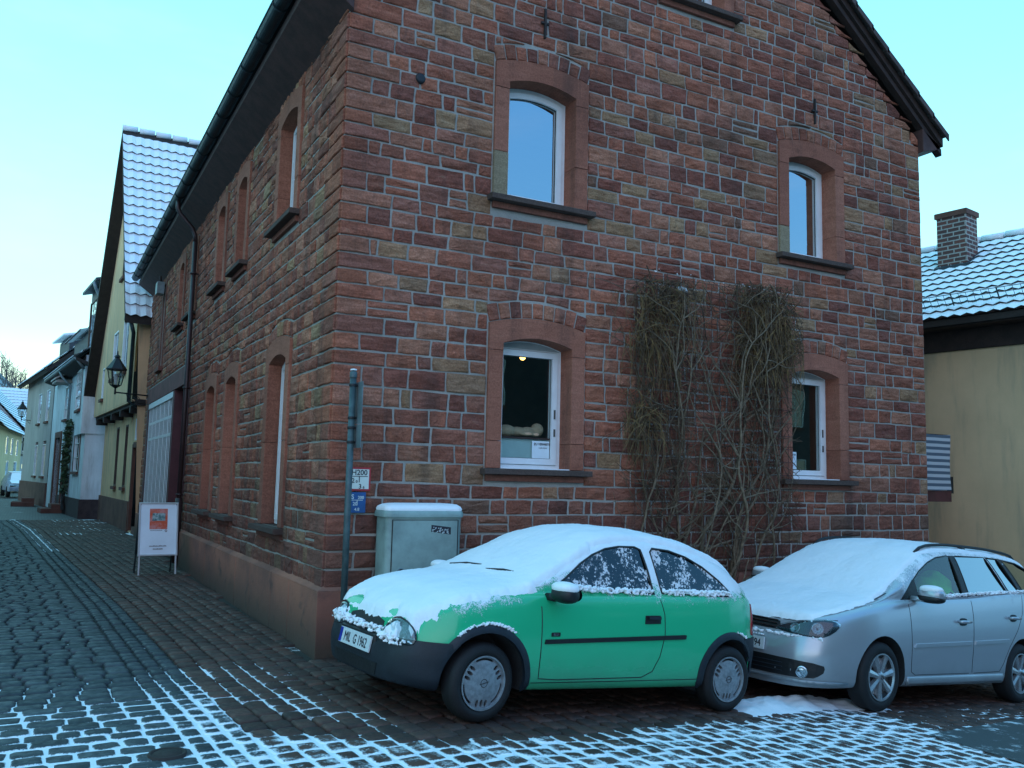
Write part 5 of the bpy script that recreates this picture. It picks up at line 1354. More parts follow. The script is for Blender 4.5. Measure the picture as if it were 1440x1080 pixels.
def wheel(parent, x, y, r, wd, rim_r, style, mat, sg, steer=0):
    base = Matrix.Translation((x, y, r)) @ Matrix.Rotation(steer, 4, 'Z') @ Matrix.Rotation(math.radians(-90 if sg > 0 else 90), 4, 'X')
    mb = MB(); h = wd / 2
    pr = [(rim_r * .8, -h + .02), (rim_r + .004, -h + .01), (r * .82, -h - .006), (r * .93, -h + .004), (r * .985, -h + .022), (r, -h + .045), (r, h - .045), (r * .985, h - .022), (r * .93, h - .004), (r * .82, h + .008), (rim_r + .012, h + .002), (rim_r + .004, h - .008), (rim_r * .8, h - .03)]
    mb.lathe(pr, base, 56); 
    for k in range(56):        # tread grooves as small blocks
        pass
    for gx in (-.03, 0, .03): mb.lathe([(r + .001, gx - .003), (r + .0015, gx), (r + .001, gx + .003)], base, 56)
    w_ = mb.build('wheel', M['tyre'], parent, smooth=True)
    mb = MB(); mb.lathe([(0, h - .06), (rim_r * .98, h - .05)], base, 32); mb.lathe([(rim_r * .97, h - .08), (rim_r * .99, h - .006), (rim_r * 1.01, h + .004), (rim_r * .955, h + .004), (rim_r * .93, h - .012)], base, 48)
    if style == 'cover':
        R_ = rim_r * .945; holes = []
        def slot(ang, dang, r0, r1, wd_):
            c0 = (math.cos(ang), math.sin(ang)); n0 = (-c0[1], c0[0]); off = dang; pts = []
            for k in range(12):
                a = 2 * math.pi * k / 12; rr = (r0 + r1) / 2 + (r1 - r0) / 2 * math.cos(a) ; tt = wd_ * math.sin(a)
                pts.append((c0[0] * rr + n0[0] * (off + tt), c0[1] * rr + n0[1] * (off + tt)))
            return pts
        for ga in (90, 210, 330):
            for d_ in (-1, 0, 1): holes.append(slot(math.radians(ga), d_ * rim_r * .20, rim_r * .60, rim_r * .88, rim_r * .065))
            a0, a1 = math.radians(ga + 33), math.radians(ga + 87); arc = [(R_ * .965 * math.cos(a0 + (a1 - a0) * k / 8), R_ * .965 * math.sin(a0 + (a1 - a0) * k / 8)) for k in range(9)]
            arc += [(R_ * .88 * math.cos(a1 - (a1 - a0) * k / 8), R_ * .88 * math.sin(a1 - (a1 - a0) * k / 8)) for k in range(9)]; holes.append(arc)
        out = [(R_ * math.cos(2 * math.pi * k / 48), R_ * math.sin(2 * math.pi * k / 48)) for k in range(48)]
        vs, tr = tri2d(out, holes, rim_r * .12); zf = lambda x_, y_: h + .006 - .02 * (math.hypot(x_, y_) / R_) ** 2
        f_ = [mb.vert(base @ V((v.x, v.y, zf(v.x, v.y)))) for v in vs]
        for t in tr: mb.face([f_[i] for i in t])
        for hl in holes:
            for i in range(len(hl)):
                p, q = hl[i], hl[(i + 1) % len(hl)]; mb.poly([base @ V((*p, zf(*p))), base @ V((*q, zf(*q))), base @ V((*q, h - .045)), base @ V((*p, h - .045))])
        rim = mb.build('wheel_cover', M['rim'], w_, smooth=False); autosmooth(rim, 40)
        mb = MB(); mb.lathe([(0, h - .046), (rim_r * .93, h - .044)], base, 32); mb.build('brake_disc', M['blackpl'], w_)
        mb = MB(); mb.tube([base @ V((.027 * math.cos(a), .027 * math.sin(a), h + .007)) for a in [i * math.pi / 12 for i in range(25)]], .0022, 4); mb.tube([base @ V(p) for p in ((-.036, -.008, h + .007), (.012, .002, h + .0075), (-.012, -.002, h + .0075), (.036, .008, h + .007))], .0022, 4)
        mb.build('emblem', M['black'], w_)
    else:
        for k in range(7):
            a = math.radians(k * 360 / 7 + 90); ca, sa = math.cos(a), math.sin(a)
            def q(r_, t_, z_): return base @ V((ca * r_ - sa * t_, sa * r_ + ca * t_, z_))
            w0, w1 = rim_r * .085, rim_r * .165; z0, z1 = h - .012, h - .008
            r0, r1 = rim_r * .20, rim_r * .95
            A_ = [q(r0, -w0, z0), q(r1, -w1, z1), q(r1, w1, z1), q(r0, w0, z0)]; B_ = [q(r0, 0, z0 + .012), q(r1, 0, z1 + .01)]
            mb.poly([A_[0], A_[1], B_[1], B_[0]]); mb.poly([B_[0], B_[1], A_[2], A_[3]])
            mb.poly([A_[0], A_[1], q(r1, -w1, h - .05), q(r0, -w0, h - .05)]); mb.poly([A_[3], A_[2], q(r1, w1, h - .05), q(r0, w0, h - .05)])
        mb.lathe([(0, h + .006), (rim_r * .12, h + .006), (rim_r * .16, h + .002), (rim_r * .24, h - .008), (rim_r * .26, h - .03)], base, 28)
        rim = mb.build('rim', M['alloy'], w_); autosmooth(rim, 30)
        mb = MB(); mb.lathe([(0, h - .055), (rim_r * .6, h - .055), (rim_r * .92, h - .07)], base, 32); mb.build('brake_disc', M['blackpl'], w_)
        mb = MB(); mb.tube([base @ V((.022 * math.cos(t), .022 * math.sin(t), h + .008)) for t in [i * math.pi / 10 for i in range(21)]], .0018, 4); mb.tube([base @ V(p) for p in ((-.014, .014, h + .008), (-.004, -.012, h + .008), (0, -.001, h + .008), (.004, -.012, h + .008), (.014, .014, h + .008))], .0018, 4); mb.build('emblem', M['black'], w_)
    return w_
def snow_cap(parent, pj, mask, thick, xr, yr, name='snow_cover', st=.017, seed=1, mat='snow'):
    mb = MB(); nx = int((xr[1] - xr[0]) / st); ny = int((yr[1] - yr[0]) / st); ids = {}; hv = {}
    for i in range(nx + 1):
        for j in range(ny + 1):
            x, y = xr[0] + i * st, yr[0] + j * st; p, n = pj.top(x, y)
            if p is None: continue
            n = n if n.z > 0 else -n
            e = mask(x, y, p.z) + .30 * noise.noise(V((x * 9, y * 9, seed))) + .22 * noise.noise(V((x * 28, y * 28, seed)))
            t = thick(x, y) * ss(0, 1, e) + (.009 * noise.noise(V((x * 5, y * 5, seed + 3))) + .004 * noise.noise(V((x * 24, y * 24, seed))) + .002 * noise.noise(V((x * 60, y * 60, seed)))) * ss(0, 1, e) - .003
            if e <= 0: t = -.006
            hv[i, j] = t; dirn = (n + V((0, 0, .6))).normalized(); ids[i, j] = mb.vert(p + dirn * t)
    for i in range(nx):
        for j in range(ny):
            k4 = ((i, j), (i + 1, j), (i + 1, j + 1), (i, j + 1))
            if all(k in ids for k in k4) and max(hv[k] for k in k4) > 0 and max(mb.v[ids[k]][2] for k in k4) - min(mb.v[ids[k]][2] for k in k4) < .30: mb.face([ids[k] for k in k4])
    return mb.build(name, M[mat], parent, smooth=True)
def clumps(parent, path, r, n, name='snow_clump', sq=.8, spread=.02, seed=2):
    """lumpy ledge of snow along a list of 3d points"""
    rr = random.Random(seed); mb = MB(); P_ = [V(p) for p in path]; Ls = [(b - a).length for a, b in zip(P_[:-1], P_[1:])]; T = sum(Ls)
    for k in range(n):
        d = rr.random() * T; i = 0
        while i < len(Ls) - 1 and d > Ls[i]: d -= Ls[i]; i += 1
        c = P_[i].lerp(P_[i + 1], min(1, d / Ls[i])) + V((rr.uniform(-1, 1), rr.uniform(-1, 1), rr.uniform(-.6, 1))) * spread; q = r * rr.uniform(.5, 1.15)
        n_ = 5; mt_ = Matrix.Translation(c) @ Matrix.Rotation(rr.uniform(0, 3), 4, 'Z') @ Matrix.Diagonal((q * rr.uniform(.9, 1.6), q * .8, q * sq, 1))
        mb.lathe([(math.sin(math.pi * i_ / n_) + 1e-4, -math.cos(math.pi * i_ / n_)) for i_ in range(n_ + 1)], mt_, 8)
    o = mb.build(name, M['snow'], parent, smooth=True)
    md = o.modifiers.new('r', 'REMESH'); md.mode = 'VOXEL'; md.voxel_size = max(.0045, r * .34); md.use_smooth_shade = True
    sm = o.modifiers.new('s', 'SMOOTH'); sm.factor = .5; sm.iterations = 3
    return o
def mirror_unit(parent, loc, sz, mat, sg, cap):
    x, y, z = loc; lx, ly, lz = sz; mb = MB()
    n = 12; pr = []
    rings = []
    for i in range(n + 1):
        t = i / n; a = math.pi * t; s_ = math.sin(a) ** .45 if 0 < t < 1 else .02
        rings.append([mb.vert((x - lx * .5 + lx * (.5 - .5 * math.cos(a)) * (1.0) , y + (ly * .5) * s_ * math.cos(b) * (1 if math.cos(b) * sg > 0 else .9), z + (lz * .5) * s_ * (math.sin(b) if math.sin(b) < 0 else math.sin(b) * (.75 + .25 * t)))) for b in [2 * math.pi * k / 18 for k in range(18)]])
    for a, b in zip(rings[:-1], rings[1:]):
        for k in range(18): mb.face((a[k], a[(k + 1) % 18], b[(k + 1) % 18], b[k]))
    mb.face(rings[0]); mb.face(rings[-1]); return mb.build('wing_mirror', mat, parent, smooth=True)
def frange(a, b, n): return [a + (b - a) * i / (n - 1) for i in range(n)]
# ---------------------------------------------------------------- GREEN HATCHBACK
GC = thing('green_hatchback', 'small green three door hatchback covered in snow with grey plastic bumpers', 'car')
prm = dict(W=.80, axf=0, axr=-2.443, zb=.205, crown=.075, y0=.725, ybz=.90, tum=.42, rake=.55, rz=.42, rrake=.12, lift=.12, liftr=.28,
  zt=[(0.6023, .44), (0.5987, .53), (0.5878, .60), (0.5586, .665), (0.4931, .72), (0.3548, .785), (0.1728, .85), (-.1, .905), (-.30, .94), (-.42, .985), (-.60, 1.10), (-.80, 1.225), (-1.0, 1.32), (-1.2, 1.375), (-1.5, 1.40), (-1.8, 1.395), (-2.1, 1.36), (-2.35, 1.30), (-2.55, 1.215), (-2.70, 1.10), (-2.82, .95), (-2.90, .80), (-2.95, .64), (-2.97, .50)],
  zs=[(0.6023, .42), (0.5878, .55), (0.5368, .64), (0.3912, .71), (0.2456, .76), (0, .81), (-.4, .855), (-1, .885), (-2, .92), (-2.5, .95), (-2.8, .90), (-2.9, .74), (-2.97, .48)],
  yb=[(0.6096, .30), (0.5987, .42), (0.5732, .53), (0.515, .63), (0.4276, .70), (0.3184, .75), (0.1728, .785), (0, .795), (-.5, .80), (-2.0, .802), (-2.4, .79), (-2.65, .75), (-2.82, .68), (-2.92, .58), (-2.975, .42)],
  xs=sorted(set([round(v, 4) for v in frange(-2.975, -2.7, 9) + frange(-2.7, -.3, 56) + frange(-.3, .385, 18) + frange(.40, .611, 15)]), reverse=True))
car = Car(prm); vs, fs = car.mesh(); pj = Proj(vs, fs)
M['gpaint'] = paint('green_car_paint', (.018, .46, .21), 0, .20, .84, .70)
body = meshobj('body', vs, fs, M['gpaint'], GC)
fw = [(-.575, .925), (-.70, 1.005), (-.86, 1.115), (-1.00, 1.19), (-1.15, 1.245), (-1.30, 1.272), (-1.47, 1.280), (-1.525, 1.262), (-1.555, 1.10), (-1.575, .925)]
rw = [(-1.665, .935), (-1.64, 1.10), (-1.625, 1.25), (-1.665, 1.282), (-1.85, 1.275), (-2.03, 1.235), (-2.20, 1.165), (-2.36, 1.065), (-2.47, .975), (-2.455, .945), (-2.30, .94)]
cut = [cyl_cut(0, .275, .335, .50, 1.2), cyl_cut(0, .275, .335, -1.2, -.50), cyl_cut(-2.443, .275, .325, .50, 1.2), cyl_cut(-2.443, .275, .325, -1.2, -.50)]
cut += [prism_cut(fw, -1.2, 1.2), prism_cut(rw, -1.2, 1.2), prism_cut([(-.60, .50), (-.55, .90), (-.92, 1.12), (-1.2, 1.22), (-1.9, 1.22), (-2.2, 1.12), (-2.45, .95), (-2.5, .65), (-2.1, .62), (-2.0, .40), (-.75, .40)], -.60, .60)]
apply_bool(body, cut); darken(body, pj, M['dash'])
zbump = .525
front_b = split_by(body, [((0, 0, zbump), (0, 0, 1)), ((.30, 0, 0), (1, 0, 0))], lambda c: c.z < zbump and c.x > .20 and not (abs(c.y) < .74 and math.hypot(c.x, c.z - .275) < .336), 'front_bumper', M['plastic'], GC, .014)
rear_b = split_by(body, [((-2.70, 0, 0), (1, 0, 0)), ((0, 0, .60), (0, 0, 1))], lambda c: c.z < .60 and c.x < -2.62 and not (abs(c.y) < .74 and math.hypot(c.x + 2.443, c.z - .275) < .335), 'rear_bumper', M['plastic'], GC, .014)
autosmooth(body, 40)
def fside(x, z):
    p, n = pj.side(x, z); return (p, outn(n, V((0, 1, 0)))) if p else (None, None)
def fsideR(x, z):
    p, n = pj.side(x, z, -1); return (p, outn(n, V((0, -1, 0)))) if p else (None, None)
def ffront(y, z):
    p, n = pj.front(y, z); return (p, outn(n, V((1, 0, 0)))) if p else (None, None)
def carglass(outl, parent, mat, fn, off=-.008, name='side_window'):
    P_ = [fn(a, b) for a, b in outl]; P_ = [p + n * off for p, n in P_ if p is not None]
    c = sum(P_, V()) / len(P_); nn = V()
    for i in range(len(P_)): nn += (P_[i] - c).cross(P_[(i + 1) % len(P_)] - c)
    nn.normalize(); mb = MB(); mb.poly([p - nn * (p - c).dot(nn) for p in P_]); return mb.build(name, M[mat], parent, fix=False)
M['frostglass'] = frostglass('frosted_side_glass', .20, base=.06); M['frostfar'] = frostglass('snowed_far_glass', .36)
for o_, nm in ((fw, 'door_window'), (rw, 'rear_side_window')):
    g_ = carglass(o_, GC, 'frostglass', fside, name=nm); mb = MB(); line_on(mb, o_, fside, .0085, -.002, True); mb.build('seal', M['blackpl'], g_, smooth=True)
    g_ = carglass(o_, GC, 'frostfar', fsideR, name=nm)
# arch trims
def arch(cx, cz, r0, r1, a0, a1, fn, parent, mat, name, off=.018, thick=.03):
    pts = [(cx + r1 * math.cos(math.radians(a0 + (a1 - a0) * i / 20)), cz + r1 * math.sin(math.radians(a0 + (a1 - a0) * i / 20))) for i in range(21)]
    pts += [(cx + r0 * math.cos(math.radians(a1 - (a1 - a0) * i / 20)), cz + r0 * math.sin(math.radians(a1 - (a1 - a0) * i / 20))) for i in range(21)]
    mb = MB(); patch(mb, pts, fn, lambda x_, z_: off * (1 - .75 * ss(r0 + (r1 - r0) * .55, r1, math.hypot(x_ - cx, z_ - cz))), .03, thick); return mb.build(name, mat, parent, smooth=False)
for fn in (fside, fsideR):
    autosmooth(arch(0, .275, .333, .385, -8, 140, lambda a, b, fn=fn: fn(max(-.38, a), b), GC, M['plastic'], 'wheel_arch_trim'), 50) if False else None
    a_ = arch(0, .275, .333, .388, 40, 190, fn, GC, M['plastic'], 'wheel_arch_trim'); autosmooth(a_, 50)
    a_ = arch(-2.443, .275, .322, .378, -8, 136, fn, GC, M['plastic'], 'wheel_arch_trim') if False else arch(-2.443, .275, .322, .380, -12, 120, fn, GC, M['plastic'], 'wheel_arch_trim'); autosmooth(a_, 50)
    a_ = arch(-2.443, .275, .322, .380, 118, 150, fn, GC, M['plastic'], 'wheel_arch_trim'); autosmooth(a_, 50)
mb = MB(); dl = [(-.435, .80), (-.44, .70), (-.45, .5), (-.46, .295), (-.62, .285), (-1.45, .295), (-1.56, .34), (-1.62, .45), (-1.655, .62), (-1.645, .78), (-1.60, .92)]
line_on(mb, dl, fside, .0045, -.001); mb.build('door_seam', M['blackpl'], GC); mb = MB(); line_on(mb, dl, fsideR, .0045, -.001); mb.build('door_seam', M['blackpl'], GC)
mb = MB(); line_on(mb, [(-.40, .265), (-1.2, .268), (-2.06, .275)], fside, .004, -.001); mb.build('sill_seam', M['blackpl'], GC)
for fn in (fside, fsideR):
    mb = MB(); patch(mb, [(-.475, .540), (-1.88, .592), (-1.885, .622), (-1.87, .624), (-.48, .570)], fn, .012, .05, .016); mb.build('trim_strip', M['blackpl'], GC)
    mb = MB(); patch(mb, [(-1.435, .700), (-1.60, .706), (-1.602, .762), (-1.59, .768), (-1.44, .764)], fn, .006, .03, .012); h_ = mb.build('door_handle', M['blackpl'], GC)
    mb = MB(); patch(mb, [(-1.46, .735), (-1.585, .738), (-1.583, .760), (-1.462, .758)], fn, .028, .03, .016); mb.build('grip', M['plastic'], h_)
mb = MB(); patch(mb, [(-.53, .592), (-.61, .594), (-.61, .622), (-.53, .620)], fside, .004, .03, .005); b_ = mb.build('badge', M['blackpl'], GC)
mb = MB(); puttext(mb, 'ECO', .022, lambda x_, y_, e=0: (lambda q: q[0] + q[1] * (.0052 + e))(fside(-.57 - x_, .600 + y_))); mb.build('lettering', M['rim'], b_, fix=False)
# headlights
for sg in (1, -1):
    hl = smoothloop([(.335, .505), (.36, .60), (.43, .645), (.54, .635), (.625, .58), (.64, .50), (.52, .49)], 3)
    mb = MB(); patch(mb, [(sg * a, b) for a, b in hl], ffront, .006, .03, .02); l_ = mb.build('headlight', M['refl'], GC, smooth=True)
    mb = MB(); patch(mb, [(sg * a, b) for a, b in hl], ffront, .022, .03, .003); mb.build('lens', M['lens'], l_, smooth=True)
    mb = MB(); line_on(mb, [(sg * a, b) for a, b in hl], ffront, .006, .012, True); mb.build('seal', M['blackpl'], l_)
mb = MB(); patch(mb, [(-.29, .565), (-.27, .60), (-.12, .628), (.12, .628), (.27, .60), (.29, .565), (.2, .548), (-.2, .548)], ffront, .004, .03, .01); g_ = mb.build('grille', M['blackpl'], GC)
mb = MB(); patch(mb, [(-.33, .25), (.33, .25), (.36, .33), (-.36, .33)], ffront, .018, .04, .004); mb.build('air_intake', M['blackpl'], GC)
# number plates
def numplate(parent, sg_front, x, y, z, text, w=.52, h=.11, yaw=0, tilt=0):
    p = bpy.data.objects.new('number_plate', None)
    mb = MB(); Rm = Matrix.Translation((x, y, z)) @ Matrix.Rotation(yaw, 4, 'Z') @ Matrix.Rotation(tilt, 4, 'Y')
    mb.prism([Rm @ V((.006, -w / 2, -h / 2)), Rm @ V((.006, w / 2, -h / 2)), Rm @ V((.006, w / 2, h / 2)), Rm @ V((.006, -w / 2, h / 2))], Rm.to_3x3() @ V((-.012, 0, 0)), .002)
    pl = mb.build('number_plate', M['plate'], parent)
    mb = MB(); puttext(mb, text, h * .86, lambda a, b, e=0: Rm @ V((.0075 + e * .1, a + .018, b - h * .30)), bold=.0016, sx=.80); mb.build('characters', M['ink'], pl, fix=False)
    mb = MB(); mb.poly([Rm @ V(q) for q in ((.0072, -w / 2 + .004, -h / 2 + .004), (.0072, -w / 2 + .046, -h / 2 + .004), (.0072, -w / 2 + .046, h / 2 - .004), (.0072, -w / 2 + .004, h / 2 - .004))]); mb.build('country_band', M['blue'], pl, fix=False)
    return pl
numplate(GC, 1, .632, 0, .435, 'MIL  G 1962', tilt=math.radians(-8))
mb = MB(); mb.prism([(.618, -.29, .36), (.618, .29, .36), (.618, .29, .51), (.618, -.29, .51)], (-.04, 0, 0), .01); mb.build('plate_holder', M['blackpl'], GC)
# wheels
for x_, st_ in ((0, math.radians(3)), (-2.443, 0)):
    for sg in (1, -1): wheel(GC, x_, sg * .70, .268, .155, .182, 'cover', 'rim', sg, st_ * 1)
# tail lights
for fn in (fside, fsideR):
    mb = MB(); patch(mb, smoothloop([(-2.76, .63), (-2.77, .80), (-2.80, .88), (-2.86, .86), (-2.90, .72), (-2.93, .63)], 2), fn, .008, .03, .012); mb.build('tail_light', M['redlens'], GC, smooth=True)
# mirrors
for sg in (1, -1):
    mu = mirror_unit(GC, (-.60, sg * .905, .915), (.155, .24, .135), M['blackpl'], sg, None) if False else None
mb = MB()
def ellip(mb, c, r, n=14, m=20, p=.8):
    rings = []
    for i in range(n + 1):
        a = math.pi * i / n; s_ = max(1e-3, math.sin(a)) ** p; cz = -math.copysign(abs(math.cos(a)) ** p, math.cos(a))
        rings.append([mb.vert((c[0] + r[0] * s_ * math.copysign(abs(math.cos(b)) ** p, math.cos(b)), c[1] + r[1] * s_ * math.copysign(abs(math.sin(b)) ** p, math.sin(b)), c[2] + r[2] * cz)) for b in [2 * math.pi * k / m for k in range(m)]])
    for a, b in zip(rings[:-1], rings[1:]):
        for k in range(m): mb.face((a[k], a[(k + 1) % m], b[(k + 1) % m], b[k]))
    mb.face(rings[0]); mb.face(rings[-1])
for sg in (1, -1):
    mb = MB(); ellip(mb, (-.545, sg * .905, .905), (.085, .115, .066)); mb.box((-.53, sg * .80, .87), (.09, .12, .05), 0, .01); mu = mb.build('wing_mirror', M['blackpl'], GC, smooth=True)
    mb = MB(); mb.lathe([(0, .004), (.05, .0)], Matrix.Translation((-.632, sg * .91, .905)) @ Matrix.Rotation(math.radians(-90), 4, 'Y') @ Matrix.Diagonal((1, 1.7, 1, 1)), 16); mb.build('mirror_glass', M['chrome'], mu)
    mb = MB(); ellip(mb, (-.54, sg * .905, .948), (.085, .118, .045), p=.9); sc = mb.build('snow_cap', M['snow'], mu, smooth=True)
# interior
for sg in (1, -1):
    mb = MB(); mb.prism([(-1.22, sg * .36 - .24, .45), (-1.22, sg * .36 + .24, .45), (-1.42, sg * .36 + .21, 1.02), (-1.42, sg * .36 - .21, 1.02)], (-.13, 0, -.03), .04); mb.box((-1.5, sg * .36, 1.13), (.10, .26, .17), 0, .04); mb.box((-1.05, sg * .36, .50), (.5, .48, .14), 0, .04); mb.build('seat', M['seat'], GC)
mb = MB(); mb.box((-.78, 0, .80), (.30, 1.18, .22), 0, .05); d_ = mb.build('dashboard', M['dash'], GC)
mb = MB(); mb.tube([(-.97 + .05 * math.sin(a), .36 + .18 * math.cos(a), .93 + .18 * math.sin(a)) for a in [i * math.pi / 12 for i in range(25)]], .015, 6); mb.build('steering_wheel', M['dash'], GC, smooth=True)
# snow on bonnet, windscreen and roof
def gmask(x, y, z):
    ay = abs(y)
    if x > -.35: lim = .74 - .10 * ss(.15, .6, x); e = (lim - ay) / .09; e = min(e, (.565 - x + (-.08 * ay)) / .05)
    elif x > -1.0: t = (-.35 - x) / .65; lim = lerp(.735, .60, t) ; e = (lim - ay) / .04 
    else: lim = .555 + .015 * math.sin(x * 5); e = (lim - ay) / .04
    if x < -2.45: e = min(e, (x + 2.86) / .16)
    bare = noise.noise(V((x * 3.4, y * 3.1, 7.3)))
    if x > .0 and x < .52 and bare > .16 and ay < .5: e -= (bare - .16) * 5
    if z < .60 and ay < .33 and x > .455: e = -1
    return e
snow_cap(GC, pj, gmask, lambda x, y: .030 + .016 * ss(-.15, -.45, x) * ss(-.8, -.5, x), (-2.86, .76), (-.80, .80), seed=3)
def ledge(outl_pts, fn, off):
    return [fn(a, b)[0] + fn(a, b)[1] * off for a, b in outl_pts]
clumps(GC, ledge([(-.74, .935), (-.9, .93), (-1.2, .93), (-1.56, .932)], fside, .006), .013, 330, spread=.026, seed=4)
clumps(GC, ledge([(-1.68, .94), (-2.0, .945), (-2.43, .955)], fside, .006), .014, 290, spread=.028, seed=5)
clumps(GC, [ffront(a, b)[0] + ffront(a, b)[1] * .02 for a, b in [(-.62, .52), (-.5, .56), (-.3, .54), (0, .535), (.3, .53), (.40, .50), (.60, .49)]], .013, 420, spread=.030, seed=6)
def snow_blob(parent, outl, fn, base, seed):
    mb = MB(); cx = sum(p[0] for p in outl) / len(outl); cy = sum(p[1] for p in outl) / len(outl)
    def off(x, y):
        e = min(math.hypot(x - p[0], y - p[1]) for p in densify(outl, .02)); t = ss(0, .05, e)
        return -.006 + base * t * (.75 + .9 * noise.noise(V((x * 16, y * 16, seed))) + .45 * noise.noise(V((x * 45, y * 45, seed))))
    patch(mb, outl, fn, off, .012, .004, .012); return mb.build('snow_patch', M['snow'], parent, smooth=True)
def rag(pts, k, seed): return [(x + k * noise.noise(V((x * 30, y * 30, seed))), y + k * noise.noise(V((x * 30, y * 30, seed + 9)))) for x, y in densify(pts, .015)[:-1]]
for sg in (1, -1):
    q = rag([(.30, .500), (.315, .56), (.345, .625), (.42, .650), (.50, .635), (.555, .585), (.53, .545), (.585, .505), (.60, .485), (.50, .470), (.40, .478)], .022, 3 + sg)
    snow_blob(GC, [(sg * x, y) for x, y in q], ffront, .042, 5 + sg)
q = rag([(-.34, .495), (-.33, .54), (-.15, .552), (.15, .552), (.33, .54), (.34, .495), (.2, .515), (-.2, .515)], .03, 12); snow_blob(GC, q, ffront, .045, 8)
clumps(GC, [fside(a, b)[0] + V((0, .004, .004)) for a, b in [(.24, .575), (.15, .637), (0, .668), (-.12, .652), (-.22, .605)]], .007, 260, spread=.014, seed=10)
clumps(GC, [fside(a, b)[0] + V((0, .004, .004)) for a, b in [(-2.52, .648), (-2.6, .625), (-2.68, .585)]], .010, 30, spread=.010, seed=11)
mb = MB(); 
for y0_, y1_ in ((.10, .52), (-.45, -.02)):
    a, b = pj.top(-.36, y0_)[0], pj.top(-.42, y1_)[0]; mb.tube([a + V((0, 0, .04)), (a + b) / 2 + V((0, 0, .05)), b + V((0, 0, .036))], .008, 5)
mb.build('wiper', M['blackpl'], GC)
GFR, GRE = V((.39, -2.48, -.056)), V((2.80, -2.24, -.278))
place_car(GC, GFR, GRE, .785)
# ---------------------------------------------------------------- SILVER MINIVAN
SV = thing('silver_minivan', 'silver people carrier with roof rails and snow on bonnet and windscreen', 'car')
prm = dict(W=.895, axf=0, axr=-2.68, zb=.215, crown=.075, y0=.835, ybz=1.0, tum=.30, rake=.38, rz=.50, rrake=.06, lift=-.05, liftr=.2,
  zt=[(.90, .56), (.895, .64), (.88, .71), (.85, .765), (.78, .815), (.6, .875), (.35, .945), (.1, 1.005), (-.08, 1.055), (-.30, 1.185), (-.55, 1.33), (-.80, 1.455), (-1.0, 1.535), (-1.25, 1.585), (-1.7, 1.615), (-2.3, 1.62), (-2.9, 1.595), (-3.25, 1.54), (-3.40, 1.36), (-3.48, 1.1), (-3.53, .8), (-3.55, .5)],
  zs=[(.90, .54), (.88, .66), (.82, .745), (.6, .82), (.3, .89), (0, .94), (-.3, .985), (-1.6, 1.075), (-2.8, 1.16), (-3.3, 1.15), (-3.45, .95), (-3.55, .5)],
  yb=[(.91, .38), (.89, .52), (.84, .64), (.76, .73), (.64, .80), (.45, .855), (.25, .885), (0, .895), (-2.8, .897), (-3.15, .875), (-3.4, .80), (-3.5, .68), (-3.555, .50)],
  xs=sorted(set([round(v, 4) for v in frange(-3.555, -3.2, 10) + frange(-3.2, -.1, 64) + frange(-.1, .55, 18) + frange(.55, .91, 16)]), reverse=True))
car = Car(prm); vs, fs = car.mesh(); pj2 = Proj(vs, fs)
M['spaint'] = paint('silver_car_paint', (.42, .46, .49), .5, .28, 1.02, .45)
body = meshobj('body', vs, fs, M['spaint'], SV)
w1 = [(-.40, 1.035), (-.60, 1.195), (-.80, 1.315), (-1.0, 1.405), (-1.2, 1.465), (-1.42, 1.495), (-1.47, 1.49), (-1.55, 1.10)]
w2 = [(-1.66, 1.11), (-1.575, 1.495), (-1.62, 1.505), (-2.22, 1.525), (-2.46, 1.17)]
w3 = [(-2.505, 1.172), (-2.26, 1.525), (-2.51, 1.523), (-2.74, 1.19)]
w4 = [(-2.83, 1.20), (-2.60, 1.52), (-2.95, 1.50), (-3.18, 1.44), (-3.26, 1.36), (-3.28, 1.26), (-3.22, 1.22)]
cut = [cyl_cut(0, .315, .375, .58, 1.3), cyl_cut(0, .315, .375, -1.3, -.58), cyl_cut(-2.68, .315, .375, .58, 1.3), cyl_cut(-2.68, .315, .375, -1.3, -.58)]
cut += [prism_cut(w_, -1.3, 1.3) for w_ in (w1, w2, w4)] + [prism_cut([(w_[0], w_[1]) for w_ in w3], -1.3, 1.3)]
cut += [prism_cut([(-.55, .60), (-.45, 1.02), (-.9, 1.32), (-1.25, 1.44), (-2.9, 1.46), (-3.15, 1.36), (-3.25, 1.2), (-3.25, .75), (-2.3, .7), (-2.2, .5), (-.7, .5)], -.70, .70)]
apply_bool(body, cut); darken(body, pj2, M['dash']); autosmooth(body, 40)
def s2(x, z):
    p, n = pj2.side(x, z); return (p, outn(n, V((0, 1, 0)))) if p else (None, None)
def s2R(x, z):
    p, n = pj2.side(x, z, -1); return (p, outn(n, V((0, -1, 0)))) if p else (None, None)
def f2(y, z):
    p, n = pj2.front(y, z); return (p, outn(n, V((1, 0, 0)))) if p else (None, None)
M['carglass'] = frostglass('clear_side_glass', -.28, (.55, .62, .6), .03); M['tintglass'] = frostglass('tinted_side_glass', -.22, (.04, .05, .05), .34)
for o_, nm, mt_ in ((w1, 'front_door_window', 'carglass'), (w2, 'rear_door_window', 'tintglass'), (w3, 'rear_quarter_window', 'tintglass'), (w4, 'boot_side_window', 'tintglass')):
    g_ = carglass(o_, SV, mt_, s2, name=nm, off=-.004); mb = MB(); line_on(mb, o_, s2, .008, -.001, True); mb.build('seal', M['blackpl'], g_, smooth=True)
    carglass(o_, SV, 'carglass' if nm[0] == 'f' else mt_, s2R, name=nm)
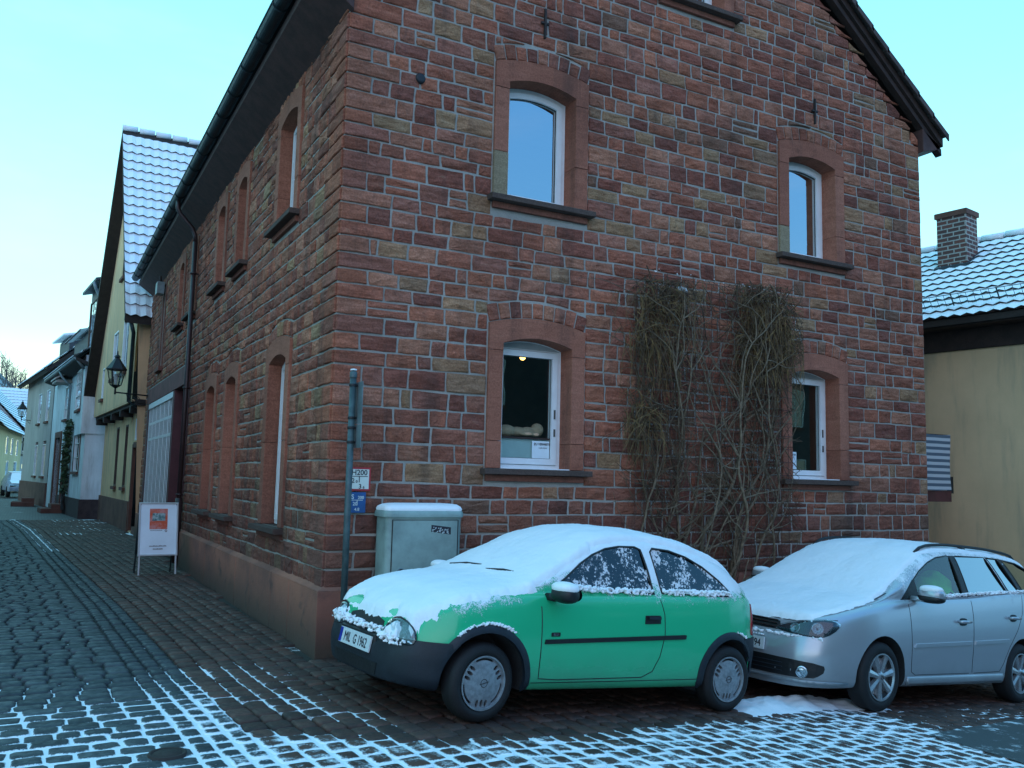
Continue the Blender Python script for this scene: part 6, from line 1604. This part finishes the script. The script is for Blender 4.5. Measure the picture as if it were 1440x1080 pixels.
for fn in (s2, s2R):
    for pl in ([(-1.535, 1.09), (-1.465, 1.50), (-1.58, 1.505), (-1.67, 1.10)], [(-2.745, 1.185), (-2.515, 1.53), (-2.595, 1.528), (-2.825, 1.195)], [(-.36, 1.02), (-.42, 1.05), (-.62, 1.22), (-.66, 1.23), (-.70, 1.04)]):
        mb = MB(); patch(mb, pl, fn, .002, .06, .006); mb.build('pillar_cover', M['blackpl'], SV)
mb = MB()
for dl in ([(-.43, 1.02), (-.44, .85), (-.46, .60), (-.48, .36), (-.55, .33), (-1.55, .335)], [(-1.60, 1.09), (-1.61, .9), (-1.61, .34)], [(-1.65, .335), (-2.18, .345), (-2.26, .42), (-2.38, .60), (-2.55, .78), (-2.66, .95), (-2.70, 1.15)]):
    line_on(mb, dl, s2, .004, -.001); line_on(mb, dl, s2R, .004, -.001)
mb.build('door_seam', M['blackpl'], SV)
for fn in (s2, s2R):
    mb = MB(); patch(mb, [(-.50, .588), (-1.57, .620), (-1.575, .655), (-.52, .622)], fn, .014, .05, .02); patch(mb, [(-1.64, .622), (-2.34, .648), (-2.36, .682), (-1.645, .657)], fn, .014, .05, .02); mb.build('trim_strip', M['spaint'], SV)
    mb = MB(); patch(mb, [(-.42, .245), (-2.24, .255), (-2.26, .325), (-.42, .315)], fn, lambda a, b: .018 * (1 - ss(.28, .325, b)) + .002, .04, .02); mb.build('side_skirt', M['spaint'], SV, smooth=True)
    for hx in (-1.40, -2.45):
        mb = MB(); hz = .845 if hx > -2 else .905
        p0, n0 = fn(hx + .09, hz); p1, n1 = fn(hx - .09, hz + .005)
        mb.tube([p0, p0 + n0 * .035, (p0 + p1) / 2 + n0 * .045, p1 + n1 * .035, p1], [.012, .016, .017, .016, .012], 8)
        h_ = mb.build('door_handle', M['spaint'], SV, smooth=True)
        mb = MB(); patch(mb, smoothloop([(hx + .06, hz - .035), (hx - .06, hz - .03), (hx - .07, hz + .03), (hx + .06, hz + .03)], 3), fn, .002, .03, .006); mb.build('handle_recess', M['plastic'], h_)
    p0, _ = fn(-.9, 1.45)
    sgn = 1 if fn is s2 else -1
    mb = MB(); rl = []
    for x_ in frange(-.95, -3.1, 20):
        tp_ = pj2.top(x_, sgn * .60)[0]; e = min(1, (-.95 - x_) / .15, (x_ + 3.1) / .15); rl.append(tp_ + V((0, 0, .008 + .045 * max(0, e) ** .5)))
    mb.tube(rl, .016, 8)
    for x_ in (-1.9,): tp_ = pj2.top(x_, sgn * .60)[0]; mb.box(tp_ + V((0, 0, .025)), (.10, .03, .05), 0, .005)
    mb.build('roof_rail', M['blackpl'], SV, smooth=True)
    for sg_ in (sgn,):
        mb = MB(); ellip(mb, (-.60, sg_ * 1.005, 1.10), (.095, .125, .075), p=.8); mb.box((-.56, sg_ * .90, 1.05), (.08, .14, .04), 0, .01); mu = mb.build('wing_mirror', M['spaint'], SV, smooth=True)
        mb = MB(); ellip(mb, (-.60, sg_ * 1.0, 1.065), (.098, .128, .048), p=.8); mb.build('mirror_base', M['blackpl'], mu, smooth=True)
        mb = MB(); ellip(mb, (-.59, sg_ * 1.005, 1.148), (.085, .112, .042), p=.9); mb.build('snow_cap', M['snow'], mu, smooth=True)
# front details
for sg in (1, -1):
    hl = smoothloop([(.335, .665), (.36, .70), (.50, .745), (.70, .79), (.775, .785), (.80, .74), (.77, .665), (.70, .635), (.50, .645)], 2)
    fm = lambda a, b: f2(a, b)
    mb = MB(); patch(mb, [(sg * a, b) for a, b in hl], fm, .002, .03, .01); l_ = mb.build('headlight', M['plastic'], SV, smooth=True)
    mb = MB()
    for cy, cz, r_ in ((.52, .695, .045), (.69, .71, .052)):
        p, n = fm(sg * cy, cz); q = n.to_track_quat('Z', 'Y').to_matrix().to_4x4(); mb.lathe([(.012, .002), (.02, .004), (r_ * .7, .008), (r_, .018), (r_ * 1.05, .012)], Matrix.Translation(p) @ q, 20)
    mb.build('reflector', M['refl'], l_, smooth=True)
    mb = MB(); patch(mb, [(sg * a, b) for a, b in hl], fm, .020, .03, .003); mb.build('lens', M['lens'], l_, smooth=True)
    mb = MB(); p, n = fm(sg * .62, .33); q = n.to_track_quat('Z', 'Y').to_matrix().to_4x4(); mb.lathe([(0, .022), (.03, .022), (.042, .016), (.05, .020), (.054, .010)], Matrix.Translation(p) @ q, 20); mb.build('fog_light', M['chrome'], SV, smooth=True)
mb = MB(); patch(mb, [(-.34, .66), (.34, .66), (.36, .70), (.34, .735), (0, .75), (-.34, .735), (-.36, .70)], f2, .003, .04, .008); g_ = mb.build('grille', M['blackpl'], SV)
mb = MB()
for z_ in (.675, .705, .733): line_on(mb, [(-.33, z_), (0, z_ + .006), (.33, z_)], f2, .006, .010)
mb.build('slat', M['chrome'], g_)
mb = MB(); patch(mb, smoothloop([(-.76, .37), (-.70, .415), (-.3, .43), (.3, .43), (.70, .415), (.76, .37), (.72, .30), (.6, .275), (0, .27), (-.6, .275), (-.72, .30)], 2), f2, .003, .05, .01); mb.build('lower_intake', M['blackpl'], SV)
mb = MB()
for z_ in (.31, .345, .38): line_on(mb, [(-.45, z_), (.45, z_)], f2, .005, .006)
mb.build('intake_slat', M['plastic'], SV)
mb = MB(); patch(mb, [(-.80, .235), (.80, .235), (.83, .265), (.70, .262), (0, .255), (-.70, .262), (-.83, .265)], f2, .022, .05, .02); mb.build('front_lip', M['spaint'], SV, smooth=True)
numplate(SV, 1, .925, 0, .52, '                94', tilt=math.radians(-3))
mb = MB(); line_on(mb, [(-.78, .80), (-.5, .755), (0, .762), (.5, .755), (.78, .80)], f2, .004, 0); 
P_ = [pj2.top(x_, y_)[0] for x_, y_ in ((.70, .62), (.5, .70), (.2, .745), (0, .76), (-.2, .77))]; mb.tube(P_, .005, 5); P_ = [V((p.x, -p.y, p.z)) for p in P_]; mb.tube(P_, .005, 5)
mb.build('bonnet_seam', M['blackpl'], SV)
for x_ in (0, -2.68):
    for sg in (1, -1): wheel(SV, x_, sg * .78, .315, .19, .212, 'alloy', 'alloy', sg, 0)
for fn in (s2, s2R):
    mb = MB(); patch(mb, smoothloop([(-3.30, .80), (-3.28, 1.05), (-3.34, 1.12), (-3.44, 1.08), (-3.5, .82)], 2), fn, .006, .04, .01); mb.build('tail_light', M['redlens'], SV, smooth=True)
for row, x0_ in (('f', -1.32), ('r', -2.2)):
    for sg in (1, -1):
        mb = MB(); yy = sg * .38
        mb.prism([(x0_, yy - .25, .60), (x0_, yy + .25, .60), (x0_ - .2, yy + .22, 1.20), (x0_ - .2, yy - .22, 1.20)], (-.13, 0, -.03), .05); mb.box((x0_ - .28, yy, 1.31), (.10, .27, .18), 0, .04); mb.box((x0_ + .2, yy, .68), (.5, .5, .15), 0, .04); mb.build('seat', M['seat'], SV)
mb = MB(); mb.box((-.80, 0, .93), (.35, 1.36, .24), 0, .05); mb.build('dashboard', M['dash'], SV)
mb = MB(); mb.tube([(-1.02 + .06 * math.sin(a), .38 + .19 * math.cos(a), 1.06 + .18 * math.sin(a)) for a in [i * math.pi / 12 for i in range(25)]], .015, 6); mb.build('steering_wheel', M['dash'], SV, smooth=True)
hv = thing('safety_vest', 'bright green folded vest lying on the front seat inside the silver people carrier', 'vest')
mb = MB(); ids = {}
for i in range(13):
    for j in range(11): ids[i, j] = mb.vert((-.14 + .28 * i / 12, -.22 + .44 * j / 10, .05 * math.sin(i * .8) * math.cos(j * .9) + .16 * (1 - (2 * j / 10 - 1) ** 2) + .10 * (1 - i / 12)))
for i in range(12):
    for j in range(10): mb.face((ids[i, j], ids[i + 1, j], ids[i + 1, j + 1], ids[i, j + 1]))
o_ = mb.build('cloth', plain('bright_green_cloth', (.08, .75, .06), .8, bmp=0), hv, smooth=True, fix=False)
def smask(x, y, z):
    ay = abs(y)
    if x > .0: lim = .77 - .16 * ss(.3, .9, x); e = min((lim - ay) / .07, (.80 - x - .12 * ay * ay) / .05)
    elif x > -.95: t = -x / .95; e = (lerp(.765, .655, t) - ay) / .035
    else: e = (.645 - ay) / .04
    if x < -3.1: e = min(e, (x + 3.3) / .1)
    return e + .25
snow_cap(SV, pj2, smask, lambda x, y: .026 + .014 * ss(.05, -.1, x) * ss(-.45, -.1, x), (-3.3, .86), (-.86, .86), seed=13)
clumps(SV, [s2(a, b)[0] + s2(a, b)[1] * .008 for a, b in [(-.72, 1.05), (-1.2, 1.085), (-1.7, 1.12), (-2.3, 1.16), (-2.8, 1.19), (-3.2, 1.21)]], .011, 900, spread=.018, seed=14)
clumps(SV, [f2(a, b)[0] + f2(a, b)[1] * .006 for a, b in [(-.8, .635), (-.5, .625), (0, .625), (.5, .625), (.74, .622)]], .016, 170, spread=.012, seed=15)
clumps(SV, [f2(a, b)[0] + f2(a, b)[1] * .016 for a, b in [(-.25, .585), (.25, .585)]], .010, 50, spread=.006, seed=16)
SFR, SRE = V((4.60, -2.30, -.442)), V((7.26, -1.96, -.687))
place_car(SV, SFR, SRE, .875)
hv.matrix_world = SV.matrix_world @ Matrix.Translation((-1.50, .50, 1.04)) @ Matrix.Rotation(.5, 4, 'Y')
# distant parked cars: same small body, snow covered
def lowcar(name, label, loc, rz, mat, grp):
    root = thing(name, label, 'car', loc, rz, grp)
    mb = MB(); prof = [(2.1, .35), (2.15, .55), (2.05, .72), (1.1, .88), (.45, 1.32), (-1.0, 1.36), (-1.9, .98), (-2.1, .85), (-2.15, .4)]
    rings = []
    for y_, k in ((-.85, .96), (-.80, 1), (-.3, 1.015), (.3, 1.015), (.80, 1), (.85, .96)):
        rings.append([mb.vert((x_ * k, y_ * (1 if z_ < .95 else .8), .35 + (z_ - .35) * k)) for x_, z_ in prof])
    for a, b in zip(rings[:-1], rings[1:]):
        for k in range(len(prof)): mb.face((a[k], a[(k + 1) % len(prof)], b[(k + 1) % len(prof)], b[k]))
    mb.face(rings[0]); mb.face(rings[-1]); b_ = mb.build('body', mat, root); autosmooth(b_, 50)
    mb = MB(); mb.prism([(1.12, -.68, .93), (1.12, .68, .93), (.50, .58, 1.34), (.50, -.58, 1.34)], (0, 0, .03), .01); mb.prism([(.5, -.62, 1.36), (.5, .62, 1.36), (-1.0, .62, 1.40), (-1.0, -.62, 1.40)], (0, 0, .04), .02); mb.prism([(2.0, -.7, .77), (2.0, .7, .77), (1.12, .72, .92), (1.12, -.72, .92)], (0, 0, .03), .01); mb.build('snow_cover', M['snow'], root)
    for sg in (1, -1):
        mb = MB(); mb.box((2.09, sg * .6, .62), (.08, .35, .12), 0, .02); mb.build('headlight', M['chrome'], root)
        for x_ in (1.35, -1.35): mb = MB(); mb.lathe([(.0, -.1), (.3, -.1), (.31, 0), (.3, .1), (0, .1)], Matrix.Translation((x_, sg * .78, .31)) @ Matrix.Rotation(math.radians(90), 4, 'X'), 20); mb.build('wheel', M['tyre'], root)
        mb = MB(); mb.prism([(1.0, sg * .70, .93), (.42, sg * .66, 1.28), (-.98, sg * .66, 1.31), (-1.7, sg * .70, .97)], (0, sg * .02, 0)); mb.build('side_window', M['darkglass'], root)
    mb = MB(); mb.box((2.12, 0, .5), (.03, .5, .11), 0, .004); mb.build('number_plate', M['plate'], root)
    return root
lowcar('parked_car', 'snow covered pale blue car parked far down the street', (-3.0, 50.5, 0), math.radians(-83), plain('pale_blue_paint', (.25, .32, .38), .3), 'cars parked far down the street')
lowcar('parked_car', 'farthest snow covered white car behind the pale blue one', (-3.1, 63, 0), math.radians(-86), plain('dull_white_paint', (.5, .52, .52), .3), 'cars parked far down the street')
# ================================================================== STREET FURNITURE, VINES
o = thing('sign_post', 'grey green metal pole at the house corner behind the green hatchback', 'pole', (.10, -.30, 0))
mb = MB(); mb.tube([(.0, 0, -.1), (.0, 0, 2.50)], .030, 14); mb.lathe([(.034, 0), (.034, .05), (.022, .062), (0, .066)], Matrix.Translation((0, 0, 2.50)), 14); mb.lathe([(.045, 0), (.042, .03), (.031, .05)], Matrix.Translation((0, 0, .0)), 14)
mb.build('pole', plain('grey_green_pole_paint', (.06, .10, .105), .5, .2, var=.3, scale=14), o, smooth=True)
mb = MB(); mb.lathe([(.0, .0), (.033, 0), (.028, .012), (0, .018)], Matrix.Translation((0, 0, 2.567)), 14); mb.build('snow_cap', M['snow'], o, smooth=True)
for za, zb in ((2.08, 2.46), (1.86, 2.07)):
    mb = MB(); mb.box((.046, .0, (za + zb) / 2), (.006, .30, zb - za), 0, .002); s_ = mb.build('sign_plate', M['zinclight'], o)
    mb = MB()
    for z_ in (za + .04, zb - .04): mb.lathe([(.034, 0), (.036, .004), (.036, .02), (.034, .024)], Matrix.Translation((0, 0, z_)), 14); mb.box((.042, .0, z_ + .012), (.02, .03, .02))
    mb.build('clamp', M['black'], s_)
# hydrant signs on the wall
def wallsign(name, label, u0, u1, z0, z1, frame, face, ink, lines, d=.045):
    o = thing(name, label, 'sign', GF.P((u0 + u1) / 2, z0, d)); w_ = (u1 - u0) / 2; h_ = z1 - z0
    mb = MB(); mb.prism([(-w_, -.0, 0), (w_, -.0, 0), (w_, -.0, h_), (-w_, -.0, h_)], (0, .02, 0), .003); mb.build('sign_board', frame, o)
    b_ = .018 if frame is not face else .004
    mb = MB(); mb.poly([(-w_ + b_, -.0015, b_), (w_ - b_, -.0015, b_), (w_ - b_, -.0015, h_ - b_), (-w_ + b_, -.0015, h_ - b_)]); mb.build('sign_face', face, o, fix=False)
    mb = MB()
    for t, s_, x_, z_ in lines: puttext(mb, t, s_, lambda a, b, e=0, x_=x_, z_=z_: V((a + x_, -.003 - e, b + z_)), bold=.0012)
    mb.prism([(-w_ + .03, -.003, h_ * .60), (w_ - .03, -.003, h_ * .60), (w_ - .03, -.003, h_ * .60 + .006), (-w_ + .03, -.003, h_ * .60 + .006)], (0, .001, 0)); mb.prism([(-.004, -.003, h_ * .36), (.004, -.003, h_ * .36), (.004, -.003, h_ * .60), (-.004, -.003, h_ * .60)], (0, .001, 0))
    mb.build('lettering', ink, o, fix=False)
wred = plain('sign_red', (.45, .03, .04), .5, bmp=0); wwh = plain('sign_white', (.66, .70, .62), .5, var=.05, bmp=0); wbl = plain('sign_blue', (.015, .09, .26), .45, bmp=0); wli = plain('sign_pale_ink', (.55, .62, .62), .5, bmp=0)
wallsign('hydrant_sign', 'white hydrant sign with red border reading H200 beside the grey pole', .17, .395, 1.47, 1.69, wred, wwh, M['ink'], [('H200', .070, 0, .148), ('2', .06, -.06, .075), ('0', .035, -.025, .075), ('3', .06, .01, .022), ('6', .035, .045, .022)])
wallsign('water_sign', 'blue water sign with pale letter S below the hydrant sign', .185, .355, 1.265, 1.458, wbl, wbl, wli, [('S', .06, -.045, .13), ('200', .04, .035, .13), ('20', .045, -.02, .07), ('4.8', .04, .0, .02)])
# utility cabinet
o = thing('utility_cabinet', 'grey green metal utility cabinet with snow on its domed lid', 'cabinet', (.84, -.19, -.06))
cabm = plain('cabinet_paint', (.27, .37, .34), .55, .1, var=.22, scale=4, dirt=(.10, .14, .14)); W_, D_, H_ = .38, .155, 1.30
def rrect(w, d, r, n=5):
    pts = []
    for cx, cy, a0 in ((w - r, d - r, 0), (-w + r, d - r, 90), (-w + r, -d + r, 180), (w - r, -d + r, 270)):
        for k in range(n + 1): a = math.radians(a0 + 90 * k / n); pts.append((cx + r * math.cos(a), cy + r * math.sin(a)))
    return pts
mb = MB(); ol = rrect(W_, D_, .055); mb.prism([(x, y, H_) for x, y in ol], (0, 0, -H_)); b_ = mb.build('cabinet_body', cabm, o); autosmooth(b_, 40)
mb = MB(); mb.prism([(-W_ + .06, -D_ - .008, .1), (W_ - .05, -D_ - .008, .1), (W_ - .05, -D_ - .008, H_ - .03), (-W_ + .06, -D_ - .008, H_ - .03)], (0, .02, 0), .004); d_ = mb.build('door', cabm, o)
mb = MB(); mb.tube([(-W_ + .055, -D_ - .004, .1), (-W_ + .055, -D_ - .004, H_ - .025), (W_ - .045, -D_ - .004, H_ - .025), (W_ - .045, -D_ - .004, .1)], .005, 4); mb.build('door_gap', M['black'], d_)
mb = MB(); mb.lathe([(.0, .002), (.028, .002), (.030, .012), (.038, .012), (.040, .0)], Matrix.Translation((-W_ + .15, -D_ - .008, H_ - .50)) @ Matrix.Rotation(math.radians(90), 4, 'X'), 24); mb.build('lock', M['zinclight'], d_, smooth=True)
mb = MB(); mb.lathe([(.0, .004), (.026, .004)], Matrix.Translation((-W_ + .15, -D_ - .009, H_ - .50)) @ Matrix.Rotation(math.radians(90), 4, 'X'), 20); mb.box((-W_ + .15, -D_ - .012, H_ - .49), (.012, .008, .04)); mb.build('lock_core', M['black'], d_)
mb = MB(); c1 = (W_ - .22, -D_ - .0095, H_ - .155); mb.prism([(c1[0] - .10, c1[1], c1[2] + .02), (c1[0] + .10, c1[1], c1[2] - .005), (c1[0] + .10, c1[1], c1[2] + .062), (c1[0] - .10, c1[1], c1[2] + .085)], (0, .001, 0)); st_ = mb.build('sticker', M['ink'], d_)
mb = MB(); rs = random.Random(2)
for k in range(34): x_ = c1[0] + rs.uniform(-.09, .08); z_ = c1[2] + .03 - (x_ - c1[0]) * .12 + rs.uniform(-.022, .026); mb.box((x_, c1[1] - .001, z_), (rs.uniform(.006, .016), .001, rs.uniform(.004, .012)))
mb.build('sticker_print', wli, d_, fix=False)
mb = MB(); rings = []
for t, ins in ((0, -.022), (.02, -.024), (.05, -.018), (.075, .0), (.09, .03), (.098, .08), (.10, .12)):
    rings.append([mb.vert((x, y, H_ + t)) for x, y in rrect(W_ - ins, max(.01, D_ - ins), max(.012, .065 - ins * .3))])
for a, b in zip(rings[:-1], rings[1:]):
    for k in range(len(a)): mb.face((a[k], a[(k + 1) % len(a)], b[(k + 1) % len(a)], b[k]))
mb.face(rings[-1]); mb.face(rings[0][::-1]); l_ = mb.build('lid', cabm, o, smooth=False); autosmooth(l_, 40)
mb = MB(); rings = []
for t, ins in ((.055, -.010), (.075, -.014), (.098, .0), (.115, .03), (.124, .08), (.127, .12)):
    rings.append([mb.vert((x, y, H_ + t + .005 * noise.noise(V((x * 14, y * 14, t * 40))))) for x, y in rrect(W_ - ins, max(.01, D_ - ins), max(.012, .065 - ins * .3), 9)])
for a, b in zip(rings[:-1], rings[1:]):
    for k in range(len(a)): mb.face((a[k], a[(k + 1) % len(a)], b[(k + 1) % len(a)], b[k]))
mb.face(rings[-1]); mb.build('snow_cover', M['snow'], o, smooth=True)
# A-board on the pavement
AB = thing('sandwich_board', 'white framed sandwich board with orange poster on the pavement', 'sandwich board', (-.61, 7.15, 0), math.radians(5))
wm = plain('aluminium_frame', (.62, .66, .68), .35, .5, var=.06); mb = MB(); w_ = .285
def ab(y0, z0): return 0
tilt = .17
def AP(x, z, d=0): return V((x, -.19 + z * tilt - d, z))
mb.prism([AP(-w_, .30), AP(w_, .30), AP(w_, 1.10), AP(-w_, 1.10)], (0, .03, 0), .004); pn = mb.build('panel', plain('poster_white', (.74, .88, .96), .4, var=.06, scale=3, bmp=0), AB)
mb = MB()
for a, b in (((-w_, .29), (-w_, 1.11)), ((w_, .29), (w_, 1.11)), ((-w_ - .012, .30), (w_ + .012, .30)), ((-w_ - .012, 1.105), (w_ + .012, 1.105))): mb.tube([AP(*a, .006), AP(*b, .006)], .015, 6)
mb.build('frame', wm, AB)
for sx in (-1, 1): mb = MB(); mb.tube([AP(sx * (w_ - .012), .0), AP(sx * (w_ - .012), .30)], .015, 6); mb.build('leg', wm, AB)
for sx in (-1, 1): mb = MB(); mb.tube([(sx * (w_ - .012), .19, .0), (sx * (w_ - .012), .0, 1.10)], .014, 6); mb.build('leg', M['zinc'], AB)
mb = MB(); mb.prism([(-w_, .17, .30), (w_, .17, .30), (w_, .02, 1.09), (-w_, .02, 1.09)], (0, .02, 0)); mb.build('panel', M['slate'], AB)
m, nt, b, o_ = newmat('orange_poster'); c = coord(nt); n1 = noi(nt, c, 9, 4, .7); setin(nt, b.inputs['Base Color'], mix(nt, rmp(nt, n1, .4, .65), (.62, .10, .04), (.60, .26, .24))); b.inputs['Roughness'].default_value = .4
def rectp(mb, x0, x1, z0, z1, d): mb.poly([AP(x0, z0, d), AP(x1, z0, d), AP(x1, z1, d), AP(x0, z1, d)])
mb = MB(); rectp(mb, -.135, .135, .70, 1.02, .003); ps = mb.build('poster', m, pn, fix=False)
mb = MB(); random.seed(4)
m, nt, b, o_ = newmat('poster_picture'); c = coord(nt); n1 = noi(nt, c, 22, 5, .7); setin(nt, b.inputs['Base Color'], mix(nt, rmp(nt, n1, .4, .6), (.05, .16, .17), (.35, .48, .48))); b.inputs['Roughness'].default_value = .4
rectp(mb, -.095, .10, .83, .95, .005); mb.build('picture', m, pn, fix=False)
mb = MB(); 
for z_, hw_, n_ in ((.43, .13, 26), (.385, .075, 15), (.675, .09, 18)):
    for q_ in range(n_):
        xx = -hw_ + 2 * hw_ * q_ / n_ - (.03 if z_ > .6 else 0); rectp(mb, xx, xx + hw_ * 1.3 / n_, z_, z_ + (.012 if z_ > .6 else .022) * random.uniform(.6, 1), .004)
mb.tube([AP(.115 + .015 * math.cos(a), .675 + .015 * math.sin(a), .004) for a in [i * math.pi / 8 for i in range(17)]], .004, 4)
mb.build('lettering', plain('grey_ink', (.12, .10, .12), .6, bmp=0), pn, fix=False)
# ---- climbing plant with trellis
TR = thing('trellis', 'thin rusty wire trellis on the wall carrying the bare climber', 'trellis', (0, 0, 0))
mb = MB()
for i in range(20):
    x_ = 3.45 + i * .122; mb.tube([(x_, -.06, .05), (x_, -.06, 3.95)], .0045, 4)
for i in range(24):
    z_ = .3 + i * .16; mb.tube([(3.42, -.066, z_), (5.82, -.066, z_)], .004, 4)
mb.build('wire', plain('rusty_wire', (.11, .045, .035), .8), TR)
VN = thing('bare_climber', 'bare tangled climbing plant spread over the wall between the lower windows', 'climbing plant', (4.7, -.12, gz(4.7)))
rv = random.Random(21); L0 = VN.location
st, tw, yl = MB(), MB(), MB()
def dens(x, z):
    if z > 4.15 or z < .0: return 0
    a = math.exp(-((x - 3.76) / .27) ** 2) * (1 if z < 4.0 else .3); b = math.exp(-((x - 5.28) / .34) ** 2) * ss(.6, 2.4, z); c = math.exp(-((x - 4.6) / .4) ** 2) * .30 * (1 if z < 3.4 else .4)
    return max(a, b, c)
def vine(mb, p, d, L, r, wob=.25, att_=None, droop=0, n=None):
    n = n or max(4, int(L / .07)); pts = [V(p)]; dd = V(d).normalized()
    for i in range(n):
        dd = (dd + V((rv.uniform(-wob, wob), rv.uniform(-wob, wob) * .5, rv.uniform(-wob, wob) - droop))).normalized()
        if att_ is not None and i % 2 == 0: dd = (dd + V(((att_ - pts[-1].x) * .35, 0, .12))).normalized()
        q = pts[-1] + dd * L / n
        zm = 3.88 + (q.x - 3.5) * .09
        if q.z > zm: q.z = zm - .01 * rv.random(); dd.z = -abs(dd.z) * .6
        if q.x > 5.80: q.x = 5.80; dd.x = -abs(dd.x)
        if q.y > -.045: q.y = -.045; dd.y = -abs(dd.y) * .3
        if q.y < -.30: q.y = -.30
        pts.append(q)
    mb.tube([q - L0 for q in pts], [max(.0016, r * (1 - .75 * i / n)) for i in range(n + 1)], 5 if r > .008 else 3, False); return pts
mains = []
for x0_, x1_, z1_, r in [(4.62, 4.45, 2.2, .035), (4.70, 4.75, 2.9, .042), (4.78, 5.1, 3.2, .030), (4.66, 5.0, 3.8, .026), (3.72, 3.75, 3.7, .020), (3.66, 3.55, 3.6, .018), (3.80, 3.90, 3.6, .018), (4.58, 4.1, 2.8, .022), (4.95, 5.25, 3.5, .020), (3.75, 3.65, 3.0, .016), (4.3, 4.35, 3.3, .016), (4.85, 4.95, 3.6, .02), (5.25, 5.45, 3.3, .018), (4.4, 4.2, 3.4, .016)]:
    z0_ = gz(x0_) if r > .03 else gz(x0_) + rv.uniform(0, .2)
    pts = vine(st, (x0_, -.12, z0_), (rv.uniform(-.3, .3), 0, 1), (z1_ - z0_) * 1.12, r, .20, x1_); mains.append((pts, r))
for pts, r in list(mains):
    for k in range(12):
        p = rv.choice(pts[3:]); q = vine(st, p, (rv.uniform(-1, 1), -.1, rv.uniform(.1, 1)), rv.uniform(.5, 1.3), r * .42, .26); mains.append((q, r * .4))
cnt = 0
while cnt < 760:
    x_ = rv.uniform(3.35, 5.75); z_ = rv.uniform(.2, 4.1)
    if rv.random() > dens(x_, z_) * (.45 + .55 * ss(.5, 2.8, z_)): continue
    cnt += 1; vine(tw, (x_, -.07 - rv.uniform(0, .08), z_), (rv.uniform(-.7, .7), -.15, rv.uniform(-1, 1)), rv.uniform(.25, .95), rv.uniform(.004, .0085), .30)
# hanging crowns of fine twigs at the top
for k in range(1150):
    c_ = rv.choice(((3.64, 3.76, .26), (3.93, 3.70, .20), (5.05, 3.86, .22), (5.35, 3.86, .2), (5.6, 3.45, .12), (3.5, 3.3, .14), (3.45, 2.35, .16), (5.0, 3.3, .15), (5.55, 3.6, .16), (3.75, 3.2, .3), (5.35, 3.2, .3)))
    x_ = rv.gauss(c_[0], c_[2] * .75); z_ = rv.gauss(c_[1], .13)
    if z_ > 3.86 + (x_ - 3.5) * .09: continue
    vine(yl if rv.random() < .55 else tw, (x_, -.09 - rv.uniform(0, .13), z_), (rv.uniform(-.5, .5), -.35, rv.uniform(-1.2, .5)), rv.uniform(.2, .8), rv.uniform(.003, .0062), .24, droop=.18, n=8)
for k in range(90):
    c_ = rv.choice(((3.42, 2.2), (5.7, 1.2), (5.65, .75), (4.7, .7), (5.7, 3.2), (5.7, 1.25))); x_ = rv.gauss(c_[0], .14); z_ = rv.gauss(c_[1], .13); vine(tw, (x_, -.1, z_), (rv.uniform(-1, 1), -.5, rv.uniform(-.2, 1)), rv.uniform(.15, .42), .003, .2, n=5)
vm = plain('grey_brown_bark', (.17, .12, .075), .9, var=.45, scale=18, bmp=.6)
st.build('stem', vm, VN, fix=False, smooth=True); tw.build('twig', plain('thin_grey_twig', (.10, .060, .032), .9, var=.5, scale=8), VN, fix=False); yl.build('dry_shoot', plain('yellow_brown_shoot', (.20, .12, .045), .9, var=.5, scale=7), VN, fix=False)
lfm = MB()
for k in range(700):
    c_ = rv.choice(((3.55, 3.85, .2), (3.9, 3.8, .2), (5.2, 3.85, .25), (5.6, 3.5, .2), (3.5, 2.3, .12), (5.75, 3.3, .12))); p = V((rv.gauss(c_[0], c_[2] * .7), -.12 - rv.uniform(0, .14), rv.gauss(c_[1], .15))) - L0
    if p.z + L0.z > 3.9: continue
    a = V((rv.uniform(-1, 1), rv.uniform(-1, 1), rv.uniform(-1, 1))).normalized() * rv.uniform(.010, .024); b = V((rv.uniform(-1, 1), rv.uniform(-1, 1), rv.uniform(-1, 1))).normalized() * .010; lfm.poly([p - a, p + b, p + a, p - b])
lfm.build('dry_leaf', plain('dry_leaf', (.07, .055, .03), .9, var=.5, scale=9), VN, fix=False)
clumps(VN, [V(p) - L0 for p in ((3.95, -.22, 3.83), (4.02, -.22, 3.81))], .022, 22, 'snow_clump', spread=.02, seed=31)
clumps(VN, [V(p) - L0 for p in ((3.52, -.2, 3.98), (3.62, -.2, 4.0), (5.2, -.2, 3.98), (5.35, -.2, 3.96))], .010, 18, 'snow_clump', spread=.02, seed=32)
